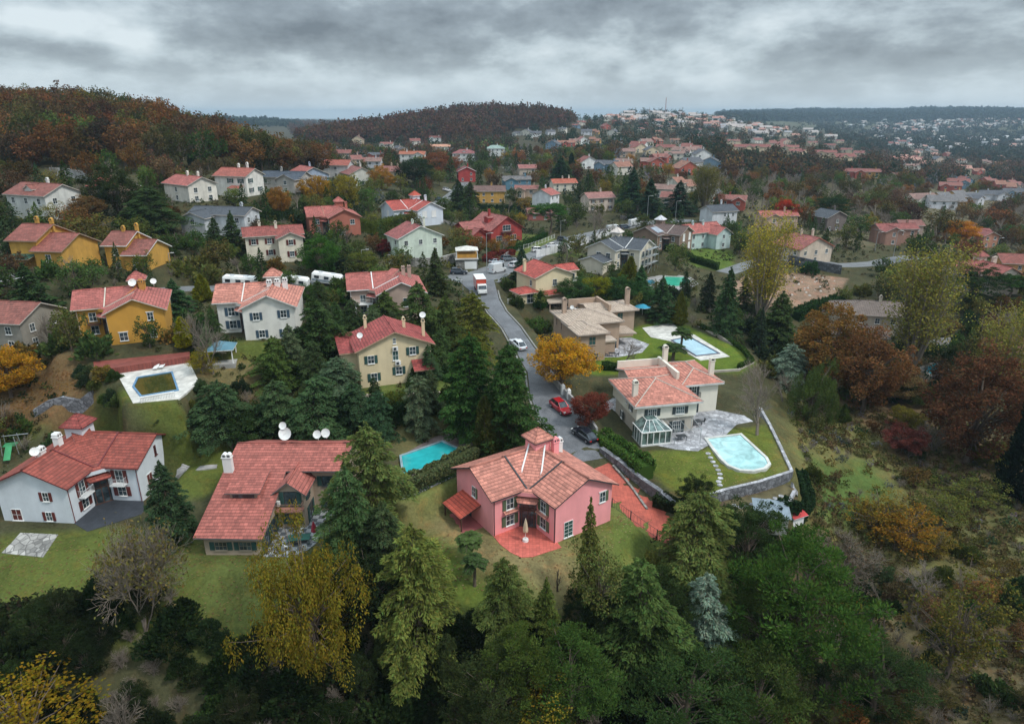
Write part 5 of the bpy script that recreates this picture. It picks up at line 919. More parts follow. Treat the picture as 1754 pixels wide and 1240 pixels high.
# ------------------------------------------------------------------ ground works: terraces, roads, walls, pools
from mathutils.geometry import delaunay_2d_cdt
EXC = []; ROADS = []
def gp(L): return [G(*p) for p in L]
def pz(L, z): return [atz(p[0], p[1], z) for p in L]
def patch(name, poly, mat, off=.05, step=1.5, z=None, kind='structure', skirt=.5, parent=None):
    P_ = []; n = len(poly)
    for i in range(n):
        a, b = np.array(poly[i][:2]), np.array(poly[(i + 1) % n][:2]); k = max(1, int(np.linalg.norm(b - a) / step)); P_ += [a + (b - a) * j / k for j in range(k)]
    nb = len(P_); A = np.array(P_); xs, ys = np.meshgrid(np.arange(A[:, 0].min(), A[:, 0].max(), step) + .37, np.arange(A[:, 1].min(), A[:, 1].max(), step) + .41); q = np.stack([xs.ravel(), ys.ravel()], 1)
    if z is None and len(q): q = q[inpoly(q[:, 0], q[:, 1], P_)]; q = q[polydist(q[:, 0], q[:, 1], P_) > step * .35] if len(q) else q
    else: q = q[:0]
    v, e, f, *_ = delaunay_2d_cdt([Vector(p) for p in P_] + [Vector(p) for p in q], [(i, (i + 1) % nb) for i in range(nb)], [], 1, 1e-5)
    m = MB(); H = lambda p: (hz_(p[0], p[1]) if z is None else z) + off
    for t in f: m.poly([(v[i][0], v[i][1], H(v[i])) for i in t])
    ccw = sum(P_[i][0] * P_[(i + 1) % nb][1] - P_[(i + 1) % nb][0] * P_[i][1] for i in range(nb)) > 0
    for i in range(nb):
        a, b = P_[i], P_[(i + 1) % nb]; (a, b) = (a, b) if ccw else (b, a); m.poly([(a[0], a[1], H(a) - skirt), (b[0], b[1], H(b) - skirt), (b[0], b[1], H(b)), (a[0], a[1], H(a))])
    EXC.append([tuple(p[:2]) for p in poly]); o = m.build(name, mat, parent); return tag(o, kind=kind) if kind and not parent else o
def resample(pts, step):
    out = [];
    for a, b in zip(pts, pts[1:]):
        a, b = np.array(a[:2]), np.array(b[:2]); k = max(1, int(np.linalg.norm(b - a) / step)); out += [a + (b - a) * j / k for j in range(k)]
    return out + [np.array(pts[-1][:2])]
def normals(P_):
    P_ = np.array(P_); d = np.gradient(P_, axis=0); d /= np.linalg.norm(d, axis=1, keepdims=True) + 1e-9; return P_, np.stack([-d[:, 1], d[:, 0]], 1)
def ribbon(name, pts, w, mat, off=.06, kind='structure'):
    P_, N_ = normals(resample(pts, 1.5)); m = MB(); ROADS.append((P_, (max(w) if isinstance(w, (list, tuple)) else w) / 2)); rows = []; w = np.interp(np.arange(len(P_)), np.linspace(0, len(P_) - 1, len(w)), w) if isinstance(w, (list, tuple)) else np.full(len(P_), w)
    for p, n, ww in zip(P_, N_, w):
        r_ = [];
        for t in np.linspace(-.5, .5, 5): q = p + n * ww * t; r_.append((q[0], q[1], float(hz_(*p)) * .5 + float(hz_(*q)) * .5 + off))
        q0, q1 = p - n * ww * .5, p + n * ww * .5; rows.append([(q0[0], q0[1], r_[0][2] - .6)] + r_ + [(q1[0], q1[1], r_[-1][2] - .6)])
    for a, b in zip(rows, rows[1:]):
        for j in range(6): m.poly([a[j + 1], a[j], b[j], b[j + 1]])
    return tag(m.build(name, mat), kind=kind)
def level_road(pts, w, soft=2.5):
    """the ground beside a road is brought to the road's own height"""
    global GZ
    P_, N_ = normals(resample(pts, 2)); Z_ = np.array([float(hz_(*p)) for p in P_]); k = np.ones(7) / 7; Zs = np.convolve(np.pad(Z_, 3, mode='edge'), k, 'valid')
    for (x, y), z in zip(P_, Zs):
        pad(float(x), float(y), float(z), w / 2, soft)
def stonewall(name, pts, h, t, mat, label, cat='garden wall', cap=None, base=1.2, group=None, tops=None):
    P_, N_ = normals(resample(pts, 1.6)); m = MB(); A = []
    hs = np.interp(np.arange(len(P_)), np.linspace(0, len(P_) - 1, len(h)), h) if isinstance(h, (list, tuple)) else np.full(len(P_), float(h))
    for i, (p, n) in enumerate(zip(P_, N_)):
        g = float(hz_(*p)); zt = (tops if tops is not None else g + hs[i]); a, b = p - n * t / 2, p + n * t / 2; lo = min(g, zt) - base; A.append(((a[0], a[1], lo), (b[0], b[1], lo), (b[0], b[1], zt), (a[0], a[1], zt)))
    for a, b in zip(A, A[1:]):
        for i, mi in ((0, 0), (1, 0), (2, 1), (3, 0)): j = (i + 1) % 4; m.poly([a[j], a[i], b[i], b[j]], mi)
    m.poly(A[0]); m.poly(A[-1][::-1]); return tag(m.build(name, [mat, cap or mat]), label, cat, group)
def hedge(pts, w, h, col, label, dens=60, name='hedge', round_=.3, z=None):
    P_, N_ = normals(resample(pts, .8)); L = len(P_) * .8; n = int(L * (2 * h + w) * dens * 1.3); k = rng.uniform(0, len(P_) - 1.001, n); i = k.astype(int); f = (k - i)[:, None]; p = P_[i] * (1 - f) + P_[i + 1] * f; nn = N_[i]
    a = rng.uniform(0, math.pi, n); ex = np.sign(np.cos(a)) * np.abs(np.cos(a)) ** round_ * w / 2; ez = np.abs(np.sin(a)) ** round_ * h; lump = 1 + .06 * np.sin(k * 1.9) + .05 * np.sin(k * 3.3 + a * 3); g = hz_(p[:, 0], p[:, 1]) if z is None else z
    inr = rng.uniform(.9, 1.16, n); V = np.stack([p[:, 0] + nn[:, 0] * ex * lump * inr, p[:, 1] + nn[:, 1] * ex * lump * inr, g + ez * lump * inr], 1); A = Acc(); A.leaves(V, rng.normal(size=V.shape), .3, .24, 0, .38)
    m = MB(); R_ = []
    for q, nv in zip(P_, N_):
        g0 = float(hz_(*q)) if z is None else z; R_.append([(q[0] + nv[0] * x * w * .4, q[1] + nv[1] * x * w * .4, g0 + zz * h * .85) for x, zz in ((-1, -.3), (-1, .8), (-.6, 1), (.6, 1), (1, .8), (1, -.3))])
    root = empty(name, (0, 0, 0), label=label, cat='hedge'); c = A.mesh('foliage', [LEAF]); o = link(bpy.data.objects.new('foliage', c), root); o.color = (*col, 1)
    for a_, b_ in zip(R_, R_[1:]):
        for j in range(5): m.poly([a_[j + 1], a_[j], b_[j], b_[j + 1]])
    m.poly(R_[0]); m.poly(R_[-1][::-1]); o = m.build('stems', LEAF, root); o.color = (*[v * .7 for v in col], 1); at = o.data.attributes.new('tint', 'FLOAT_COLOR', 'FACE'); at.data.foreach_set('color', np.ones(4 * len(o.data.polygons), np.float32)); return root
ZONES = []
def zone(col, pts, soft=1.0, world=False): ZONES.append((col, pts if world else [G(*p)[:2] for p in pts], soft))
LAWN, LAWN2, DRY, LIT, SOIL = (.085, .105, .024), (.105, .130, .024), (.20, .165, .075), (.13, .085, .04), (.10, .075, .05)
ASPH = asphalt(); ASPH2 = asphalt((.16, .165, .17)); SLATEW = stone((.17, .175, .19), 1.6); FLAG = stone((.42, .42, .44), 1.3, .55, 1.3, key='flagstones'); BRICKP = paving((.46, .10, .065), .5, .25, .55); REDP = paving((.60, .14, .105), .4, .4, .6); WHITEP = paving((.62, .60, .55), .8, .8, .8); GREYW = P((.36, .35, .34), .9, .35, .6, .3); RUBBLE = stone((.24, .23, .21), 1.3)
# -- the lane, its junction and the upper streets
lane = gp([(1012, 788), (985, 752), (957, 712), (938, 672), (925, 640), (900, 604), (876, 566), (852, 538), (832, 505), (815, 480)])
up = gp([(815, 480), (850, 462), (895, 448), (935, 428), (965, 414), (1000, 404), (1040, 396), (1090, 386), (1140, 380), (1190, 378)])
up2 = gp([(770, 470), (800, 474), (815, 480)]); st1 = gp([(640, 470), (560, 482), (480, 492), (400, 494), (330, 496), (270, 500), (200, 506)])
st2 = gp([(760, 345), (735, 358), (690, 372), (620, 384)]); st2b = gp([(760, 345), (780, 330), (790, 318), (800, 300)]); st3 = gp([(1240, 470), (1330, 440), (1440, 455), (1500, 452), (1560, 440), (1640, 445)])
for L_, w in ((lane, 7.5), (up, 8), (up2, 8), (st1, 5), (st2, 7), (st2b, 6), (st3, 6)): level_road(L_, w)
driv = gp([(1018, 796), (1052, 828), (1090, 862), (1130, 897), (1160, 925)]); level_road(driv, 5.5, 1.5)
ribbon('road', lane, [6.0, 7.0, 6.4, 4.6, 3.9, 3.6, 3.6, 4.2, 6.6, 9.0], ASPH); ribbon('road', up, [12, 9, 6.5, 7.5, 7.5, 7.5, 7.5, 7], ASPH2, .07); ribbon('road', up2, 10, ASPH2, .08); ribbon('road', st1, 5, ASPH2); ribbon('road', st2, 7, ASPH2); ribbon('road', st2b, 6, ASPH2, .07); ribbon('road', st3, 6, ASPH2)
ribbon('driveway', driv, 5.6, BRICKP, .09)
for s_, L_ in ((1, lane), (-1, lane)):
    P_, N_ = normals(resample(L_, 2)); wv = np.interp(np.arange(len(P_)), np.linspace(0, len(P_) - 1, 10), [6.0, 7.0, 6.4, 4.6, 3.9, 3.6, 3.6, 4.2, 6.6, 9.0]); K_ = P_ + N_ * s_ * (wv / 2 + .35)[:, None]; K_ = K_[3:-5]; ribbon('kerb', list(K_), .3, P((.24, .235, .22), .9, .3), .16)
# -- pools and decks
def pool(label, pts, z, wcol, cop=WHITE, w=.35, dirty=.2, mottled=0, deck=None, world=False, depth=0.03):
    P_ = [np.array(p) for p in pts] if world else pz(pts, z); padpoly(P_, z - .45, .5, .3); c = np.mean([p[:2] for p in P_], 0); root = empty('swimming_pool', (c[0], c[1], z), label=label, cat='swimming pool'); L_ = [(p[0] - c[0], p[1] - c[1]) for p in P_]; m = MB(); area = sum(L_[i][0] * L_[(i + 1) % len(L_)][1] - L_[(i + 1) % len(L_)][0] * L_[i][1] for i in range(len(L_))); L_ = L_ if area > 0 else L_[::-1]
    m.poly([(*p, -depth) for p in L_]); m.build('water', water(wcol, dirty, mottled), root); n = len(L_); O = []
    for i in range(n):
        a, b, d = Vector(L_[i - 1]), Vector(L_[i]), Vector(L_[(i + 1) % n]); t = ((b - a).normalized() + (d - b).normalized()).normalized(); nn = Vector((t.y, -t.x)); k = w / max(.5, nn.dot(Vector(((b - a).normalized().y, -(b - a).normalized().x)))); O.append((b[0] + nn[0] * k, b[1] + nn[1] * k))
    m = MB()
    for i in range(n):
        j = (i + 1) % n; m.poly([(*O[i], .1), (*O[j], .1), (*L_[j], .1), (*L_[i], .1)]); m.poly([(*L_[i], .1), (*L_[j], .1), (*L_[j], -.9), (*L_[i], -.9)]); m.poly([(*O[j], .1), (*O[i], .1), (*O[i], -.9), (*O[j], -.9)])
    m.build('coping', cop, root); return root
# pink house pool terrace, above a planted wall
T1 = pz([(668, 762), (730, 742), (800, 732), (835, 748), (830, 800), (795, 815), (718, 850), (685, 868), (672, 815)], 3.0); padpoly(T1, 3.0, 1.2); patch('pool_deck', pz([(684, 782), (745, 748), (812, 735), (828, 752), (812, 778), (700, 820)], 3), paving((.20, .15, .14), .6, .3), .05, z=3.0)
pool('turquoise rectangular pool on the terrace behind the pink house', [(688, 781), (757, 757), (794, 773), (693, 815)], 3.12, (.03, .42, .44), P((.25, .35, .38)), .3)
# rounded pool of the white villa
W1 = [(1040, 700), (1120, 690), (1220, 705), (1300, 715), (1322, 740), (1340, 770), (1356, 806), (1300, 826), (1240, 838), (1190, 830), (1130, 806), (1090, 780), (1045, 735)]
Wz = pz(W1, -1); padpoly(Wz, -1.0, 2.0)
zone(LAWN2, [(1120, 775), (1210, 772), (1262, 735), (1310, 730), (1350, 808), (1240, 845), (1190, 865), (1140, 830), (1110, 790)])
patch('terrace', pz([(1030, 712), (1048, 700), (1120, 762), (1158, 770), (1195, 773), (1240, 748), (1262, 727), (1290, 722), (1275, 712), (1215, 700), (1050, 682), (1036, 690)], -1), FLAG, .05, z=-1.0)
cpt = [(1212, 752), (1268, 745), (1310, 784), (1315, 794), (1308, 801), (1290, 805), (1268, 804), (1250, 797), (1238, 786), (1225, 770)]
pool('pale blue rounded pool with leaf stained floor on the lawn of the white villa', cpt, -.9, (.42, .70, .70), P((.6, .6, .56)), .45, .35)
m = MB()
for x, y in [(1213, 777), (1217, 784), (1221, 791), (1226, 798), (1230, 805), (1233, 812), (1234, 819), (1231, 825), (1233, 831)]: p = atz(x, y, -1); m.frus(p[0], p[1], .42, .4, -1.1, -.93, 7, 0, rng.uniform(0, 3))
st = tag(m.build('stepping_stones', FLAG), kind='structure')
# tan villa garden
V1 = [(1020, 585), (1095, 560), (1140, 552), (1180, 565), (1270, 600), (1292, 622), (1268, 632), (1200, 634), (1140, 632), (1080, 628), (1030, 622)]
padpoly(pz(V1, 1), 1.0, 2.5); zone((.095, .14, .02), [(1015, 640), (1030, 600), (1095, 560), (1140, 552), (1180, 562), (1272, 600), (1290, 620), (1266, 634), (1140, 640), (1060, 640)])
patch('pool_deck', pz([(1100, 562), (1150, 553), (1168, 568), (1190, 574), (1250, 611), (1200, 618), (1168, 600), (1150, 585), (1115, 578)], 1), WHITEP, .06, z=1.0)
patch('terrace', pz([(1030, 612), (1050, 580), (1080, 578), (1112, 590), (1100, 604), (1060, 612)], 1), FLAG, .05, z=1.0)
pool('light blue rectangular pool with a dark border in the tan villa garden', [(1152, 583), (1180, 577), (1230, 605), (1193, 609)], 1.12, (.45, .66, .75), P((.12, .13, .18)), .3, .15)
# green pool of the house under renovation, mustard house pool
g1 = [(1100, 478), (1135, 472), (1185, 480), (1192, 488), (1170, 500), (1120, 498)]; padpoly(pz(g1, 3.5), 3.5, 2); patch('terrace', pz([(1090, 476), (1140, 467), (1186, 476), (1196, 486), (1180, 497), (1130, 499), (1098, 490)], 3.5), GREYW, .05, z=3.5)
pool('bright green kidney shaped pool below the house under renovation', [(1140, 474), (1172, 475), (1184, 481), (1178, 488), (1160, 491), (1142, 489), (1134, 482)], 3.62, (.05, .42, .28), P((.5, .5, .45)), .3); pool('small blue pool beside the green kidney shaped pool', [(1104, 481), (1118, 479), (1124, 486), (1108, 488)], 3.62, (.03, .25, .40), P((.4, .4, .4)), .2)
T9 = pz([(160, 620), (325, 603), (325, 611), (200, 630), (162, 636)], 11.0); padpoly(T9, 11.0, 1.0); patch('terrace', T9, paving((.24, .06, .045), .5, .25, .55), .05, z=11.0, skirt=1.6)
padpoly(pz([(196, 640), (322, 612), (345, 650), (300, 690), (215, 690)], 10), 10, 1.0); patch('pool_deck', pz([(199, 638), (322, 615), (341, 655), (306, 684), (228, 691)], 10), WHITEP, .05, z=10)
pool('murky olive pool on a white deck in front of the mustard yellow house', [(230, 662), (237, 647), (293, 638), (303, 668), (243, 678)], 10.12, (.05, .055, .015), P((.12, .25, .40)), .25, .3, 1)
bl = MB(); a, b = atz(242, 690, 10), atz(300, 680, 10)
for i in range(22): q = a + (b - a) * i / 21; bl.frus(q[0], q[1], .09, .09, 10, 10.7, 6)
d_ = (b - a) / np.linalg.norm(b - a); n_ = np.array([-d_[1], d_[0], 0]) * .12; bl.hexa([tuple(v) for v in (a - n_ + [0, 0, .7], b - n_ + [0, 0, .7], b + n_ + [0, 0, .7], a + n_ + [0, 0, .7])], [tuple(v) for v in (a - n_ + [0, 0, .85], b - n_ + [0, 0, .85], b + n_ + [0, 0, .85], a + n_ + [0, 0, .85])]); tag(bl.build('balustrade', WHITE), 'white balustrade along the front of the murky olive pool', 'balustrade')
stp = MB(); a = atz(206, 622, 11)
for i in range(7): stp.box(-.9, .9, -i * .45 - .45, -i * .45, -1.2, -.27 * i)
o = stp.build('garden_steps', BRICKP); o.location = a; o.rotation_euler = (0, 0, R(10)); tag(o, 'red brick garden steps leading down to the white pool deck', 'steps')
pool('blue edged pool in front of the yellow house at the upper left', [(78, 456), (100, 454), (108, 458), (84, 461)], float(G(92, 458)[2]) + .3, (.10, .32, .45), P((.5, .42, .34)), .6)
pool('turquoise pool on a pink deck by the umbrella pine at the right', [(1708, 517), (1722, 514), (1732, 519), (1716, 523)], float(G(1718, 520)[2]) + .3, (.05, .45, .42), P((.5, .3, .25)), 1.4)
pool('blue pool seen between fence posts below the wide roofed house', [(1580, 632), (1602, 622), (1618, 632), (1596, 642)], float(G(1600, 636)[2]) + .3, (.03, .36, .46), P((.45, .42, .38)), .8)
# patios of the near houses
patch('patio', [tuple(p[:2]) for p in pz([(845, 918), (856, 932), (874, 946), (893, 955), (912, 954), (930, 948), (962, 938)], 0)] + [pk.world(1.0, -4.0)[:2], pk.world(.8, .8)[:2], pk.world(-4.0, .8)[:2]], REDP, .05, z=0.0)
patch('patio', [lw.world(*q)[:2] for q in ((-5.0, .6), (1, 1), (.6, -5.0), (-2.2, -6.8), (-6.6, -2.2))], paving((.035, .04, .05), .5, .5), .05, z=-1.0)
patch('patio', pz([(0, 938), (35, 912), (100, 916), (72, 948)], -1), stone((.30, .29, .27), 1.2, key='flagstones'), .06)
def checker():
    m, nt, b = newmat('checkered_tiles'); co = objco(nt); ck = nd(nt, 'ShaderNodeTexChecker', {0: co, 'Color1': (.10, .11, .12, 1), 'Color2': (.34, .35, .36, 1), 'Scale': 1.35}); nt.links.new(ck.outputs[0], b.inputs['Base Color']); b.inputs['Roughness'].default_value = .5; return m
patch('patio', [(-28.7, 66.2), (-24.6, 66.2), (-22.5, 70.5), (-21.0, 76), (-28.6, 76)], checker(), .05, z=-1.0)
ribbon('path', gp([(303, 806), (340, 802), (372, 798)]), .9, GREYW, .05)
# -- walls and kerbs
stonewall('stone_wall', [atz(x, y, 0) for x, y in ((690, 890), (716, 880), (760, 858), (800, 838), (812, 830))], 3, .6, SLATEW, 'rough stone retaining wall under the pool terrace, draped with ivy', tops=3.1)
wl = gp([(1030, 772), (1065, 802), (1105, 838), (1150, 872), (1185, 895)]); stonewall('stone_wall', wl, [.6, 1.0, 1.3, 1.6, 1.0], .7, SLATEW, 'sloping slate wall along the red brick driveway')
stonewall('stone_wall', [atz(x, y, -1) for x, y in ((1190, 858), (1240, 840), (1300, 826), (1356, 808))], 1, .5, SLATEW, 'curved stone retaining wall below the lawn of the rounded pool', tops=-.8, base=3.2, cap=FLAG)
stonewall('stone_wall', [atz(x, y, -1) for x, y in ((1356, 808), (1336, 765), (1318, 728), (1302, 700))], 1, .45, FLAG, 'pale coping wall at the right side of the villa lawn', tops=-.75, base=2)
stonewall('stone_wall', [atz(x, y, 1) for x, y in ((1062, 652), (1140, 642), (1200, 638), (1266, 634), (1290, 622), (1272, 600), (1230, 575), (1195, 560))], 1, .4, P((.40, .36, .30)), 'low garden wall round the bright lawn of the tan villa', tops=1.25, base=2.2)
stonewall('garden_wall', gp([(940, 645), (962, 672), (1000, 712), (1022, 745)]), 1.2, .35, GREYW, 'low grey wall with dark railing beside the parked red car')
stonewall('stone_wall', gp([(665, 452), (720, 458), (755, 456), (790, 446)]), 2.4, .5, RUBBLE, 'stone wall at the foot of the mint green house garden', cap=CONC)
stonewall('stone_wall', gp([(1350, 452), (1400, 462), (1440, 470)]), 2.6, .6, stone((.10, .105, .115), 1.2), 'dark stone wall between the rubble lot and the cream house')
stonewall('garden_wall', gp([(88, 302), (120, 304), (160, 312)]), 2.6, .4, GREYW, 'plain grey concrete wall at the edge of the oak wood')
stonewall('stone_wall', gp([(60, 712), (110, 690), (160, 678)]), 1.0, .6, SLATEW, 'low dark stone terrace wall on the leaf covered slope')
stonewall('garden_wall', gp([(1355, 545), (1390, 536), (1440, 530)]), 1.5, .35, stone((.12, .12, .13), 1.4), 'dark boundary wall left of the wide roofed house'); stonewall('garden_wall', gp([(1530, 632), (1570, 612), (1625, 590)]), 1.6, .4, GREYW, 'grey wall with posts beside the narrow cypress row')
stonewall('garden_wall', gp([(680, 372), (740, 380), (790, 392)]), 1.4, .35, RUBBLE, 'rough wall under the street near the pale blue house'); stonewall('garden_wall', [atz(x, y, 0) for x, y in ((1110, 852), (1085, 828), (1050, 800))], .3, .3, RUBBLE, 'low edge wall on the lower side of the brick driveway')
stonewall('garden_wall', gp([(760, 675), (700, 678), (640, 680), (600, 678)]), .35, .5, P((.5, .42, .33)), 'pale paved edge in front of the green-shuttered cream house')
# curved terraces below the villa lawn
LT = pz([(1240, 860), (1300, 845), (1350, 828), (1362, 850), (1350, 866), (1310, 878), (1262, 880)], -2.5); padpoly(LT, -2.5, .8); patch('terrace', LT, P((.12, .10, .045), .95, .4, .8, .4), .04, z=-2.5)
m = MB()
for x, y in ((1258, 866), (1268, 869), (1278, 868), (1288, 864), (1298, 862), (1308, 860), (1318, 857), (1328, 854), (1338, 850)): p = atz(x, y, -2.5); m.frus(p[0], p[1], .4, .38, -2.6, -2.4, 7, 0, rng.uniform(0, 3))
tag(m.build('stepping_stones', FLAG), kind='structure')
stonewall('stone_wall', gp([(1356, 835), (1364, 852), (1350, 868), (1320, 872)]), .8, .4, FLAG, 'curved pale kerb of the lower vegetable terrace', base=2); zone(SOIL, [(1235, 852), (1300, 830), (1352, 834), (1360, 855), (1320, 872), (1290, 880), (1240, 868)])
# rubble lot, lawns and slopes
zone((.24, .165, .115), [(1245, 485), (1300, 468), (1390, 470), (1450, 478), (1430, 505), (1390, 520), (1330, 530), (1262, 520)]); zone(LAWN, [(0, 930), (150, 912), (330, 930), (360, 960), (620, 960), (560, 1085), (420, 1095), (250, 1080), (0, 1100)], 2); zone((.09, .11, .03), [(340, 960), (470, 964), (560, 990), (540, 1080), (380, 1090)], 3)
zone(LAWN, [(300, 760), (400, 752), (440, 790), (350, 850), (310, 850)]); zone(LAWN, [(0, 730), (140, 690), (290, 700), (300, 740), (120, 735), (20, 760)], 2)
zone((.12, .14, .04), [(650, 890), (760, 850), (790, 835), (900, 860), (1060, 850), (1110, 900), (1110, 960), (1030, 1010), (900, 1060), (740, 1010), (660, 950)], 2); zone(DRY, [(700, 930), (780, 900), (860, 955), (960, 960), (940, 1000), (860, 985), (790, 960), (730, 965)], 4); zone((.095, .13, .025), [(660, 950), (740, 930), (800, 985), (860, 1010), (840, 1040), (740, 1010)], 3); zone((.10, .13, .03), [(1045, 900), (1090, 905), (1110, 940), (1060, 950)], 2)
zone(LIT, [(0, 640), (60, 620), (130, 640), (150, 680), (80, 720), (0, 735)], 2); zone((.15, .125, .055), [(370, 600), (480, 590), (470, 640), (420, 690), (350, 640)], 2); zone(LAWN, [(400, 585), (470, 590), (450, 612), (400, 612)], 2)
zone((.09, .12, .03), [(580, 668), (760, 655), (780, 680), (740, 710), (600, 700)], 2); zone((.13, .12, .05), [(670, 735), (820, 725), (800, 750), (690, 775)], 2)
zone((.13, .125, .045), [(1360, 700), (1440, 690), (1540, 760), (1660, 900), (1600, 1000), (1500, 940), (1400, 930), (1370, 850)], 5); zone((.075, .115, .03), [(1400, 800), (1490, 810), (1500, 860), (1420, 880)], 4); zone((.15, .11, .06), [(1440, 680), (1560, 700), (1700, 760), (1754, 830), (1754, 1000), (1660, 880), (1560, 780)], 5); zone((.12, .115, .045), [(1600, 850), (1754, 840), (1754, 1000), (1680, 960)], 6)
zone((.12, .10, .05), [(1400, 980), (1754, 1000), (1754, 1240), (1350, 1240)], 6); zone((.085, .13, .025), [(1180, 425), (1250, 430), (1250, 460), (1190, 455)], 2); zone((.10, .18, .03), [(745, 252), (790, 246), (850, 242), (890, 250), (860, 258), (760, 262)], 4); zone((.10, .13, .035), [(1000, 440), (880, 435), (900, 402), (930, 400)], 2); zone(LAWN, [(630, 450), (700, 455), (690, 470), (640, 468)], 1)
zone((.11, .10, .06), [(1200, 290), (1754, 330), (1754, 420), (1460, 420), (1200, 340)], 8)
# ------------------------------------------------------------------ the ground sheet
def build_ground():
    me = bpy.data.meshes.new('ground'); V = np.stack([GX.ravel(), GY.ravel(), GZ.ravel()], 1).astype(np.float32); i = (np.arange(NY - 1)[:, None] * NX + np.arange(NX - 1)[None]).ravel(); Q = np.stack([i, i + 1, i + NX + 1, i + NX], 1).astype(np.int32)
    me.vertices.add(len(V)); me.vertices.foreach_set('co', V.ravel()); me.loops.add(Q.size); me.loops.foreach_set('vertex_index', Q.ravel()); me.polygons.add(len(Q)); me.polygons.foreach_set('loop_start', np.arange(len(Q), dtype=np.int32) * 4); me.polygons.foreach_set('use_smooth', np.ones(len(Q), bool))
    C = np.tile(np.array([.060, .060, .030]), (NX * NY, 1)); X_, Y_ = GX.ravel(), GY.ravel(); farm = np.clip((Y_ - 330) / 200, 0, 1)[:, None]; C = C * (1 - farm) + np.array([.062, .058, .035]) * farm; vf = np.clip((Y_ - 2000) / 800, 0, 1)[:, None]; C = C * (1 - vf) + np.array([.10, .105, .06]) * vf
    for col, poly, soft in ZONES:
        P_ = np.array(poly); k = (X_ > P_[:, 0].min() - soft) & (X_ < P_[:, 0].max() + soft) & (Y_ > P_[:, 1].min() - soft) & (Y_ < P_[:, 1].max() + soft); x, y = X_[k], Y_[k]
        x2, y2 = x + .5 * soft * smooth_noise(x, y, .5, 9), y + .5 * soft * smooth_noise(x, y, .5, 10); w = np.where(inpoly(x2, y2, poly), 1, np.clip(1 - polydist(x2, y2, poly) / soft, 0, 1))[:, None]; C[k] = C[k] * (1 - w) + np.array(col) * w
    at = me.attributes.new('soil', 'FLOAT_COLOR', 'POINT'); at.data.foreach_set('color', np.concatenate([C, np.ones((len(C), 1))], 1).astype(np.float32).ravel()); me.update(calc_edges=True)
    m, nt, b = newmat('ground_cover'); co = objco(nt); a = nt.nodes.new('ShaderNodeAttribute'); a.attribute_name = 'soil'
    n1 = nd(nt, 'ShaderNodeTexNoise', {0: co, 'Scale': .16, 'Detail': 12, 'Roughness': .72, 'Distortion': .8}); n2 = nd(nt, 'ShaderNodeTexNoise', {0: co, 'Scale': 2.8, 'Detail': 8, 'Roughness': .75}); n3 = nd(nt, 'ShaderNodeTexNoise', {0: co, 'Scale': .5, 'Detail': 8, 'Roughness': .7})
    sm = nd(nt, 'ShaderNodeMath', {0: n1.outputs[0], 1: n2.outputs[0]}, operation='ADD'); mr = nd(nt, 'ShaderNodeMapRange', {0: sm.outputs[0], 1: .7, 2: 1.3, 3: .45, 4: 1.5}); mx = nd(nt, 'ShaderNodeVectorMath', {0: a.outputs['Color'], 3: mr.outputs[0]}, operation='SCALE')
    r_ = nd(nt, 'ShaderNodeMapRange', {0: n3.outputs[0], 1: .50, 2: .68, 3: 0, 4: .55}); dry = nd(nt, 'ShaderNodeMixRGB', {0: 1.0, 1: mx.outputs[0], 2: (1.75, 1.1, 1.0, 1)}, blend_type='MULTIPLY'); mm = nd(nt, 'ShaderNodeMixRGB', {0: r_.outputs[0], 1: mx.outputs[0], 2: dry.outputs[0]}); nt.links.new(mm.outputs[0], b.inputs['Base Color']); b.inputs['Roughness'].default_value = .95; b.inputs['Specular IOR Level'].default_value = .1
    bp = nd(nt, 'ShaderNodeBump', {'Height': n2.outputs[0], 'Strength': .6, 'Distance': .12}); nt.links.new(bp.outputs[0], b.inputs['Normal']); me.materials.append(m); o = link(bpy.data.objects.new('ground', me)); tag(o, kind='structure')
build_ground()
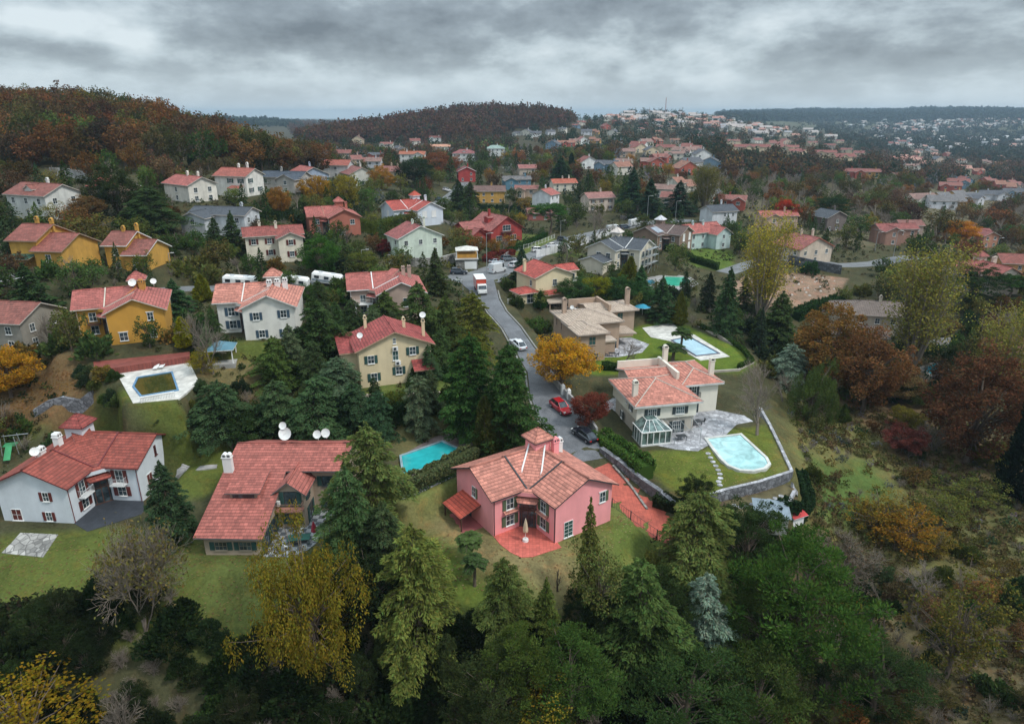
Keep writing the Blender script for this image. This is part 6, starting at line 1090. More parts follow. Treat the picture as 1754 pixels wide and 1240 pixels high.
# ------------------------------------------------------------------ vehicles
def carpaint(c):
    k = ('car', c)
    if k not in MATS:
        m, nt, b = newmat('car_paint'); b.inputs['Base Color'].default_value = c4(c); b.inputs['Roughness'].default_value = .25; b.inputs['Coat Weight'].default_value = .6; b.inputs['Metallic'].default_value = .2; MATS[k] = m
    return MATS[k]
CG = glass((.015, .02, .025)); TYRE = P((.02, .02, .02), .8, .1); RIM = P((.4, .4, .42), .4, .1, metal=.7); LAMP = P((.7, .7, .68), .2, .05); TAIL = P((.4, .01, .01), .3, .1)
def loft(m, S, mi=0):
    """sections: lists of equal length rings"""
    for a, b in zip(S, S[1:]):
        n = len(a)
        for i in range(n): j = (i + 1) % n; m.poly([a[i], a[j], b[j], b[i]], mi)
    m.poly(S[0][::-1], mi); m.poly(S[-1], mi)
def vehicle(name, label, px, py, rz, col, kind='sedan', group=None, dz=.07):
    p = G(px, py); root = empty(name, (p[0], p[1], p[2] + dz), R(rz), label, {'sedan': 'car', 'suv': 'car', 'wagon': 'car', 'van': 'van', 'truck': 'truck', 'caravan': 'caravan'}[kind], group); e = .6; q = [np.array([p[0], p[1]]) + np.array([math.cos(R(rz)), math.sin(R(rz))]) * s for s in (-1.5, 1.5)]; sl = math.atan2(float(hz_(*q[1]) - hz_(*q[0])), 3.0); root.rotation_euler = (0, -sl, R(rz))
    cp = carpaint(col)
    if kind in ('sedan', 'suv', 'wagon', 'van'):
        L, Wd, H = dict(sedan=(4.6, 1.82, 1.45), suv=(4.5, 1.85, 1.68), wagon=(4.7, 1.85, 1.62), van=(5.7, 2.0, 2.5))[kind]; hw = Wd / 2; sh = .92 if kind != 'van' else 1.25; m = MB(); S = []
        hood = dict(sedan=(.72, .88), suv=(.85, 1.02), wagon=(.8, .97), van=(.95, 1.2))[kind]; tl = dict(sedan=(.82, .92), suv=(1.0, 1.05), wagon=(.95, 1.02), van=(1.3, 1.3))[kind]
        for x, t, wq_, zb_ in ((-L / 2, tl[0] - .22, .80, .35), (-L / 2 + .12, tl[0], .94, .25), (-L / 2 + .8, tl[1], 1, .2), (-.3, sh + .03, 1, .2), (L / 2 - 1.5, sh + .02, 1, .2), (L / 2 - 1.2, hood[1], .99, .2), (L / 2 - .35, hood[0] + .04, .93, .24), (L / 2, hood[0] - .2, .74, .32)): h = hw * wq_; S.append([(x, -h * .92, zb_), (x, -h, zb_ + .25), (x, -h, t - .12), (x, -h * .86, t), (x, h * .86, t), (x, h, t - .12), (x, h, zb_ + .25), (x, h * .92, zb_)])
        loft(m, S); m.build('body', cp, root, True); m = MB(); x0, x1, x2, x3 = dict(sedan=(-1.95, -1.15, .25, 1.15), suv=(-2.15, -1.75, .3, 1.15), wagon=(-2.25, -1.6, .25, 1.15), van=(-2.8, -2.7, 1.4, 2.1))[kind]; t0 = sh - .06; g = MB()
        gl = [[(x0, -hw * .86, t0), (x3, -hw * .84, t0), (x3, hw * .84, t0), (x0, hw * .86, t0)], [(x1, -hw * .68, H - .06), (x2, -hw * .68, H - .06), (x2, hw * .68, H - .06), (x1, hw * .68, H - .06)]]
        if kind == 'van': gl[1] = [(x1, -hw * .86, H - .1), (x2, -hw * .84, H - .1), (x2, hw * .84, H - .1), (x1, hw * .86, H - .1)]; m.hexa([(x0 - .02, -hw * .98, t0), (.9, -hw * .98, t0), (.9, hw * .98, t0), (x0 - .02, hw * .98, t0)], [(x1 - .02, -hw * .92, H - .02), (.9, -hw * .92, H - .02), (.9, hw * .92, H - .02), (x1 - .02, hw * .92, H - .02)])
        g.hexa(*gl); g.build('windows', CG, root)
        T_ = gl[1]; m.hexa([(a[0] - .06 * (1 if a[0] > 0 else -1), a[1], a[2]) for a in T_], [(a[0] * .93, a[1] * .92, H) for a in T_])
        for s in (-1, 1):
            for xa, xb in ((x0, x1), (x3, x2), ((x0 + x3) / 2 - .1, (x1 + x2) / 2)): m.tube((xa, s * hw * .85, t0), (xb, s * hw * .69 if kind != 'van' else s * hw * .85, H - .05), .045, n=4)
        m.build('roof', cp, root); wr = .33 if kind != 'van' else .36; wx = (-L / 2 + .85, L / 2 - .85)
        for x in wx:
            for s in (-1, 1):
                m = MB(); m.tube((x, s * (hw - .2), wr), (x, s * (hw + .01), wr), wr, n=16); w_ = m.build('wheel', TYRE, root); m = MB(); m.tube((x, s * (hw - .02), wr), (x, s * (hw + .02), wr), wr * .62, n=10); m.build('rim', RIM, w_)
        for s in (-1, 1):
            m = MB(); m.box(L / 2 - .32, L / 2 - .06, s * hw * .66 - .17, s * hw * .66 + .17, hood[0] - .2, hood[0] - .04); m.build('headlight', LAMP, root); m = MB(); m.box(-L / 2 - .01, -L / 2 + .16, s * hw * .72 - .16, s * hw * .72 + .16, tl[0] - .26, tl[0] - .08); m.build('tail_light', TAIL, root)
            m = MB(); m.box(x3 - .55, x3 - .35, s * (hw + .02) - .1, s * (hw + .02) + .1, sh, sh + .16); m.build('side_mirror', cp, root)
    elif kind == 'truck':
        m = MB(); m.box(-3.2, 1.3, -1.15, 1.15, .9, 3.3); b = m.build('cargo_box', carpaint((.55, .06, .025)), root); m = MB(); m.box(-3.25, 1.35, -1.18, 1.18, 3.3, 3.42); m.build('box_roof', WHITE, b); S = [[(x, -1.05, .5), (x, 1.05, .5), (x, 1.0, t), (x, -1.0, t)] for x, t in ((1.5, 2.3), (2.6, 2.3), (3.1, 1.5), (3.25, .9))]; m = MB(); loft(m, S); m.build('cab', WHITE, root); m = MB(); m.hexa([(2.66, -.9, 2.1), (3.12, -.92, 1.5), (3.12, .92, 1.5), (2.66, .9, 2.1)], [(2.72, -.9, 2.2), (3.2, -.92, 1.55), (3.2, .92, 1.55), (2.72, .9, 2.2)]); m.build('windscreen', CG, root); m = MB(); m.box(-3.0, 1.5, -.5, .5, .5, .9); m.build('chassis', DARKM, root)
        for x in (-2.1, 2.4):
            for s in (-1, 1): m = MB(); m.tube((x, s * .8, .42), (x, s * 1.08, .42), .42, n=14); m.build('wheel', TYRE, root)
        for s in (-1, 1): m = MB(); m.box(3.2, 3.3, s * .8 - .15, s * .8 + .15, .8, 1.0); m.build('headlight', LAMP, root)
    else:
        L = 6.4; m = MB(); S = [[(x, -1.12 * w, .55), (x, -1.15 * w, 2.1), (x, -.95 * w, 2.55 * t), (x, .95 * w, 2.55 * t), (x, 1.15 * w, 2.1), (x, 1.12 * w, .55)] for x, w, t in ((-L / 2, .93, .93), (-L / 2 + .2, 1, 1), (L / 2 - .4, 1, 1), (L / 2, .9, .9))]; loft(m, S); m.build('body', WHITE, root)
        for x in (-2.1, 0, 1.9):
            for s in (-1, 1): m = MB(); m.box(x - .5, x + .5, s * 1.16 - .03, s * 1.16 + .03, 1.4, 2.0); m.build('window', CG, root)
        m = MB(); m.box(-L / 2 + .2, L / 2 - .3, -1.19, -1.155, .8, 1.25); m.build('stripe', P((.25, .3, .34), .4), root); m = MB()
        for x in (-1.5, 1.2): m.box(x - .4, x + .4, -.4, .4, 2.52, 2.72)
        m.build('roof_hatch', P((.6, .62, .64)), root)
        for x in (-1.4, 1.4):
            for s in (-1, 1): m = MB(); m.tube((x, s * .85, .36), (x, s * 1.1, .36), .36, n=14); m.build('wheel', TYRE, root)
    return root
vehicle('parked_car', 'red estate car parked facing downhill beside the maroon shrub', 960, 703, -62, (.42, .012, .02), 'wagon'); vehicle('parked_car', 'black saloon car parked at the head of the brick driveway', 1000, 750, 125, (.012, .016, .025), 'sedan'); vehicle('parked_car', 'white saloon car parked on the narrow lane behind the tall conifers', 887, 594, 118, (.72, .74, .76), 'sedan')
vehicle('parked_car', 'dark suv parked across the junction beside the stone wall', 786, 470, 4, (.02, .03, .045), 'suv'); vehicle('parked_car', 'white car under the flat roofed carport of the tan villa', 981, 533, 6, (.7, .7, .7), 'sedan'); vehicle('parked_car', 'black suv on the upper street in front of the white hoarding', 965, 414, -40, (.02, .025, .03), 'suv')
vehicle('parked_car', 'white hatchback half hidden behind the hoarding, left one of the pair', 922, 432, 20, (.7, .7, .7), 'suv'); vehicle('parked_car', 'white car behind the hoarding nearer the black suv', 946, 424, 20, (.72, .72, .72), 'sedan'); vehicle('parked_car', 'silver car parked beside the red creeper wall', 850, 452, 35, (.5, .55, .6), 'sedan'); vehicle('parked_car', 'grey car behind the white van near the red creeper wall', 870, 447, 30, (.12, .14, .16), 'suv'); vehicle('parked_car', 'small white car in the corner by the dark spruce at the junction', 882, 458, 60, (.7, .7, .7), 'suv')
vehicle('parked_van', 'white van parked nose down at the junction beside the orange truck', 852, 467, 52, (.74, .75, .76), 'van'); vehicle('parked_van', 'white minibus parked on the upper street, nearer of the two', 1051, 397, 25, (.74, .75, .76), 'van'); vehicle('parked_van', 'white minibus parked further along the upper street', 1089, 386, 25, (.74, .75, .76), 'van'); vehicle('parked_car', 'dark blue car between the two white minibuses', 1070, 392, 25, (.03, .05, .08), 'suv')
vehicle('box_truck', 'orange red box truck with a white cab coming down the lane', 823, 500, -78, (.5, .05, .02), 'truck'); vehicle('parked_car', 'dark blue car on the curved street above the pale blue house', 754, 344, 10, (.03, .06, .12), 'sedan'); vehicle('parked_car', 'white car at the bend behind the large dark trees', 765, 328, 50, (.7, .7, .7), 'suv')
vehicle('caravan', 'white caravan furthest left behind the blue-shuttered house', 412, 494, 2, (1, 1, 1), 'caravan', 'caravans'); vehicle('caravan', 'white caravan with dark side windows right of the roof chimneys', 502, 494, 2, (1, 1, 1), 'caravan', 'caravans'); vehicle('caravan', 'pale caravan half hidden by dark bare shrubs', 560, 488, 2, (1, 1, 1), 'caravan', 'caravans'); vehicle('parked_car', 'white car at the left edge beside the dark cedar', 26, 486, 10, (.7, .7, .7), 'suv')
# ------------------------------------------------------------------ street furniture and garden things
def lamp(px, py, top, label, arm=1.2, rz=0):
    p = G(px, py); _, _, D = proj(p); d = ray(px, top); h = CZ + d[2] * (p[1] / d[1]) - p[2]; r = empty('street_lamp', p, rz, label, 'street lamp'); m = MB(); m.tube((0, 0, -.3), (0, 0, h), .11, .06, 8); m.build('pole', METAL, r); m = MB(); m.tube((0, 0, h - .05), (arm, 0, h + .1), .045, n=6); m.box(arm - .1, arm + .55, -.14, .14, h + .04, h + .16); m.build('lamp_head', P((.6, .6, .58)), r)
for a in [(834, 470, 400, 'street lamp on a pale pole beside the red creeper wall', 1.2, 0), (960, 408, 378, 'street lamp behind the black suv on the upper street'), (864, 370, 335, 'street lamp in front of the orange yellow house'), (1108, 382, 336, 'tall street lamp above the white minibuses', 1.3, 0), (622, 470, 428, 'street lamp rising from the bare shrubs below the mint green house'), (292, 458, 434, 'short street lamp below the small yellow house', .6, 0), (1498, 432, 398, 'lamp post beside the bare trees left of the brown house'), (1530, 440, 396, 'lamp post at the open street by the tall poplar'), (1703, 445, 408, 'lamp post in front of the salmon house'), (793, 505, 480, 'lamp with a flat white head left of the truck', 1.0, 3), (1156, 385, 345, 'lamp post left of the brown house on the upper street')]: lamp(*a)
# person walking at the junction
def person(px, py, label, coat, h=1.75):
    p = G(px, py); r = empty('person', p + [0, 0, .07], .6, label, 'person'); bm = bpy.data.meshes.new('body'); V = [(0, 0, .95), (0, 0, 1.2), (0, 0, 1.42), (0, 0, 1.52), (0, .02, 1.66), (-.1, 0, .9), (-.13, .12, .5), (-.12, .02, .06), (-.12, .16, .04), (.1, 0, .9), (.12, -.12, .5), (.13, -.3, .1), (.13, -.16, .03), (-.2, 0, 1.4), (-.27, -.05, 1.12), (-.26, .08, .88), (.2, 0, 1.4), (.27, .05, 1.12), (.26, .18, .9)]
    E_ = [(0, 1), (1, 2), (2, 3), (3, 4), (0, 5), (5, 6), (6, 7), (7, 8), (0, 9), (9, 10), (10, 11), (11, 12), (2, 13), (13, 14), (14, 15), (2, 16), (16, 17), (17, 18)]; Rr = [.16, .15, .15, .06, .11, .1, .07, .05, .045, .1, .07, .05, .045, .07, .05, .04, .07, .05, .04]; bm.from_pydata(V, E_, []); o = link(bpy.data.objects.new('body', bm), r); sk_ = bm.skin_vertices.new(name='') if not bm.skin_vertices else bm.skin_vertices[0]
    for i, q in enumerate(Rr): sk_.data[i].radius = (q, q * .8)
    sk_.data[0].use_root = True; o.modifiers.new('skin', 'SKIN'); s = o.modifiers.new('sub', 'SUBSURF'); s.levels = s.render_levels = 2; bm.materials.append(coat)
try: person(807, 474, 'person in dark clothes walking across the junction near the orange truck', P((.03, .03, .035)))
except Exception as ex: print('person', ex)
# white hoarding along the building site
Hd = gp([(918, 442), (950, 434), (985, 424), (1010, 416), (1035, 406), (1050, 400)]); P_, N_ = normals(resample(Hd, 2.2)); root = empty('hoarding_fence', (0, 0, 0), label='white metal hoarding panels along the site of the house under renovation', cat='fence')
for i, (a, b) in enumerate(zip(P_, P_[1:])):
    m = MB(); z0, z1 = float(hz_(*a)), float(hz_(*b)); t = (b - a) / np.linalg.norm(b - a) * .05; n = np.array([-t[1], t[0]]) * .6; a2, b2 = a + t, b - t; dzz = rng.uniform(-.05, .1); m.hexa([(*(a2 - n), z0 - .2), (*(b2 - n), z1 - .2), (*(b2 + n), z1 - .2), (*(a2 + n), z0 - .2)], [(*(a2 - n), z0 + 2.2 + dzz), (*(b2 - n), z1 + 2.2 + dzz), (*(b2 + n), z1 + 2.2 + dzz), (*(a2 + n), z0 + 2.2 + dzz)]); m.build('panel', P((.68, .69, .70)), root)
# garden fence of posts and rails
def fence(pts, h, label, mat=DARKM, step=2.2, bars=.25):
    P_, N_ = normals(resample(pts, step)); root = empty('railing_fence', (0, 0, 0), label=label, cat='fence'); m = MB()
    for p in P_: z = float(hz_(*p)); q = MB(); q.box(p[0] - .06, p[0] + .06, p[1] - .06, p[1] + .06, z - .3, z + h); q.build('post', mat, root)
    for a, b in zip(P_, P_[1:]):
        za, zb_ = float(hz_(*a)), float(hz_(*b)); [m.tube((*a, za + k), (*b, zb_ + k), .025, n=4) for k in (.15, h - .1)]; nb = max(1, int(step / bars))
        for i in range(nb): t = i / nb; c = a + (b - a) * t; z = za + (zb_ - za) * t; m.box(c[0] - .012, c[0] + .012, c[1] - .012, c[1] + .012, z + .1, z + h - .08)
    m.build('rails', mat, root)
fence(gp([(905, 1078), (950, 1064), (1000, 1045)]), 1.5, 'dark railing fence at the bottom of the pink house garden'); fence(gp([(1048, 868), (1080, 890), (1125, 922)]), 1.3, 'dark railing on the lower side of the brick driveway'); fence(gp([(870, 520), (900, 516), (915, 512)]), 1.1, 'white rail fence below the cream house by the junction', WHITE, 1.2, .4)
fence(gp([(862, 445), (880, 432), (905, 425), (950, 408)]), 1.4, 'white posted fence on the hedge bank of the deep red house', WHITE, 3.0, .6)
for i, (x, y) in enumerate(((964, 676), (974, 684))):
    p = G(x, y); r = empty('gate_pillar', p, .3, ('far' if i == 0 else 'near') + ' white gate pillar with a lamp beside the lane', 'gate pillar', 'white gate pillars'); m = MB(); m.box(-.28, .28, -.28, .28, -.3, 1.7); m.build('shaft', WHITE, r); m = MB(); m.frus(0, 0, .42, .12, 1.7, 2.0, 4, 0, math.pi / 4); m.build('cap', WHITE, r)
# closed garden parasol, tables, chairs
def parasol(p, h, col, label, rz=0):
    r = empty('garden_parasol', p, rz, label, 'parasol'); m = MB(); m.tube((0, 0, 0), (0, 0, h), .03, n=6); m.build('pole', WHITE, r); m = MB(); m.frus(0, 0, .38, .34, 0, .35, 10); m.build('base', WHITE, r); m = MB(); k = 12; S = []
    for z, q in ((h * .42, .26), (h * .5, .30), (h * .75, .2), (h * .97, .04)): S.append([((q * (1 + .2 * (i % 2))) * math.cos(2 * math.pi * i / k), (q * (1 + .2 * (i % 2))) * math.sin(2 * math.pi * i / k), z) for i in range(k)])
    loft(m, S); m.build('canopy', col, r)
p = pk.world(-2.0, -2.3); parasol(p, 3.1, P((.62, .5, .34)), 'closed cream parasol standing on the red patio of the pink house')
parasol((-23.6, 69.6, -.95), 2.6, P((.35, .02, .04)), 'closed dark red parasol on the checkered patio')
def table(p, w, d, mat, label, rz=0, h=.74):
    r = empty('garden_table', p, rz, label, 'table'); m = MB(); m.box(-w / 2, w / 2, -d / 2, d / 2, h - .05, h); m.build('tabletop', mat, r)
    for sx in (-1, 1):
        for sy in (-1, 1): m = MB(); m.box(sx * (w / 2 - .1) - .03, sx * (w / 2 - .1) + .03, sy * (d / 2 - .1) - .03, sy * (d / 2 - .1) + .03, 0, h - .05); m.build('leg', mat, r)
def chair(p, rz, mat, label, group):
    r = empty('garden_chair', p, rz, label, 'chair', group); m = MB(); m.box(-.25, .25, -.25, .25, .4, .45); m.build('seat', mat, r); m = MB(); m.hexa([(-.24, .2, .45), (.24, .2, .45), (.24, .25, .45), (-.24, .25, .45)], [(-.24, .32, .95), (.24, .32, .95), (.24, .37, .95), (-.24, .37, .95)]); m.build('backrest', mat, r)
    for sx in (-1, 1):
        for sy in (-1, 1): m = MB(); m.box(sx * .22 - .02, sx * .22 + .02, sy * .22 - .02, sy * .22 + .02, 0, .4); m.build('leg', mat, r)
table((-25.3, 69.0, -.95), 2.6, 1.3, P((.03, .12, .09)), 'dark green garden table on the checkered patio', .15)
for (x, y), a, l in (((-25.6, 70.6), 0, 'white garden chair behind the green table'), ((-26.6, 67.6), 2.6, 'white garden chair at the front left of the green table'), ((-24.2, 67.5), 3.4, 'white garden chair at the front right of the green table'), ((-23.4, 71.2), -.4, 'white garden chair beside the red parasol')): chair((x, y, -.95), a, WHITE, l, 'white chairs on the checkered patio')
q = rw.world(11.8, 2.5); table(q, 2.0, 1.2, DARKM, 'dark patio table in front of the villa side doors', .4)
q = rw.world(7.2, -2.0); table(q, 1.6, 1.0, DARKM, 'dark table under the villa pergola frame', .2)
for i, (dx, a) in enumerate(((-1.5, 1.5), (1.5, -1.5))): q = rw.world(11.8 + dx, 2.5 + dx * .2); chair(q, a, DARKM, ('left' if i == 0 else 'right') + ' dark chair at the villa patio table', 'dark chairs on the villa patio')
q = be.world(8.2, 2.0); table((q[0], q[1], 1.06), 1.4, .9, DARKM, 'small dark table on the tan villa terrace'); [chair((q[0] + dx, q[1] + .1, 1.06), a, DARKM, l, 'chairs on the tan villa terrace') for dx, a, l in ((-1.1, 1.5, 'left dark chair on the tan villa terrace'), (1.1, -1.5, 'right dark chair on the tan villa terrace'))]
for i, (x, y) in enumerate(((266, 634), (276, 632))):
    p = atz(x, y, 10.07); r = empty('sun_lounger', p, .2, ('left' if i == 0 else 'right') + ' white lounger behind the murky olive pool', 'sun lounger', 'white loungers by the olive pool'); m = MB(); m.box(-.32, .32, -.2, 1.1, .28, .34); m.build('seat', WHITE, r); m = MB(); m.hexa([(-.32, 1.1, .3), (.32, 1.1, .3), (.32, 1.16, .3), (-.32, 1.16, .3)], [(-.32, 1.5, .8), (.32, 1.5, .8), (.32, 1.55, .8), (-.32, 1.55, .8)]); m.build('backrest', WHITE, r)
# gazebo with a blue roof, gate house, tin shed, carport, green umbrella
def pavilion(name, label, p, w, d, h, roofm, rz, wallm=None, posts=WHITE, rise=1.0, cat='pavilion', base=None):
    r = empty(name, p, rz, label, cat); m = MB(); o = .3; c = [(-w / 2 - o, -d / 2 - o, h), (w / 2 + o, -d / 2 - o, h), (w / 2 + o, d / 2 + o, h), (-w / 2 - o, d / 2 + o, h)]; m.slab([[c[i], c[(i + 1) % 4], (0, 0, h + rise)] for i in range(4)], .12); m.build('roof', [roofm, posts], r)
    for sx in (-1, 1):
        for sy in (-1, 1): m = MB(); m.box(sx * w / 2 - .07, sx * w / 2 + .07, sy * d / 2 - .07, sy * d / 2 + .07, -.5, h); m.build('post', posts, r)
    if wallm: m = MB(); m.box(-w / 2 + .1, w / 2 - .1, -d / 2 + .1, d / 2 - .1, -1, h * .55); m.build('wall', wallm, r)
    if base: m = MB(); m.box(-w / 2 - .3, w / 2 + .3, -d / 2 - .3, d / 2 + .3, -2.2, .05); m.build('base', base, r)
    return r
pavilion('gazebo', 'small garden gazebo with a blue grey pyramid roof below the blue-shuttered house', G(382, 618), 3.6, 3.2, 2.3, P((.10, .22, .28)), .2, base=CONC)
pavilion('summer_house', 'white roofed glass shelter with an orange table on top of the gatehouse garage', G(800, 456) + [0, 0, 2.3], 5.5, 4.2, 2.4, P((.62, .6, .54)), .1, P((.5, .25, .04)), rise=.9, base=None)
p = G(800, 461); r = empty('garage', p, .1, 'low garage with a white roller door beside the junction', 'garage'); m = MB(); m.box(-2.9, 2.9, 0, 5, -1, 2.5); m.build('wall', RUBBLE, r); m = MB(); m.box(-.6, 2.6, -.06, .02, 0, 2.1); m.build('door', WHITE, r); m = MB(); m.box(-3.1, 3.1, -.3, 5.1, 2.5, 2.65); m.build('roof', CONC, r)
p = G(965, 536); r = empty('carport', p, R(8), 'flat roofed carport over the white car beside the tan villa', 'carport'); m = MB(); m.box(-3.6, 4.4, -.5, 4.6, 2.35, 2.6); m.build('roof', P((.42, .34, .27)), r)
for x in (-3.2, 0.2, 4.0):
    for y in (-.2, 4.2): m = MB(); m.box(x - .12, x + .12, y - .12, y + .12, -.6, 2.35); m.build('post', bw, r)
p = G(1318, 892); r = empty('tin_shed', p, R(-12), 'small shed with a blue grey corrugated tin roof below the villa garden', 'shed'); m = MB(); m.box(-2, 2, -1.6, 1.6, -1, 1.7); m.build('wall', P((.42, .42, .38)), r); m = MB(); m.slab([[(-2.3, -2.0, 1.75), (2.3, -2.0, 1.75), (2.3, 1.9, 2.15), (-2.3, 1.9, 2.15)]], .06); m.build('roof', [P((.20, .25, .29), .45, .3, 3), METAL], r)
p = G(1362, 888); r = empty('red_roofed_hut', p, R(25), 'tiny hut with a bright red roof beside the tin shed', 'hut'); m = MB(); m.box(-1, 1, -.6, .6, -.8, .7); m.build('wall', WHITE, r); m = MB(); m.slab([[(-1.3, -1, .75), (1.3, -1, .75), (1.3, .9, 1.3), (-1.3, .9, 1.3)]], .06); m.build('roof', [P((.5, .05, .05)), WHITE], r)
p = G(1100, 540); r = empty('garden_umbrella', p, 0, 'open turquoise umbrella beside the tan villa wing', 'umbrella'); m = MB(); m.tube((0, 0, 0), (0, 0, 2.4), .04); m.build('pole', WHITE, r); m = MB(); c = [(2.0 * math.cos(a), 2.0 * math.sin(a), 2.1) for a in [i * math.pi / 4 for i in range(8)]]; m.slab([[c[i], c[(i + 1) % 8], (0, 0, 2.75)] for i in range(8)], .04); m.build('canopy', [P((.03, .28, .42)), WHITE], r)
p = G(124, 448); r = empty('covered_bundle', p, 0, 'bright blue tarpaulin bundle at the corner of the upper pool terrace', 'tarpaulin'); m = MB(); S = [[(q * math.cos(a) * (1 + .15 * math.sin(3 * a)), q * math.sin(a), z) for a in [i * math.pi / 5 for i in range(10)]] for z, q in ((0, 1.1), (.6, 1.2), (1.1, .8), (1.4, .25))]; loft(m, S); m.build('tarpaulin', P((.02, .2, .55), .5), r)
p = atz(1140, 548, 1.1); m = MB()
for i in range(5): x, y = rng.normal() * .8, rng.normal() * .4; m.hexa([(x - .5, y - .3, 0), (x + .5, y - .35, 0), (x + .55, y + .3, 0), (x - .45, y + .35, 0)], [(x - .35, y - .2, .5), (x + .35, y - .2, .6), (x + .4, y + .2, .55), (x - .3, y + .2, .45)])
o = m.build('furniture_pile', P((.4, .37, .33))); o.location = p; tag(o, 'heap of covered garden furniture at the back of the white pool deck', 'furniture')
# playground frame at the left edge
p = G(22, 775); r = empty('climbing_frame', p, .3, 'small green and white climbing frame at the left edge', 'climbing frame'); m = MB()
for x in (-1, 1):
    for y in (-.8, .8): m.tube((x, y, 0), (x * .8, y * .8, 2.6), .05)
m.tube((-.8, 0, 2.6), (2.4, 0, 2.6), .05); m.build('frame', METAL, r); m = MB(); m.box(-.8, .8, -.6, .6, 1.2, 1.3); m.hexa([(-.4, -2.4, 0), (.4, -2.4, 0), (.4, -2.2, 0), (-.4, -2.2, 0)], [(-.4, -.7, 1.3), (.4, -.7, 1.3), (.4, -.6, 1.35), (-.4, -.6, 1.35)]); m.build('slide', P((.05, .3, .12)), r)
# tower on the far hill
p = atd(1140, 186, 1480); p[2] = float(hz_(p[0], p[1])); r = empty('radio_mast', p, 0, 'thin lattice radio mast on top of the distant village hill', 'mast'); m = MB(); h_ = 33
for a in range(3): c, s = math.cos(a * 2.09), math.sin(a * 2.09); m.tube((c * 1.8, s * 1.8, 0), (c * .5, s * .5, h_), .3, n=4)
for i in range(11): z = i * 3.0; k = 1.8 - 1.3 * z / h_; [m.tube((k * math.cos(a * 2.09), k * math.sin(a * 2.09), z), (k * .95 * math.cos((a + 1) * 2.09), k * .95 * math.sin((a + 1) * 2.09), z + 3), .15, n=3) for a in range(3)]
m.build('lattice', P((.5, .3, .3)), r)
# rubble on the cleared lot
RB = []
for i in range(70):
    p = G(rng.uniform(1270, 1430), rng.uniform(474, 486) if i % 3 else rng.uniform(474, 520)); s = rng.uniform(.15, .5); m_ = (p, s); RB.append(m_)
m = MB()
for p, s in RB: a = rng.uniform(0, 6); m.frus(p[0], p[1], s, s * .4, p[2] - .1, p[2] + s * .6, 5, 0, a)
tag(m.build('rubble', P((.55, .5, .45))), 'pale rubble and broken concrete scattered on the cleared red earth lot', 'rubble', kind='stuff')
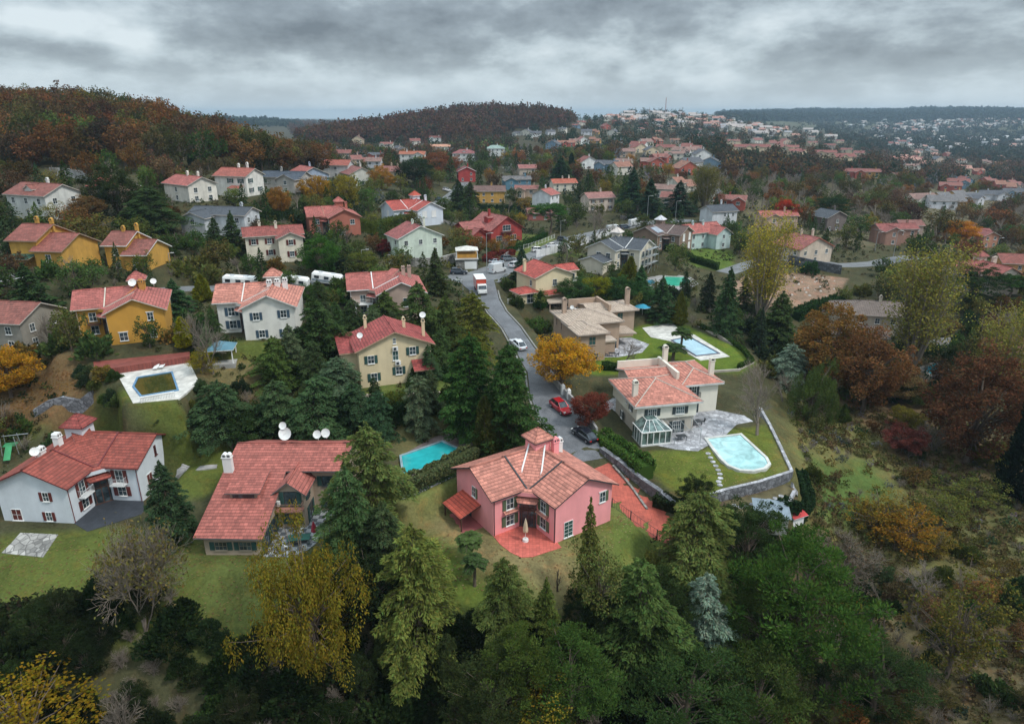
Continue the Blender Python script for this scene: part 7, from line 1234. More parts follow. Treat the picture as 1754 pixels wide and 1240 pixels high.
# ------------------------------------------------------------------ the near trees, one by one
DG, MG, BG, OL, YG, BK = (.030, .055, .024), (.050, .085, .028), (.055, .095, .075), (.085, .10, .030), (.15, .17, .035), (.020, .034, .016)
YE, ORG_, RU, MA, BR, GN = (.36, .21, .02), (.34, .16, .025), (.20, .085, .03), (.15, .035, .03), (.13, .085, .05), (.05, .10, .02)
NT = [l.split('|') for l in """willow_tree|weeping|540|1142|940|165|.17,.14,.02|rounded yellow green willow on the dark lawn edge, bottom left of centre
cedar_tree|cedar|722|1128|898|150|.09,.115,.035|light olive green cedar with drooping boughs left of the two small palms
cedar_tree|cedar|866|1108|955|105|.06,.085,.03|dark olive cedar in front of the red patio
fir_tree|fir|935|1094|988|50|.06,.085,.025|small slender fir by the railing of the pink house garden
cypress_tree|fir|1005|1060|858|52|.075,.09,.03|narrow olive cypress rising in front of the pink gable
airy_tree|airy|1020|1082|925|95|.10,.12,.04|thin airy olive tree at the foot of the pink gable
cedar_tree|cedar|1088|1140|962|160|.05,.085,.03|broad feathery dark green cedar at the lower centre
blue_spruce|cedar|1204|1150|985|130|.13,.19,.18|silvery blue spruce among dark pines
cedar_tree|cedar|1185|1010|838|165|.07,.095,.035|large drooping green cedar below the villa hedge
pine_tree|pine|1270|1000|868|105|.035,.06,.022|dark pine with round tufts left of the tin shed
pine_tree|pine|1338|1185|930|190|.045,.09,.02|tall full bright green pine mass right of the blue spruce
pine_tree|pine|1288|1180|1000|110|.045,.07,.02|olive pine directly right of the silvery blue spruce
pine_tree|pine|890|1262|1092|115|.06,.09,.022|green pine at the bottom edge left of the twin pines
pine_tree|pine|972|1262|1098|135|.045,.085,.022|full pine at the bottom edge below the railing
pine_tree|pine|1160|1290|1125|170|.035,.065,.022|wide dark pine at the bottom edge below the blue spruce
pine_tree|pine|1285|1290|1125|150|.05,.075,.022|pine at the bottom edge with sparse pale twigs
pine_tree|pine|1492|1230|1118|125|.035,.06,.022|dark pine at the bottom edge on the right hillside
pine_tree|pine|845|1290|1130|120|.04,.055,.022|dark grey green pine at the bottom edge, left of two brighter pines
shrub_tree|airy|920|1290|1175|120|.16,.13,.02|yellow green shrub tree at the bottom edge under the pines
cedar_tree|cedar|640|935|722|150|.075,.105,.04|big pale tipped conifer to the right of the beige house
cedar_tree|cedar|608|985|800|120|.045,.085,.04|drooping dark conifer in front of the beige house terrace
cedar_tree|cedar|660|1005|860|110|.035,.055,.03|dark conifer under the big pale tipped one
broad_tree|broad|640|1080|950|110|.022,.035,.016|black green evergreen behind the yellow willow
bare_tree|baredry|250|1085|885|170|.13,.115,.04|spreading bare tree with a few dry leaves left of the beige house
fir_tree|fir|300|925|790|85|.025,.048,.028|dark fir against the wall of the white house at the left edge
palm_tree|palm|806|962|918|46|.07,.11,.04|small palm nearer the red porch
palm_tree|palm|813|1003|956|42|.05,.085,.035|small palm on the lawn left of the dark olive cedar
pruned_tree|pruned|955|1012|950|42|.1,.1,.1|leafless pruned tree in the dry garden below the red patio
conifer|bigfir|803|752|572|104|.028,.065,.022|tall dark green conifer behind the pink house, left of the pair
conifer|bigfir|872|776|585|122|.028,.060,.022|tall wide dark conifer behind the pink house, beside the lane
cypress_tree|column|832|778|678|42|.07,.085,.025|pointed olive cypress between the tall conifers and the pool
cypress_tree|column|855|786|690|38|.06,.08,.022|slim olive cypress close behind the pink roof
conifer|cedar|718|738|640|66|.07,.10,.07|blue green conifer below the porch of the cream house
conifer|cedar|652|752|668|66|.03,.065,.04|dark conifer right of the rising cedar row
conifer|cedar|476|660|576|82|.05,.085,.028|green conifer on the lawn below the blue-shuttered house
conifer|cedar|506|650|556|62|.07,.10,.065|blue green conifer left of the round dark cedar
cedar_tree|cedar|552|622|512|100|.032,.06,.026|round dark cedar behind the gabled cream house
conifer|cedar|582|690|612|98|.06,.10,.07|blue tinted cedar left of the cream wall
conifer|cedar|548|765|642|125|.038,.075,.04|middle cedar in the row behind the long pink roof
conifer|cedar|484|752|652|110|.042,.075,.04|left cedar in the row behind the long pink roof
conifer|cedar|384|748|652|108|.035,.065,.036|broad cedar above the lawn of the white house
conifer|cedar|612|735|655|80|.03,.06,.035|dark cedar in the row right of the middle one
bush_tree|broad|430|760|700|80|.03,.055,.02|dark evergreen mass between two cedars
cedar_tree|cedar|663|556|498|62|.05,.08,.03|green cedar in front of the white terrace
cedar_tree|cedar|722|602|484|98|.045,.075,.03|wide cedar behind the gabled cream house
cedar_tree|cedar|768|610|505|70|.05,.075,.028|cedar between the wide cedar and the olive conifer
conifer|cedar|812|612|500|88|.085,.10,.025|olive green conifer left of the lane
spruce_tree|fir|748|505|425|48|.04,.06,.028|pointed dark spruce at the junction left of the truck
spruce_tree|fir|893|482|424|38|.02,.045,.03|small dark spruce on the traffic corner right of the van
cedar_tree|fir|66|552|452|88|.028,.055,.026|big dark cedar above the left edge veranda house
cedar_tree|cedar|262|392|320|110|.03,.055,.026|big dark cedar behind the small yellow house
broad_tree|broad|205|372|290|78|.035,.05,.02|dark broad tree left of the big dark cedar
fir_tree|fir|370|425|372|36|.03,.055,.025|left one of two pointed firs before the grey roofed house
fir_tree|fir|400|432|362|42|.03,.055,.025|right one of two pointed firs before the grey roofed house
conifer|fir|302|540|478|58|.03,.07,.035|dark green conifer right of the mustard roof
conifer|cone|350|515|470|36|.16,.17,.02|yellow green round conifer left of the caravans
hedge_tree|column|318|596|542|30|.24,.24,.02|bright yellow green column left of the blue-shuttered house
pine_tree|stonepine|942|402|350|56|.05,.12,.03|bright round umbrella pine at the junction
oak_tree|broad|960|662|578|96|.40,.22,.02|bright golden orange tree beside the lane
maple_shrub|broad|1010|728|676|62|.14,.04,.03|low maroon shrub tree behind the parked red car
bare_tree|bare|1296|745|605|130|.3,.3,.3|grey bare tree at the edge of the villa lawn
bare_tree|bare|1072|622|578|66|.3,.3,.3|small pale bare tree on the tan villa terrace
blue_spruce|cedar|1350|655|588|66|.11,.16,.15|pale blue spruce beyond the grey bare tree
weeping_cedar|weeping|1386|722|632|72|.06,.09,.025|weeping green cedar on the slope right of the villa
conifer|fir|1240|575|458|52|.03,.06,.03|tall dark fir above the tan villa garden
conifer|fir|1328|588|500|70|.035,.06,.025|dark spreading fir left of the orange trees
conifer|fir|1130|552|474|54|.03,.065,.032|dark fir between the kidney pool and the tan villa
conifer|cone|1162|556|500|30|.10,.11,.02|olive columnar conifer right of the dark fir
poplar_tree|poplarthin|1300|550|365|104|.30,.26,.045|large yellow poplar beside the rubble lot
poplar_tree|poplarthin|1556|640|418|140|.21,.20,.05|tallest half bare poplar in front of the wide grey roof
poplar_tree|poplarthin|1706|690|525|120|.22,.21,.05|sparse poplar by the right edge yellow house
poplar_tree|poplarthin|1206|362|280|66|.13,.125,.04|olive poplar beyond the brown house
oak_tree|broad|1418|660|540|120|.17,.095,.03|broad orange brown oak below the garage wing
oak_tree|broad|1478|705|570|110|.15,.075,.035|rusty brown oak right of the orange one
oak_tree|broad|1530|690|632|80|.14,.10,.05|dull brown tree under the tall poplar
oak_tree|broad|1655|792|622|145|.11,.052,.03|big maroon brown oak on the right slope
bare_tree|bareshrub|1598|775|712|92|.3,.3,.3|pale bare thicket left of the maroon oak
oak_tree|broad|1545|775|730|60|.15,.045,.04|low maroon tree left of the pale bare thicket
oak_tree|broad|1548|735|700|44|.17,.15,.03|small yellow green tree above the low maroon one
shrub|cone|1443|722|692|26|.05,.075,.015|pointed olive shrub on the right slope
cypress_tree|column|1750|860|650|80|.012,.022,.014|tall black cypress cut by the right edge
oak_tree|broad|1690|800|762|50|.11,.12,.02|olive green bush tree below the maroon oak
airy_tree|airy|1545|945|872|100|.19,.105,.018|orange bush tree in the middle of the right hillside
airy_tree|airy|1500|912|855|90|.14,.10,.02|yellow brown bush tree on the right hillside
airy_tree|airy|1600|950|915|60|.13,.10,.022|dull yellow bush tree right of the orange one
airy_tree|airy|1660|860|822|90|.11,.12,.035|grey green bush tree high on the right hillside
airy_tree|airy|1610|900|840|80|.10,.11,.03|olive bush tree above the dull yellow one
broad_tree|airy|1620|1160|1000|120|.11,.10,.025|leaning olive tree low on the right hillside
bare_tree|baredry|1440|1000|925|150|.09,.07,.05|brown bare tree above the green pine mass
bare_tree|bare|1570|1060|960|120|.3,.3,.3|bare brown tree on the lower right hillside
airy_tree|airy|1430|1072|1018|70|.13,.085,.02|ochre bush right of the pine mass
broad_tree|broad|1640|420|378|52|.42,.18,.02|round bright orange tree between two houses at the right
maple_tree|broad|1344|388|342|34|.36,.05,.03|bright red tree by the pinkish turret house
pine_tree|pine|1420|385|338|56|.025,.05,.022|dark pine behind the black roofed house
pine_tree|pine|1665|520|455|62|.03,.055,.022|dark pine in front of the cream house at the right
pine_tree|stonepine|1724|515|472|70|.035,.075,.022|umbrella pine shading the turquoise pool
broad_tree|broad|1560|690|655|60|.05,.07,.02|dark green tree under the fence of the blue pool
oak_tree|broad|757|305|262|58|.19,.075,.04|round brown oak on the middle hillside
broad_tree|broad|712|322|272|62|.025,.045,.022|large dark round tree left of the brown oak
conifer|fir|785|362|308|42|.025,.045,.022|dark conifer left of the orange yellow house
conifer|fir|806|360|312|38|.03,.045,.022|dark conifer touching the orange yellow house
conifer|fir|1082|362|288|46|.022,.05,.032|tallest dark fir above the white minibuses
conifer|fir|1112|372|306|50|.022,.045,.03|dark fir right of the tallest one
conifer|fir|962|318|268|52|.022,.05,.03|dark broad fir in the middle distance
conifer|fir|1160|368|310|56|.022,.045,.035|dark blue green fir near the olive poplar
broad_tree|broad|550|470|412|66|.045,.11,.022|fresh green round tree behind the caravans
oak_tree|broad|541|352|302|44|.30,.17,.025|golden tree in front of the blue grey gable
oak_tree|broad|593|362|300|42|.22,.19,.03|yellow green tree below the blue grey gable
oak_tree|broad|655|325|288|36|.32,.17,.03|gold leaved tree in front of the gabled white wall
oak_tree|broad|480|372|322|34|.24,.12,.03|orange brown tree on the bank below the slate roofs
bare_tree|bare|365|640|500|100|.3,.3,.3|bare grey tree in front of the blue-shuttered house
bare_tree|bareshrub|90|596|520|80|.3,.3,.3|pale fan of bare branches left of the mustard house
bare_tree|bareshrub|398|770|722|56|.3,.3,.3|pale fan of bare branches behind the long pink roof
bare_tree|bare|1018|418|350|70|.3,.3,.3|leafless street tree behind the white hoarding
broad_tree|broad|20|680|600|90|.34,.18,.02|yellow orange tree over fallen leaves at the left edge
broad_tree|airy|348|640|598|44|.20,.17,.02|yellowing small tree by the white pool deck
broad_tree|airy|60|1290|1178|200|.17,.12,.012|yellow leaved thicket in the bottom left corner
bare_tree|bareshrub|215|1262|1168|120|.3,.3,.3|pale bare shrub at the bottom left
broad_tree|airy|100|400|352|58|.14,.13,.03|olive yellow tree between the two left yellow houses
oak_tree|broad|150|378|340|56|.15,.09,.04|brown tree beneath the orange red roof
bare_tree|bare|700|420|395|40|.3,.3,.3|pruned bare tree at the mint green house
bush_tree|broad|530|520|487|34|.04,.085,.018|clipped round green tree right of the blue-shuttered roof
cypress_tree|column|978|300|262|14|.02,.045,.025|thin dark cypress right of the middle fir
broad_tree|broad|620|470|432|50|.10,.12,.03|olive garden tree left of the mint green house
maple_tree|broad|665|440|412|34|.16,.03,.035|dark red shrub tree left of the mint green house
palm_tree|palm|1165|600|565|34|.045,.08,.03|tall palm beside the tan villa pool
palm_tree|palm|1152|618|592|44|.04,.07,.03|low wide palm in front of the tan villa pool
conifer|cone|925|528|498|24|.035,.09,.025|clipped dark green cone beside the cream porch
broad_tree|broad|985|520|478|56|.04,.085,.03|green garden tree between the cream house and the tan villa
broad_tree|broad|1020|515|475|46|.17,.18,.02|yellow green garden tree behind the tan villa
conifer|cone|1075|500|440|44|.12,.13,.02|yellow green cone below the house under renovation
conifer|fir|1098|512|455|44|.03,.075,.035|green fir below the house under renovation
broad_tree|broad|1060|522|480|80|.03,.07,.025|dark green garden tree behind the tan roofs""".split('\n')]
for n_, k_, px, py, top, w, col, lb in NT:
    px, py, top, w = map(float, (px, py, top, w)); c_ = tuple(float(v) for v in col.split(',')); tree_px(n_, k_, px, min(py, 1300), top, w * (1.22 if k_ in ('cedar', 'fir', 'pine') else 1.08), c_, lb, 'shrub' if 'shrub' in n_ else 'tree')
hedge(pz([(1022, 760), (1048, 778), (1080, 800), (1106, 818)], -.6), 3.2, 2.6, (.075, .14, .03), 'thick clipped green hedge along the top of the villa garden wall', 75, z=-1.0)
hedge([atz(x, y, 3) for x, y in ((700, 838), (735, 825), (770, 806), (812, 782))], 2.2, 1.6, (.12, .14, .06), 'pale flowering hedge along the pool terrace edge behind the pink house', 60, z=3.0)
hedge(gp([(1265, 632), (1288, 622), (1272, 602), (1235, 578), (1200, 562)]), .7, .9, (.05, .09, .02), 'low curving hedge round the tan villa lawn', 50); hedge(gp([(1325, 885), (1360, 880), (1385, 868), (1378, 840), (1368, 815)]), 1.6, 1.2, (.025, .05, .02), 'dark curved hedge outside the lower terraces', 60)
hedge(gp([(818, 362), (850, 364), (892, 362)]), 1.4, 2.6, (.025, .055, .022), 'tall clipped hedge in front of the orange yellow house', 30)
hedge(gp([(866, 436), (895, 425), (935, 405)]), 1.4, 1.4, (.035, .08, .02), 'green hedge below the deep red house', 35); hedge(gp([(855, 452), (830, 448), (845, 440), (880, 436)]), 1.6, 1.4, (.20, .045, .035), 'red creeper covered bank behind the parked vans', 40)
hedge(gp([(590, 398), (640, 402), (700, 385)]), 4, 3.2, (.10, .13, .025), 'long bamboo hedge between the terracotta and mint houses', 25); hedge(gp([(1030, 632), (1065, 634), (1110, 632)]), 1.6, 1.2, (.045, .085, .022), 'garden hedge below the tan villa terrace', 50)
hedge(gp([(1120, 862), (1160, 876), (1180, 884)]), 2.0, 1.4, (.035, .05, .02), 'dark low hedge below the villa lawn', 50); hedge(gp([(1140, 430), (1180, 445), (1230, 462)]), 2, 1.8, (.04, .075, .02), 'green hedge right of the scaffold', 30)
hedge(gp([(1440, 520), (1400, 532), (1362, 548)]), 2.6, 2.4, (.03, .065, .02), 'dense green hedge left of the wide grey roof', 30); 0; 0
0; hedge(gp([(440, 372), (480, 378), (520, 376)]), 2.5, 2.2, (.03, .055, .02), 'dark hedge on the bank below the slate roofs', 25)
# ------------------------------------------------------------------ filling vegetation
def Gv(px, py, tmax=6000, k=1.02):
    px = np.asarray(px, float); py = np.asarray(py, float); d = FW[None] + ((px - PW / 2) / PF)[:, None] * np.array([1., 0, 0]) - ((py - PH / 2) / PF)[:, None] * UP; t = np.full(len(px), 40.0); res = np.full(len(px), np.nan); cur = 40.0
    while cur < tmax:
        p = d * cur; z = p[:, 2] + CZ; hit = np.isnan(res) & (z < hz_(p[:, 0], p[:, 1])); res[hit] = cur / (1 + (k - 1) / 2); cur *= k
    p = d * res[:, None]; return p[:, 0], p[:, 1], hz_(p[:, 0], p[:, 1]), res
HR = np.array(HRECT); FT = np.array(FOOT)
PR = []        # lane, pools and lawns which the trees in front must leave in view
for r_ in [(925, 690, 1010, 790, 105), (870, 575, 910, 660, 125), (1040, 690, 1310, 800, 98), (690, 755, 790, 812, 93), (1110, 560, 1260, 628, 130), (200, 620, 325, 688, 110), (790, 460, 860, 510, 170), (900, 385, 1060, 440, 210), (240, 660, 300, 684, 110), (1240, 470, 1430, 520, 170), (1100, 470, 1190, 498, 160), (1030, 790, 1140, 880, 80), (1190, 800, 1350, 870, 85)]: PR.append(r_)
ALLR = np.concatenate([HR, np.array(PR, float)])
OPEN = [[G(*p)[:2] for p in q] for q in [[(0, 930), (150, 915), (165, 960), (150, 1010), (60, 1060), (0, 1060)], [(350, 965), (600, 965), (600, 1000), (560, 1085), (430, 1092), (350, 1060)], [(690, 900), (760, 850), (800, 835), (1060, 850), (1110, 900), (1110, 950), (1020, 1040), (900, 1060), (760, 1000), (700, 950)], [(1110, 770), (1350, 720), (1365, 880), (1230, 880), (1110, 850)], [(1020, 640), (1095, 550), (1150, 545), (1290, 610), (1270, 640)], [(300, 755), (390, 750), (390, 800), (330, 850), (310, 850)], [(40, 760), (150, 700), (300, 700), (300, 740), (130, 740)], [(395, 590), (475, 585), (470, 640), (420, 660), (360, 640)], [(1245, 480), (1300, 468), (1450, 478), (1400, 520), (1270, 522)], [(745, 252), (890, 242), (890, 255), (760, 262)], [(60, 625), (140, 650), (130, 690), (60, 715), (40, 680)], [(670, 740), (830, 728), (810, 790), (700, 830)], [(1180, 428), (1245, 430), (1240, 458), (1190, 455)], [(590, 690), (640, 672), (760, 660), (780, 685)]]]
def ok(x, y, h, r, cover=.14, base=1.5):
    if len(FT) and (np.hypot(FT[:, 0] - x, FT[:, 1] - y) < FT[:, 2] * .95 + r * .6).any(): return False
    for P_ in EXC + OPEN:
        if abs(P_[0][0] - x) < 60 and abs(P_[0][1] - y) < 60 and (inpoly(np.array([x]), np.array([y]), P_)[0] or polydist(np.array([x]), np.array([y]), P_)[0] < r * .6): return False
    for P_, w in ROADS:
        if np.hypot(P_[:, 0] - x, P_[:, 1] - y).min() < w + r * .6: return False
    if SPOTS:
        S_ = np.array([s[:3] for s in SPOTS[-900:]]); 
        if (np.hypot(S_[:, 0] - x, S_[:, 1] - y) < (S_[:, 2] + r) * .55).any(): return False
    z = float(hz_(x, y)); u, v, D = proj((x, y, z)); ut, vt, _ = proj((x, y, z + h)); w = r / D * PF; k = (ALLR[:, 4] > D + 2); R_ = ALLR[k]
    if len(R_):
        ix = np.minimum(R_[:, 2], u + w) - np.maximum(R_[:, 0], u - w); iy = np.minimum(R_[:, 3] - (R_[:, 3] - R_[:, 1]) * np.where(R_[:, 4] > 300, .42, .15), v) - np.maximum(R_[:, 1], vt); a = np.where((ix > 0) & (iy > 0), ix * iy, 0) / ((R_[:, 2] - R_[:, 0]) * (R_[:, 3] - R_[:, 1]))
        if (a > cover).any(): return False
    return True
AUTO = {}
PEND = []
def fill(poly, n, mix, where, kind='tree', grp=None, cover=.14, tries=14, world=None):
    """n plants spread over a region outlined in the photograph, each standing on its own spot of ground"""
    W_ = world or [G(*p)[:2] for p in poly]; A = np.array(W_); made = 0; wt = np.array([m[0] for m in mix], float); wt /= wt.sum()
    for _ in range(n * tries):
        if made >= n: break
        x, y = rng.uniform(A[:, 0].min(), A[:, 0].max()), rng.uniform(A[:, 1].min(), A[:, 1].max())
        if not inpoly(np.array([x]), np.array([y]), W_)[0]: continue
        _, look, nm, kd, (h0, h1), asp, cols = mix[rng.choice(len(mix), p=wt)]; h = rng.uniform(h0, h1); r = h * asp * rng.uniform(.85, 1.15)
        if not ok(x, y, h, r, cover): continue
        c = np.array(cols[rng.integers(len(cols))]) * rng.uniform(.68, 1.35) * (1 + rng.normal(size=3) * .07); SPOTS.append((x, y, r, h)); made += 1; u, v, D = proj((x, y, hz_(x, y) + h / 2)); L_ = [(abs(u - a) + 2.2 * abs(v - b), a, b, nk) for a, b, d, nk in LANDM if abs(d - D) < .35 * D + 10] or [(abs(u - a) + 2.2 * abs(v - b), a, b, nk) for a, b, d, nk in LANDM]; q = min(L_); du, dv = u - q[1], v - q[2]
        rel = ('left of' if du < 0 else 'right of') if abs(du) > 1.4 * abs(dv) else ('behind' if dv < 0 else 'before')
        lb = f'{look} {where}' if q[0] > 260 else f'{look} {rel} the {q[3]}'
        PEND.append((float(h / D), nm, kd, x, y, h, r, c, lb, float(u), grp or where))
    return made
BRN = [(.115, .062, .03), (.08, .06, .03), (.14, .075, .03), (.055, .062, .024), (.11, .072, .042), (.07, .048, .032), (.13, .06, .03), (.09, .085, .03)]; DGS_VIG = [(.018, .032, .013), (.024, .04, .016), (.022, .034, .014)]; DGS = [(.028, .052, .022), (.035, .062, .025), (.026, .045, .026), (.045, .07, .025)]; MIXG = [(.055, .09, .03), (.085, .11, .034), (.045, .072, .028), (.105, .115, .035)]; TW = [(.2, .2, .2)]  # second list: greens for the bottom edge, lens vignette painted into the colour
f_ = lambda w, h0, h1: (w, 'dark fir', 'fir_tree', 'm_fir', (h0, h1), .27, DGS)
p_ = lambda w, h0, h1: (w, 'dark pine', 'pine_tree', 'm_pine', (h0, h1), .42, DGS)
g_ = lambda w, h0, h1: (w, 'green garden tree', 'garden_tree', 'm_broad', (h0, h1), .44, MIXG)
a_ = lambda w, h0, h1: (w, 'brown autumn tree', 'autumn_tree', 'm_broad', (h0, h1), .46, BRN)
o_ = lambda w, h0, h1: (w, 'golden autumn tree', 'autumn_tree', 'm_broad', (h0, h1), .42, [(.22, .12, .025), (.18, .14, .025), (.17, .085, .025)])
b_ = lambda w, h0, h1: (w, 'bare grey tree', 'bare_tree', 'm_bare', (h0, h1), .42, TW)
s_ = lambda w, h0, h1: (w, 'dark green shrub', 'shrub', 'm_bush', (h0, h1), .75, MIXG + DGS)
t_ = lambda w, h0, h1: (w, 'bare twiggy shrub', 'bare_shrub', 'm_bareshrub', (h0, h1), .75, TW)
y_ = lambda w, h0, h1: (w, 'yellowing shrub', 'shrub', 'm_bush', (h0, h1), .75, [(.11, .09, .025), (.10, .095, .025), (.12, .075, .025)])
sh2 = lambda w, h0, h1: (w, 'leafy dark shrub', 'leafy_shrub', 'bush', (h0, h1), .75, DGS + MIXG)
fill([(205, 690), (235, 696), (300, 692), (345, 668), (375, 690), (330, 730), (230, 740)], 26, [sh2(1, 1.4, 2.2)], 'under the white pool deck', cover=.5)
fill([(130, 640), (190, 640), (225, 690), (215, 705), (150, 670)], 14, [sh2(1, 1.2, 2.0)], 'left of the white pool deck', cover=.5)
fill([(240, 725), (330, 725), (480, 735), (480, 755), (330, 748), (240, 740)], 24, [sh2(1, 1.2, 2.4)], 'behind the white house lawn', cover=.5)
for sd, wd in (([(835, 512), (858, 545), (880, 572), (906, 612), (925, 660), (912, 662), (885, 610), (858, 572), (830, 535), (815, 510)], 'on the left verge of the lane'), ([(850, 500), (870, 540), (900, 570), (925, 600), (945, 640), (960, 640), (935, 590), (905, 555), (880, 520), (862, 498)], 'on the right verge of the lane')): fill(sd, 16, [sh2(1, 1.2, 2.6)], wd, cover=.5)
# left wooded ridge
ridge = [tuple(atd(*q)[:2]) for q in ((-80, 300, 222), (150, 300, 224), (300, 300, 234), (430, 303, 245), (545, 290, 285), (560, 262, 380), (450, 226, 375), (330, 195, 355), (120, 152, 350), (-80, 152, 350))]
fill(None, 420, [(5, 'brown oak', 'oak_tree', 'm_broad', (11, 16), .46, BRN), (4, 'russet oak', 'beech_tree', 'm_broad', (10, 15), .46, BRN), o_(.8, 10, 14), g_(.8, 9, 14), b_(1.2, 11, 15)], 'in the oak wood on the left ridge', cover=.3, tries=10, world=ridge)
fill([(-20, 300), (560, 285), (545, 345), (300, 330), (0, 345)], 60, [a_(1, 6, 10), s_(1.5, 2, 4), b_(1, 6, 9), g_(1.2, 5, 9), y_(.6, 2, 3.5)], 'at the foot of the oak wood')
fill([(-20, 345), (540, 340), (640, 420), (640, 500), (300, 520), (-20, 560)], 190, [g_(2, 4, 8), s_(4, 1.6, 3.6), f_(1, 6, 10), b_(1, 5, 8), t_(2, 2, 4), a_(1, 4, 8), y_(.6, 1.5, 3)], 'on the upper left slope')
fill([(-20, 560), (340, 560), (340, 760), (-20, 780)], 90, [s_(4, 1.4, 3.4), g_(1, 4, 7), t_(2, 2, 4), a_(.6, 4, 6), y_(.6, 1.5, 3)], 'on the terraces at the left')
fill([(340, 580), (600, 560), (800, 660), (820, 740), (620, 750), (340, 770)], 95, [(3, 'dark cedar', 'cedar_tree', 'cedar', (5, 9), .36, [(.04, .07, .035), (.05, .08, .045), (.035, .06, .028)]), (3, 'dark green shrub', 'shrub', 'bush', (1.5, 3.4), .75, DGS + MIXG), t_(1, 2, 4)], 'in the conifer belt at the left of the lane')
fill([(520, 330), (830, 330), (860, 460), (820, 600), (560, 560), (560, 420)], 130, [g_(3, 4, 8), s_(4, 1.5, 3.5), f_(1.5, 6, 10), b_(1, 5, 8), t_(1.5, 2, 4), o_(.4, 4, 7), y_(.6, 2, 3)], 'on the slope left of the junction')
fill([(560, 268), (1240, 268), (1240, 360), (860, 360), (560, 345)], 430, [g_(3, 6, 11), f_(3, 8, 14), a_(2.5, 7, 12), b_(3, 7, 12), s_(1.5, 2, 4), o_(.5, 6, 9)], 'in the middle distance', cover=.12)
fill([(830, 350), (1260, 350), (1260, 480), (1100, 470), (860, 440)], 120, [g_(2.5, 5, 9), f_(1.5, 7, 11), s_(3.5, 1.6, 3.5), b_(1.5, 6, 10), t_(1, 2, 4), o_(.4, 5, 8)], 'near the upper street')
fill([(860, 470), (1120, 470), (1260, 560), (1260, 600), (1000, 560), (860, 600)], 60, [g_(2, 3.5, 6), s_(4, 1.4, 3), t_(1, 2, 3.4), y_(.6, 1.5, 2.6)], 'between the lane and the kidney pool')
fill([(1140, 500), (1340, 520), (1400, 720), (1330, 700), (1250, 570)], 45, [g_(1, 4, 7), s_(3, 1.5, 3.2), b_(1.5, 5, 9), t_(2, 2, 4), (1.2, 'dark fir', 'fir_tree', 'fir', (6, 10), .28, DGS)], 'on the slope above the villa lawn')
fill([(1240, 300), (1754, 318), (1790, 430), (1480, 430), (1240, 400)], 330, [b_(6, 8, 13), a_(4, 8, 12), f_(1, 8, 12), g_(1.6, 7, 11), o_(.4, 6, 9)], 'in the bare grove on the right', cover=.10)
fill([(1250, 400), (1790, 430), (1790, 520), (1450, 530), (1240, 470)], 90, [g_(2, 5, 9), s_(3, 1.6, 3.6), f_(1.5, 6, 10), b_(2, 6, 10), a_(1, 5, 9), t_(1, 2, 4)], 'by the houses on the right')
fill([(1440, 540), (1790, 520), (1790, 660), (1560, 700), (1380, 660)], 85, [g_(2, 5, 9), s_(3, 1.6, 3.6), b_(2, 6, 10), a_(2, 5, 9), t_(1.5, 2, 4), f_(.6, 6, 10)], 'behind the right slope')
fill([(1340, 700), (1560, 690), (1780, 780), (1780, 1000), (1400, 960), (1370, 760)], 260, [s_(.8, .6, 1.5), y_(2, .6, 1.5), t_(4, .8, 2.2), (1.6, 'olive bush', 'shrub', 'bush', (.8, 2.2), .75, [(.07, .09, .025), (.05, .075, .035), (.10, .09, .03)]), a_(.25, 2, 4)], 'on the rough right hillside', cover=.2)
fill([(1380, 960), (1790, 1000), (1790, 1290), (1340, 1290), (1330, 1150)], 150, [(1, 'olive airy tree', 'tree', 'airy', (3, 6), .42, [(.08, .08, .03), (.10, .075, .03), (.05, .065, .025)]), s_(2, 1, 2.5), t_(4, 1.5, 3.6), b_(1.2, 4, 8), a_(.8, 3, 5)], 'low on the right hillside', cover=.3)
fill([(640, 1040), (900, 1080), (1060, 1060), (1240, 1120), (1360, 1180), (1340, 1300), (640, 1300)], 95, [(3, 'dark green bush', 'shrub', 'bush', (1.6, 3.6), .75, DGS_VIG), (1.2, 'dark pine', 'pine_tree', 'pine', (5, 8), .42, DGS_VIG), (1, 'dark cedar', 'cedar_tree', 'cedar', (5, 8), .36, DGS_VIG), (1.5, 'bare twiggy shrub', 'bare_shrub', 'bareshrub', (2, 4), .7, TW)], 'in the dark wood along the bottom', cover=.12)
fill([(-40, 1060), (160, 1010), (330, 1040), (440, 1095), (640, 1090), (640, 1300), (-40, 1300)], 165, [(4, 'dark green bush', 'shrub', 'bush', (1.4, 3.4), .8, DGS_VIG), (1.4, 'bare twiggy shrub', 'bare_shrub', 'bareshrub', (1.6, 3.4), .75, TW), (1, 'black green tree', 'tree', 'broad', (3.5, 6), .42, DGS_VIG)], 'in the dark thicket at the bottom left', cover=.12)
fill([(1040, 880), (1200, 900), (1380, 900), (1420, 1000), (1340, 1010), (1120, 1120), (1040, 1000)], 60, [(3, 'dark green bush', 'shrub', 'bush', (1.2, 3), .75, MIXG + DGS), (1, 'dark pine', 'pine_tree', 'pine', (4, 7), .42, DGS), (1, 'bare twiggy shrub', 'bare_shrub', 'bareshrub', (1.5, 3), .75, TW)], 'below the villa terraces', cover=.10)
PEND.sort(key=lambda a: -a[0]); KC, OVER = {}, {}
for s0, nm, kd, x, y, h, r, c, lb, u, grp in PEND:
    cat = 'shrub' if 'shrub' in nm else 'tree'; KC[nm] = KC.get(nm, 0) + 1
    if KC[nm] > 270: OVER.setdefault(nm, []).append((x, y, h, r, np.array(c) * (.7 if 'bare' in kd else 1.1))); continue
    o = plant(nm, kd, x, y, h, r, c, None, cat); SPOTS.pop(); AUTO.setdefault(lb, []).append((u, o, grp))
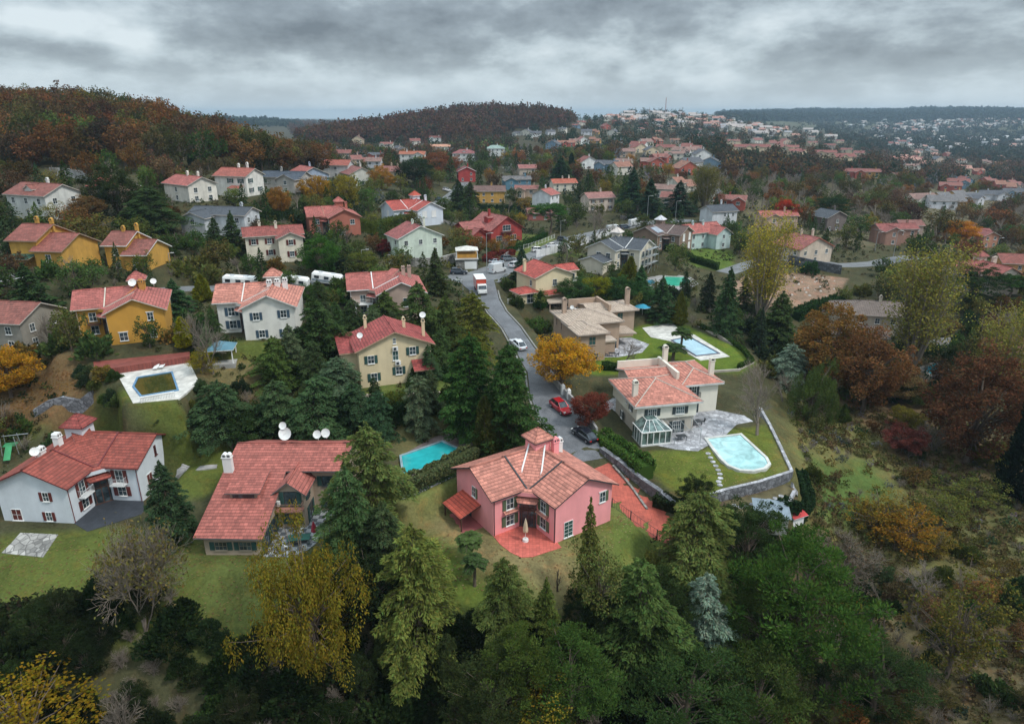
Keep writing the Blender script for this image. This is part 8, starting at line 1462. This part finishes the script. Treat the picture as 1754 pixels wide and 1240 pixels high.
for lb, L_ in AUTO.items():
    L_.sort(key=lambda a: a[0])
    for i, (u, o, grp) in enumerate(L_):
        n = len(L_); o['label'] = lb if n == 1 else (('leftmost ', 'second from left ', 'third from left ', 'fourth from left ', 'fifth from left ', 'sixth from left ')[i] + lb if n <= 6 else lb)
        if n > 1: o['group'] = (lb if n > 6 else grp)
# ------------------------------------------------------------------ woods and scrub too many to count
def wood(name, label, X, Y, H_, R_, C_, k=70, q=1.6, grass=False):
    X, Y, H_, R_ = map(np.asarray, (X, Y, H_, R_)); n = len(X); Z = hz_(X, Y); v = unit(rng.normal(size=(n, k, 3))); v[..., 2] = np.abs(v[..., 2]) if not grass else np.abs(v[..., 2]); ph = rng.uniform(0, 6.28, (n, 1)); rr = rng.uniform(.6, 1.0, (n, k)) * (1 + .2 * np.sin(4 * v[..., 0] + ph) + .2 * np.sin(5 * v[..., 1] + ph * 2)); lo = .3 if not grass else 0.
    P_ = np.stack([X[:, None] + v[..., 0] * rr * R_[:, None], Y[:, None] + v[..., 1] * rr * R_[:, None], Z[:, None] + H_[:, None] * (lo + (1 - lo) * v[..., 2] * rr) ], -1).reshape(-1, 3); A = Acc(); tint = np.repeat(rng.uniform(.75, 1.25, n), k)[:, None]; sz = np.repeat(R_, k) * q / math.sqrt(k) * 1.8; m = len(P_); d = unit(rng.normal(size=(m, 3))); a = unit(np.cross(d, rng.normal(size=(m, 3)))); s = (sz * rng.uniform(.6, 1.3, m))[:, None]; V = np.stack([P_ - d * s * .5, P_ + a * s * .4, P_ + d * s * .5, P_ - a * s * .4], 1); col = np.repeat(np.asarray(C_), k, 0) * tint * rng.uniform(.75, 1.25, (m, 1)); A.add(V, np.arange(4 * m).reshape(m, 4), 0, col); o = link(bpy.data.objects.new(name, A.mesh(name, [LEAF]))); o.color = (1, 1, 1, 1); return tag(o, label, 'woodland' if not grass else 'undergrowth', kind='stuff')
def pick(n, cols, w=None): return np.array(cols)[rng.choice(len(cols), n, p=w)]
def region(poly, n, dmax=6000):
    A = np.array(poly, float); px = rng.uniform(A[:, 0].min(), A[:, 0].max(), n * 3); py = rng.uniform(A[:, 1].min(), A[:, 1].max(), n * 3); k = inpoly(px, py, poly); px, py = px[k][:n], py[k][:n]; x, y, z, t = Gv(px, py, dmax); g = ~np.isnan(t); return x[g], y[g], t[g]
def clear(x, y, t, h, r, cover=.10, foot=True):
    z = hz_(x, y); u, v, D = proj(np.stack([x, y, z], 1)); _, vt, _ = proj(np.stack([x, y, z + h], 1)); w = r / D * PF; ok_ = np.ones(len(x), bool)
    for R_ in HR:
        ix = np.minimum(R_[2], u + w) - np.maximum(R_[0], u - w); iy = np.minimum(R_[3] - (R_[3] - R_[1]) * .42, v) - np.maximum(R_[1], vt); ok_ &= ~((ix > 0) & (iy > 0) & (ix * iy > cover * (R_[2] - R_[0]) * (R_[3] - R_[1])) & (D < R_[4] + 2))
    for fx, fy, fr in FOOT: ok_ &= np.hypot(x - fx, y - fy) > fr * .9 + r * .4
    for P_, w_ in ROADS: 
        if P_[:, 1].mean() < 350: ok_ &= np.array([np.hypot(P_[:, 0] - a, P_[:, 1] - b).min() > w_ + 1 for a, b in zip(x, y)])
    return ok_
def woodfill(name, label, poly, n, cols, w, h, asp=.45, grow=0, k=70, cover=.10):
    x, y, t = region(poly, n); H_ = rng.uniform(h[0], h[1], len(x)) * (1 + grow * t / 1000); R_ = H_ * asp; g = clear(x, y, t, H_, R_, cover); x, y, t, H_, R_ = (a[g] for a in (x, y, t, H_, R_)); H_ = np.minimum(H_, 17); o = wood(name, label, x, y, H_, R_, pick(len(x), cols, w), k); return o
BRW = [(.12, .055, .04), (.10, .06, .036), (.13, .07, .035), (.08, .06, .035), (.045, .055, .032)]
woodfill('woodland', 'brown autumn woodland covering the round hill in the centre distance', [(495, 214), (530, 210), (600, 200), (700, 190), (780, 176), (850, 171), (930, 176), (990, 192), (985, 215), (930, 224), (880, 222), (870, 235), (760, 240), (640, 246), (540, 250), (500, 235)], 2600, BRW, [.3, .25, .2, .15, .1], (10, 14), .5, .15, 60)
woodfill('woodland', 'green and brown woodland between the far left ridge and the round hill', [(500, 238), (740, 240), (880, 230), (890, 262), (740, 285), (560, 300), (540, 262)], 420, BRW + [(.035, .06, .03)], [.15, .15, .1, .1, .2, .3], (7, 11), .45, 0, 90)
woodfill('woodland', 'dark trees scattered between the houses of the village hill', [(960, 200), (1030, 192), (1090, 183), (1190, 188), (1270, 203), (1340, 218), (1500, 245), (1500, 262), (1250, 290), (1240, 272), (960, 275), (890, 240)], 1700, [(.03, .055, .032), (.04, .06, .03), (.10, .065, .04), (.13, .08, .045), (.08, .075, .045)], [.36, .22, .16, .13, .13], (8, 12), .42, .1, 60, .08)
woodfill('woodland', 'brown and green trees filling the valley below the ridge estate', [(1240, 272), (1500, 262), (1780, 285), (1780, 330), (1500, 318), (1240, 305)], 900, [(.035, .055, .035), (.12, .065, .045), (.11, .08, .05), (.09, .075, .05), (.16, .10, .04)], [.3, .25, .2, .17, .08], (9, 13), .45, 0, 90)
woodfill('woodland', 'blue distant trees in the wide valley at the right', [(1340, 205), (1790, 205), (1790, 290), (1500, 262)], 1500, [(.045, .06, .04), (.07, .065, .045), (.055, .07, .05)], [.45, .3, .25], (8, 12), .6, .2, 30, .05)
woodfill('woodland', 'dark forest on the long ridge along the right horizon', [(1235, 194), (1400, 188), (1500, 190), (1620, 186), (1790, 188), (1790, 204), (1560, 208), (1240, 208)], 2200, [(.035, .05, .03), (.05, .055, .035)], [.6, .4], (12, 16), 1.4, .3, 16)
woodfill('woodland', 'far blue tree line behind the left ridge', [(370, 200), (500, 202), (520, 222), (370, 215)], 260, [(.04, .055, .035)], [1], (10, 15), .9, .1, 24)
def scrub(name, label, poly, n, cols, h, asp=.8, k=26, dmax=400):
    A = np.array([G(*p)[:2] for p in poly]); x = rng.uniform(A[:, 0].min(), A[:, 0].max(), n); y = rng.uniform(A[:, 1].min(), A[:, 1].max(), n); g = inpoly(x, y, A); 
    for P_ in EXC: g &= ~inpoly(x, y, P_)
    for fx, fy, fr in FOOT: g &= np.hypot(x - fx, y - fy) > fr * .8
    for P_, w_ in ROADS: g[g] &= np.array([np.hypot(P_[:, 0] - a, P_[:, 1] - b).min() > w_ + .6 for a, b in zip(x[g], y[g])], bool)
    x, y = x[g], y[g]; cl = smooth_noise(x, y, .25, 21) > -.25; x, y = x[cl], y[cl]; H_ = rng.uniform(h[0], h[1], len(x)); return wood(name, label, x, y, H_, H_ * asp, pick(len(x), cols), k, grass=True)
scrub('undergrowth', 'rough grass tussocks and weeds on the right hillside', [(1355, 690), (1560, 680), (1790, 780), (1790, 1300), (1340, 1300), (1390, 930)], 8000, [(.12, .12, .04), (.15, .12, .05), (.10, .11, .035), (.14, .09, .045), (.17, .13, .06)], (.3, .9))
scrub('undergrowth', 'dark ivy and bramble under the trees along the bottom', [(-60, 1060), (180, 1010), (440, 1098), (700, 1090), (900, 1085), (1060, 1060), (1330, 1020), (1340, 1320), (-60, 1320)], 9000, [(.022, .036, .014), (.03, .045, .016), (.04, .05, .02), (.05, .04, .025)], (.4, 1.3))
scrub('undergrowth', 'leafy ground cover between the gardens on the left', [(-40, 345), (560, 320), (850, 360), (860, 620), (800, 760), (300, 760), (-40, 900)], 9000, [(.04, .06, .022), (.06, .075, .025), (.09, .07, .035), (.03, .045, .02)], (.3, 1.0))
scrub('undergrowth', 'leafy ground cover between the gardens on the right', [(850, 360), (1240, 350), (1790, 420), (1790, 680), (1340, 700), (1260, 560), (1000, 560), (860, 470)], 9000, [(.045, .06, .025), (.07, .075, .03), (.10, .08, .045), (.03, .045, .022)], (.3, 1.0))
for nm, L_ in OVER.items(): a = list(zip(*L_)); sh_ = 'shrub' in nm; wood('undergrowth' if sh_ else 'woodland', 'smaller %ss farther off, too many to tell apart' % nm.replace('_', ' '), a[0], a[1], a[2], a[3], a[4], 60, grass=sh_)
# fallen leaves on the lawns
def litter():
    A = Acc(); 
    for poly, n, cols in (([(20, 620), (140, 640), (140, 690), (20, 720)], 2500, [(.3, .17, .04), (.2, .1, .04)]), ([(0, 930), (330, 930), (620, 970), (560, 1085), (300, 1080), (0, 1060)], 1600, [(.22, .17, .07), (.16, .10, .05)]), ([(1110, 780), (1262, 735), (1350, 800), (1200, 860)], 500, [(.26, .2, .09)]), ([(660, 940), (1100, 900), (1020, 1040), (760, 1010)], 1500, [(.3, .24, .12), (.2, .12, .06)]), ([(1000, 600), (900, 600), (920, 660), (1000, 665)], 500, [(.4, .25, .04)])):
        W_ = np.array([G(*p)[:2] for p in poly]); x = rng.uniform(W_[:, 0].min(), W_[:, 0].max(), n); y = rng.uniform(W_[:, 1].min(), W_[:, 1].max(), n); g = inpoly(x, y, W_); x, y = x[g], y[g]; P_ = np.stack([x, y, hz_(x, y) + .04], 1); m = len(x); a = rng.uniform(0, 6.28, m); s = rng.uniform(.06, .14, m); o1 = np.stack([np.cos(a) * s, np.sin(a) * s, 0 * a], 1); o2 = np.stack([-np.sin(a) * s, np.cos(a) * s, 0 * a], 1); A.add(np.stack([P_ - o1, P_ - o2, P_ + o1, P_ + o2], 1), np.arange(4 * m).reshape(m, 4), 0, pick(m, cols))
    o = link(bpy.data.objects.new('fallen_leaves', A.mesh('fallen_leaves', [LEAF]))); o.color = (1, 1, 1, 1); tag(o, 'fallen yellow and brown leaves scattered over the grass', 'leaves', kind='stuff')
litter()
# ivy on the retaining wall
Iv = [atz(x, y, 0) for x, y in ((700, 885), (716, 878), (760, 856), (800, 836))]; A = Acc(); P_, N_ = normals(resample(Iv, .5)); n = 2600; i = rng.integers(0, len(P_), n); zz = 3.2 - rng.uniform(0, 1, n) ** 1.6 * (1.2 + 1.8 * (np.sin(i * .35) > 0)); V = np.stack([P_[i, 0] + rng.normal(size=n) * .2, P_[i, 1] - .38 + rng.normal(size=n) * .12, zz], 1); A.leaves(V, rng.normal(size=V.shape), .3, .24, 0, .35); o = link(bpy.data.objects.new('ivy', A.mesh('ivy', [LEAF]))); o.color = (.05, .08, .03, 1); tag(o, 'ivy hanging over the retaining wall behind the pink house lawn', 'ivy', kind='stuff')
# ------------------------------------------------------------------ the town on the far slope
def farhouse(w, d, h, wall, roof):
    m = MB(); m.box(-w / 2, w / 2, -d / 2, d / 2, -3, h); m.box(-w * .3, w * .3, -d / 2 - .02, -d / 2 + .01, h * .3, h * .75, 2); m.slab([[(-w / 2 - .6, -d / 2 - .6, h - .2), (w / 2 + .6, -d / 2 - .6, h - .2), (w / 2 + .6, 0, h + d * .25), (-w / 2 - .6, 0, h + d * .25)], [(w / 2 + .6, d / 2 + .6, h - .2), (-w / 2 - .6, d / 2 + .6, h - .2), (-w / 2 - .6, 0, h + d * .25), (w / 2 + .6, 0, h + d * .25)]], .3, 1, 0); o = m.build('house', [wall, roof, GLASS]); me = o.data; bpy.data.objects.remove(o); return me
FH = [farhouse(17, 12, 8, WW, P((.5, .5, .5))), farhouse(22, 12, 9, WC, P((.4, .35, .33))), farhouse(14, 12, 7, WW, P((.42, .2, .16))), farhouse(13, 11, 6.5, CRM, P((.42, .22, .17)))]
def town(poly, n, ks, label, grp):
    x, y, t = region(poly, n)
    for a, b in zip(x, y):
        o = link(bpy.data.objects.new('house', FH[ks[rng.integers(len(ks))]])); o.location = (float(a), float(b), float(hz_(a, b))); o.rotation_euler = (0, 0, float(rng.uniform(-.7, .7))); tag(o, label, 'house', grp)
town([(1530, 214), (1600, 203), (1700, 199), (1760, 198), (1760, 214), (1650, 222), (1570, 224), (1540, 222)], 70, [0, 0, 1, 2], 'tiny pale house in the white town on the far right slope', 'white town on the far right slope'); town([(1570, 236), (1660, 234), (1750, 238), (1750, 250), (1580, 246)], 10, [1, 3, 0], 'tiny pale house on the valley floor below the white town', 'houses on the valley floor')
town([(1440, 212), (1540, 208), (1545, 218), (1450, 220)], 8, [0, 1], 'tiny pale house at the left end of the far white town', 'left end of the white town')
town([(1035, 196), (1090, 188), (1190, 196), (1290, 212), (1360, 222), (1350, 236), (1240, 226), (1120, 215), (1040, 212)], 42, [1, 2, 3, 3], 'tiny house on the crest of the distant village hill', 'houses on the crest of the village hill'); town([(1500, 276), (1620, 264), (1740, 280), (1740, 300), (1600, 300)], 10, [2, 3, 3], 'small roofs among trees on the right valley floor', 'small houses on the right valley floor')
town([(1250, 222), (1480, 232), (1500, 244), (1300, 240)], 12, [2, 3, 1], 'tiny house just above the ridge estate', 'houses above the ridge estate')
HM = [farhouse(w, d, h, wl_, rf_) for w, d, h, wl_, rf_ in ((11, 8, 5, WC, FARR[0]), (12, 9, 5.5, WW, FARR[2]), (10, 8, 5, CRM, FARR[1]), (12, 8, 4.6, P((.36, .09, .06)), FARR[5]), (11, 9, 5.2, P((.55, .5, .42)), FARR[4]), (10, 8, 5, WW, FARR[3]))]
def infill(poly, n, label, grp):
    x, y, t = region(poly, n * 6); u, v, D = proj(np.stack([x, y, hz_(x, y)], 1)); got = []
    for a, b, uu, vv, dd in zip(x, y, u, v, D):
        if len(got) >= n: break
        w = 8 * PF / dd; bad = any(R_[0] - w < uu < R_[2] + w and R_[1] - w * .3 < vv < R_[3] + w * .9 for R_ in HR) or any(abs(uu - g[0]) < w * 1.7 and abs(vv - g[1]) < w * .8 for g in got)
        if bad: continue
        got.append((uu, vv)); o = link(bpy.data.objects.new('cottage', HM[rng.integers(len(HM))])); o.location = (float(a), float(b), float(hz_(a, b))); o.rotation_euler = (0, 0, float(rng.uniform(-.9, .9))); tag(o, label, 'house', grp)
infill([(960, 222), (1060, 205), (1230, 215), (1250, 245), (1245, 300), (1180, 318), (980, 300), (950, 262)], 62, 'small cottage squeezed between trees on the village slope', 'cottages on the village slope'); infill([(560, 262), (760, 252), (900, 262), (900, 300), (700, 300), (580, 292)], 18, 'small cottage among trees below the wooded hill', 'cottages below the wooded hill'); infill([(1500, 270), (1754, 285), (1754, 345), (1600, 340), (1500, 310)], 34, 'small cottage among trees in the right valley', 'cottages in the right valley'); infill([(1100, 310), (1250, 320), (1250, 372), (1130, 350)], 8, 'small cottage between the central firs', 'cottages between the central firs')
def townmass(poly, n, label):
    x, y, t = region(poly, n); m = MB()
    for a, b in zip(x, y):
        z = float(hz_(a, b)); w, d, h = rng.uniform(9, 16), rng.uniform(8, 12), rng.uniform(5, 9); T = T2(float(a), float(b), rng.uniform(-.7, .7)); T3 = lambda X, Y, Z, T=T, z=z: (T(X, Y)[0], T(X, Y)[1], z + Z); m.box(-w / 2, w / 2, -d / 2, d / 2, -3, h, int(rng.integers(2)), T3)
        m.slab([[T3(-w / 2 - .5, -d / 2 - .5, h - .2), T3(w / 2 + .5, -d / 2 - .5, h - .2), T3(w / 2 + .5, 0, h + d * .25), T3(-w / 2 - .5, 0, h + d * .25)], [T3(w / 2 + .5, d / 2 + .5, h - .2), T3(-w / 2 - .5, d / 2 + .5, h - .2), T3(-w / 2 - .5, 0, h + d * .25), T3(w / 2 + .5, 0, h + d * .25)]], .3, int(rng.integers(2, 5)), 0)
    tag(m.build('distant_town', [WC, P((.5, .5, .52)), P((.40, .2, .16)), P((.3, .3, .32)), P((.42, .36, .33))]), label, kind='stuff')
townmass([(1530, 214), (1600, 203), (1700, 199), (1760, 198), (1760, 214), (1650, 224), (1570, 232), (1480, 226)], 230, 'the rest of the white town spread over the far right slope'); townmass([(1035, 196), (1090, 188), (1190, 196), (1290, 212), (1360, 222), (1350, 236), (1240, 226), (1120, 215), (1040, 212)], 70, 'small houses packed between trees on the distant village hill'); townmass([(1500, 236), (1650, 234), (1754, 240), (1754, 262), (1540, 262)], 40, 'scattered houses on the hazy valley floor')
# ------------------------------------------------------------------ the air
m = MB(); zl = float(GZ.min()) - 1; m.box(-7100, 7100, -360, 9100, zl, max(float(GZ.max()) + 20, CZ + 40)); hm = bpy.data.materials.new('haze'); hm.use_nodes = True; nt = hm.node_tree; nt.nodes.clear(); o_ = nt.nodes.new('ShaderNodeOutputMaterial'); v = nt.nodes.new('ShaderNodeVolumePrincipled'); v.inputs['Color'].default_value = (.48, .66, .84, 1); v.inputs['Density'].default_value = .00012; v.inputs['Anisotropy'].default_value = .2; nt.links.new(v.outputs[0], o_.inputs['Volume']); o = m.build('haze', hm); tag(o, 'thin pale haze over the valley', 'haze', kind='stuff')
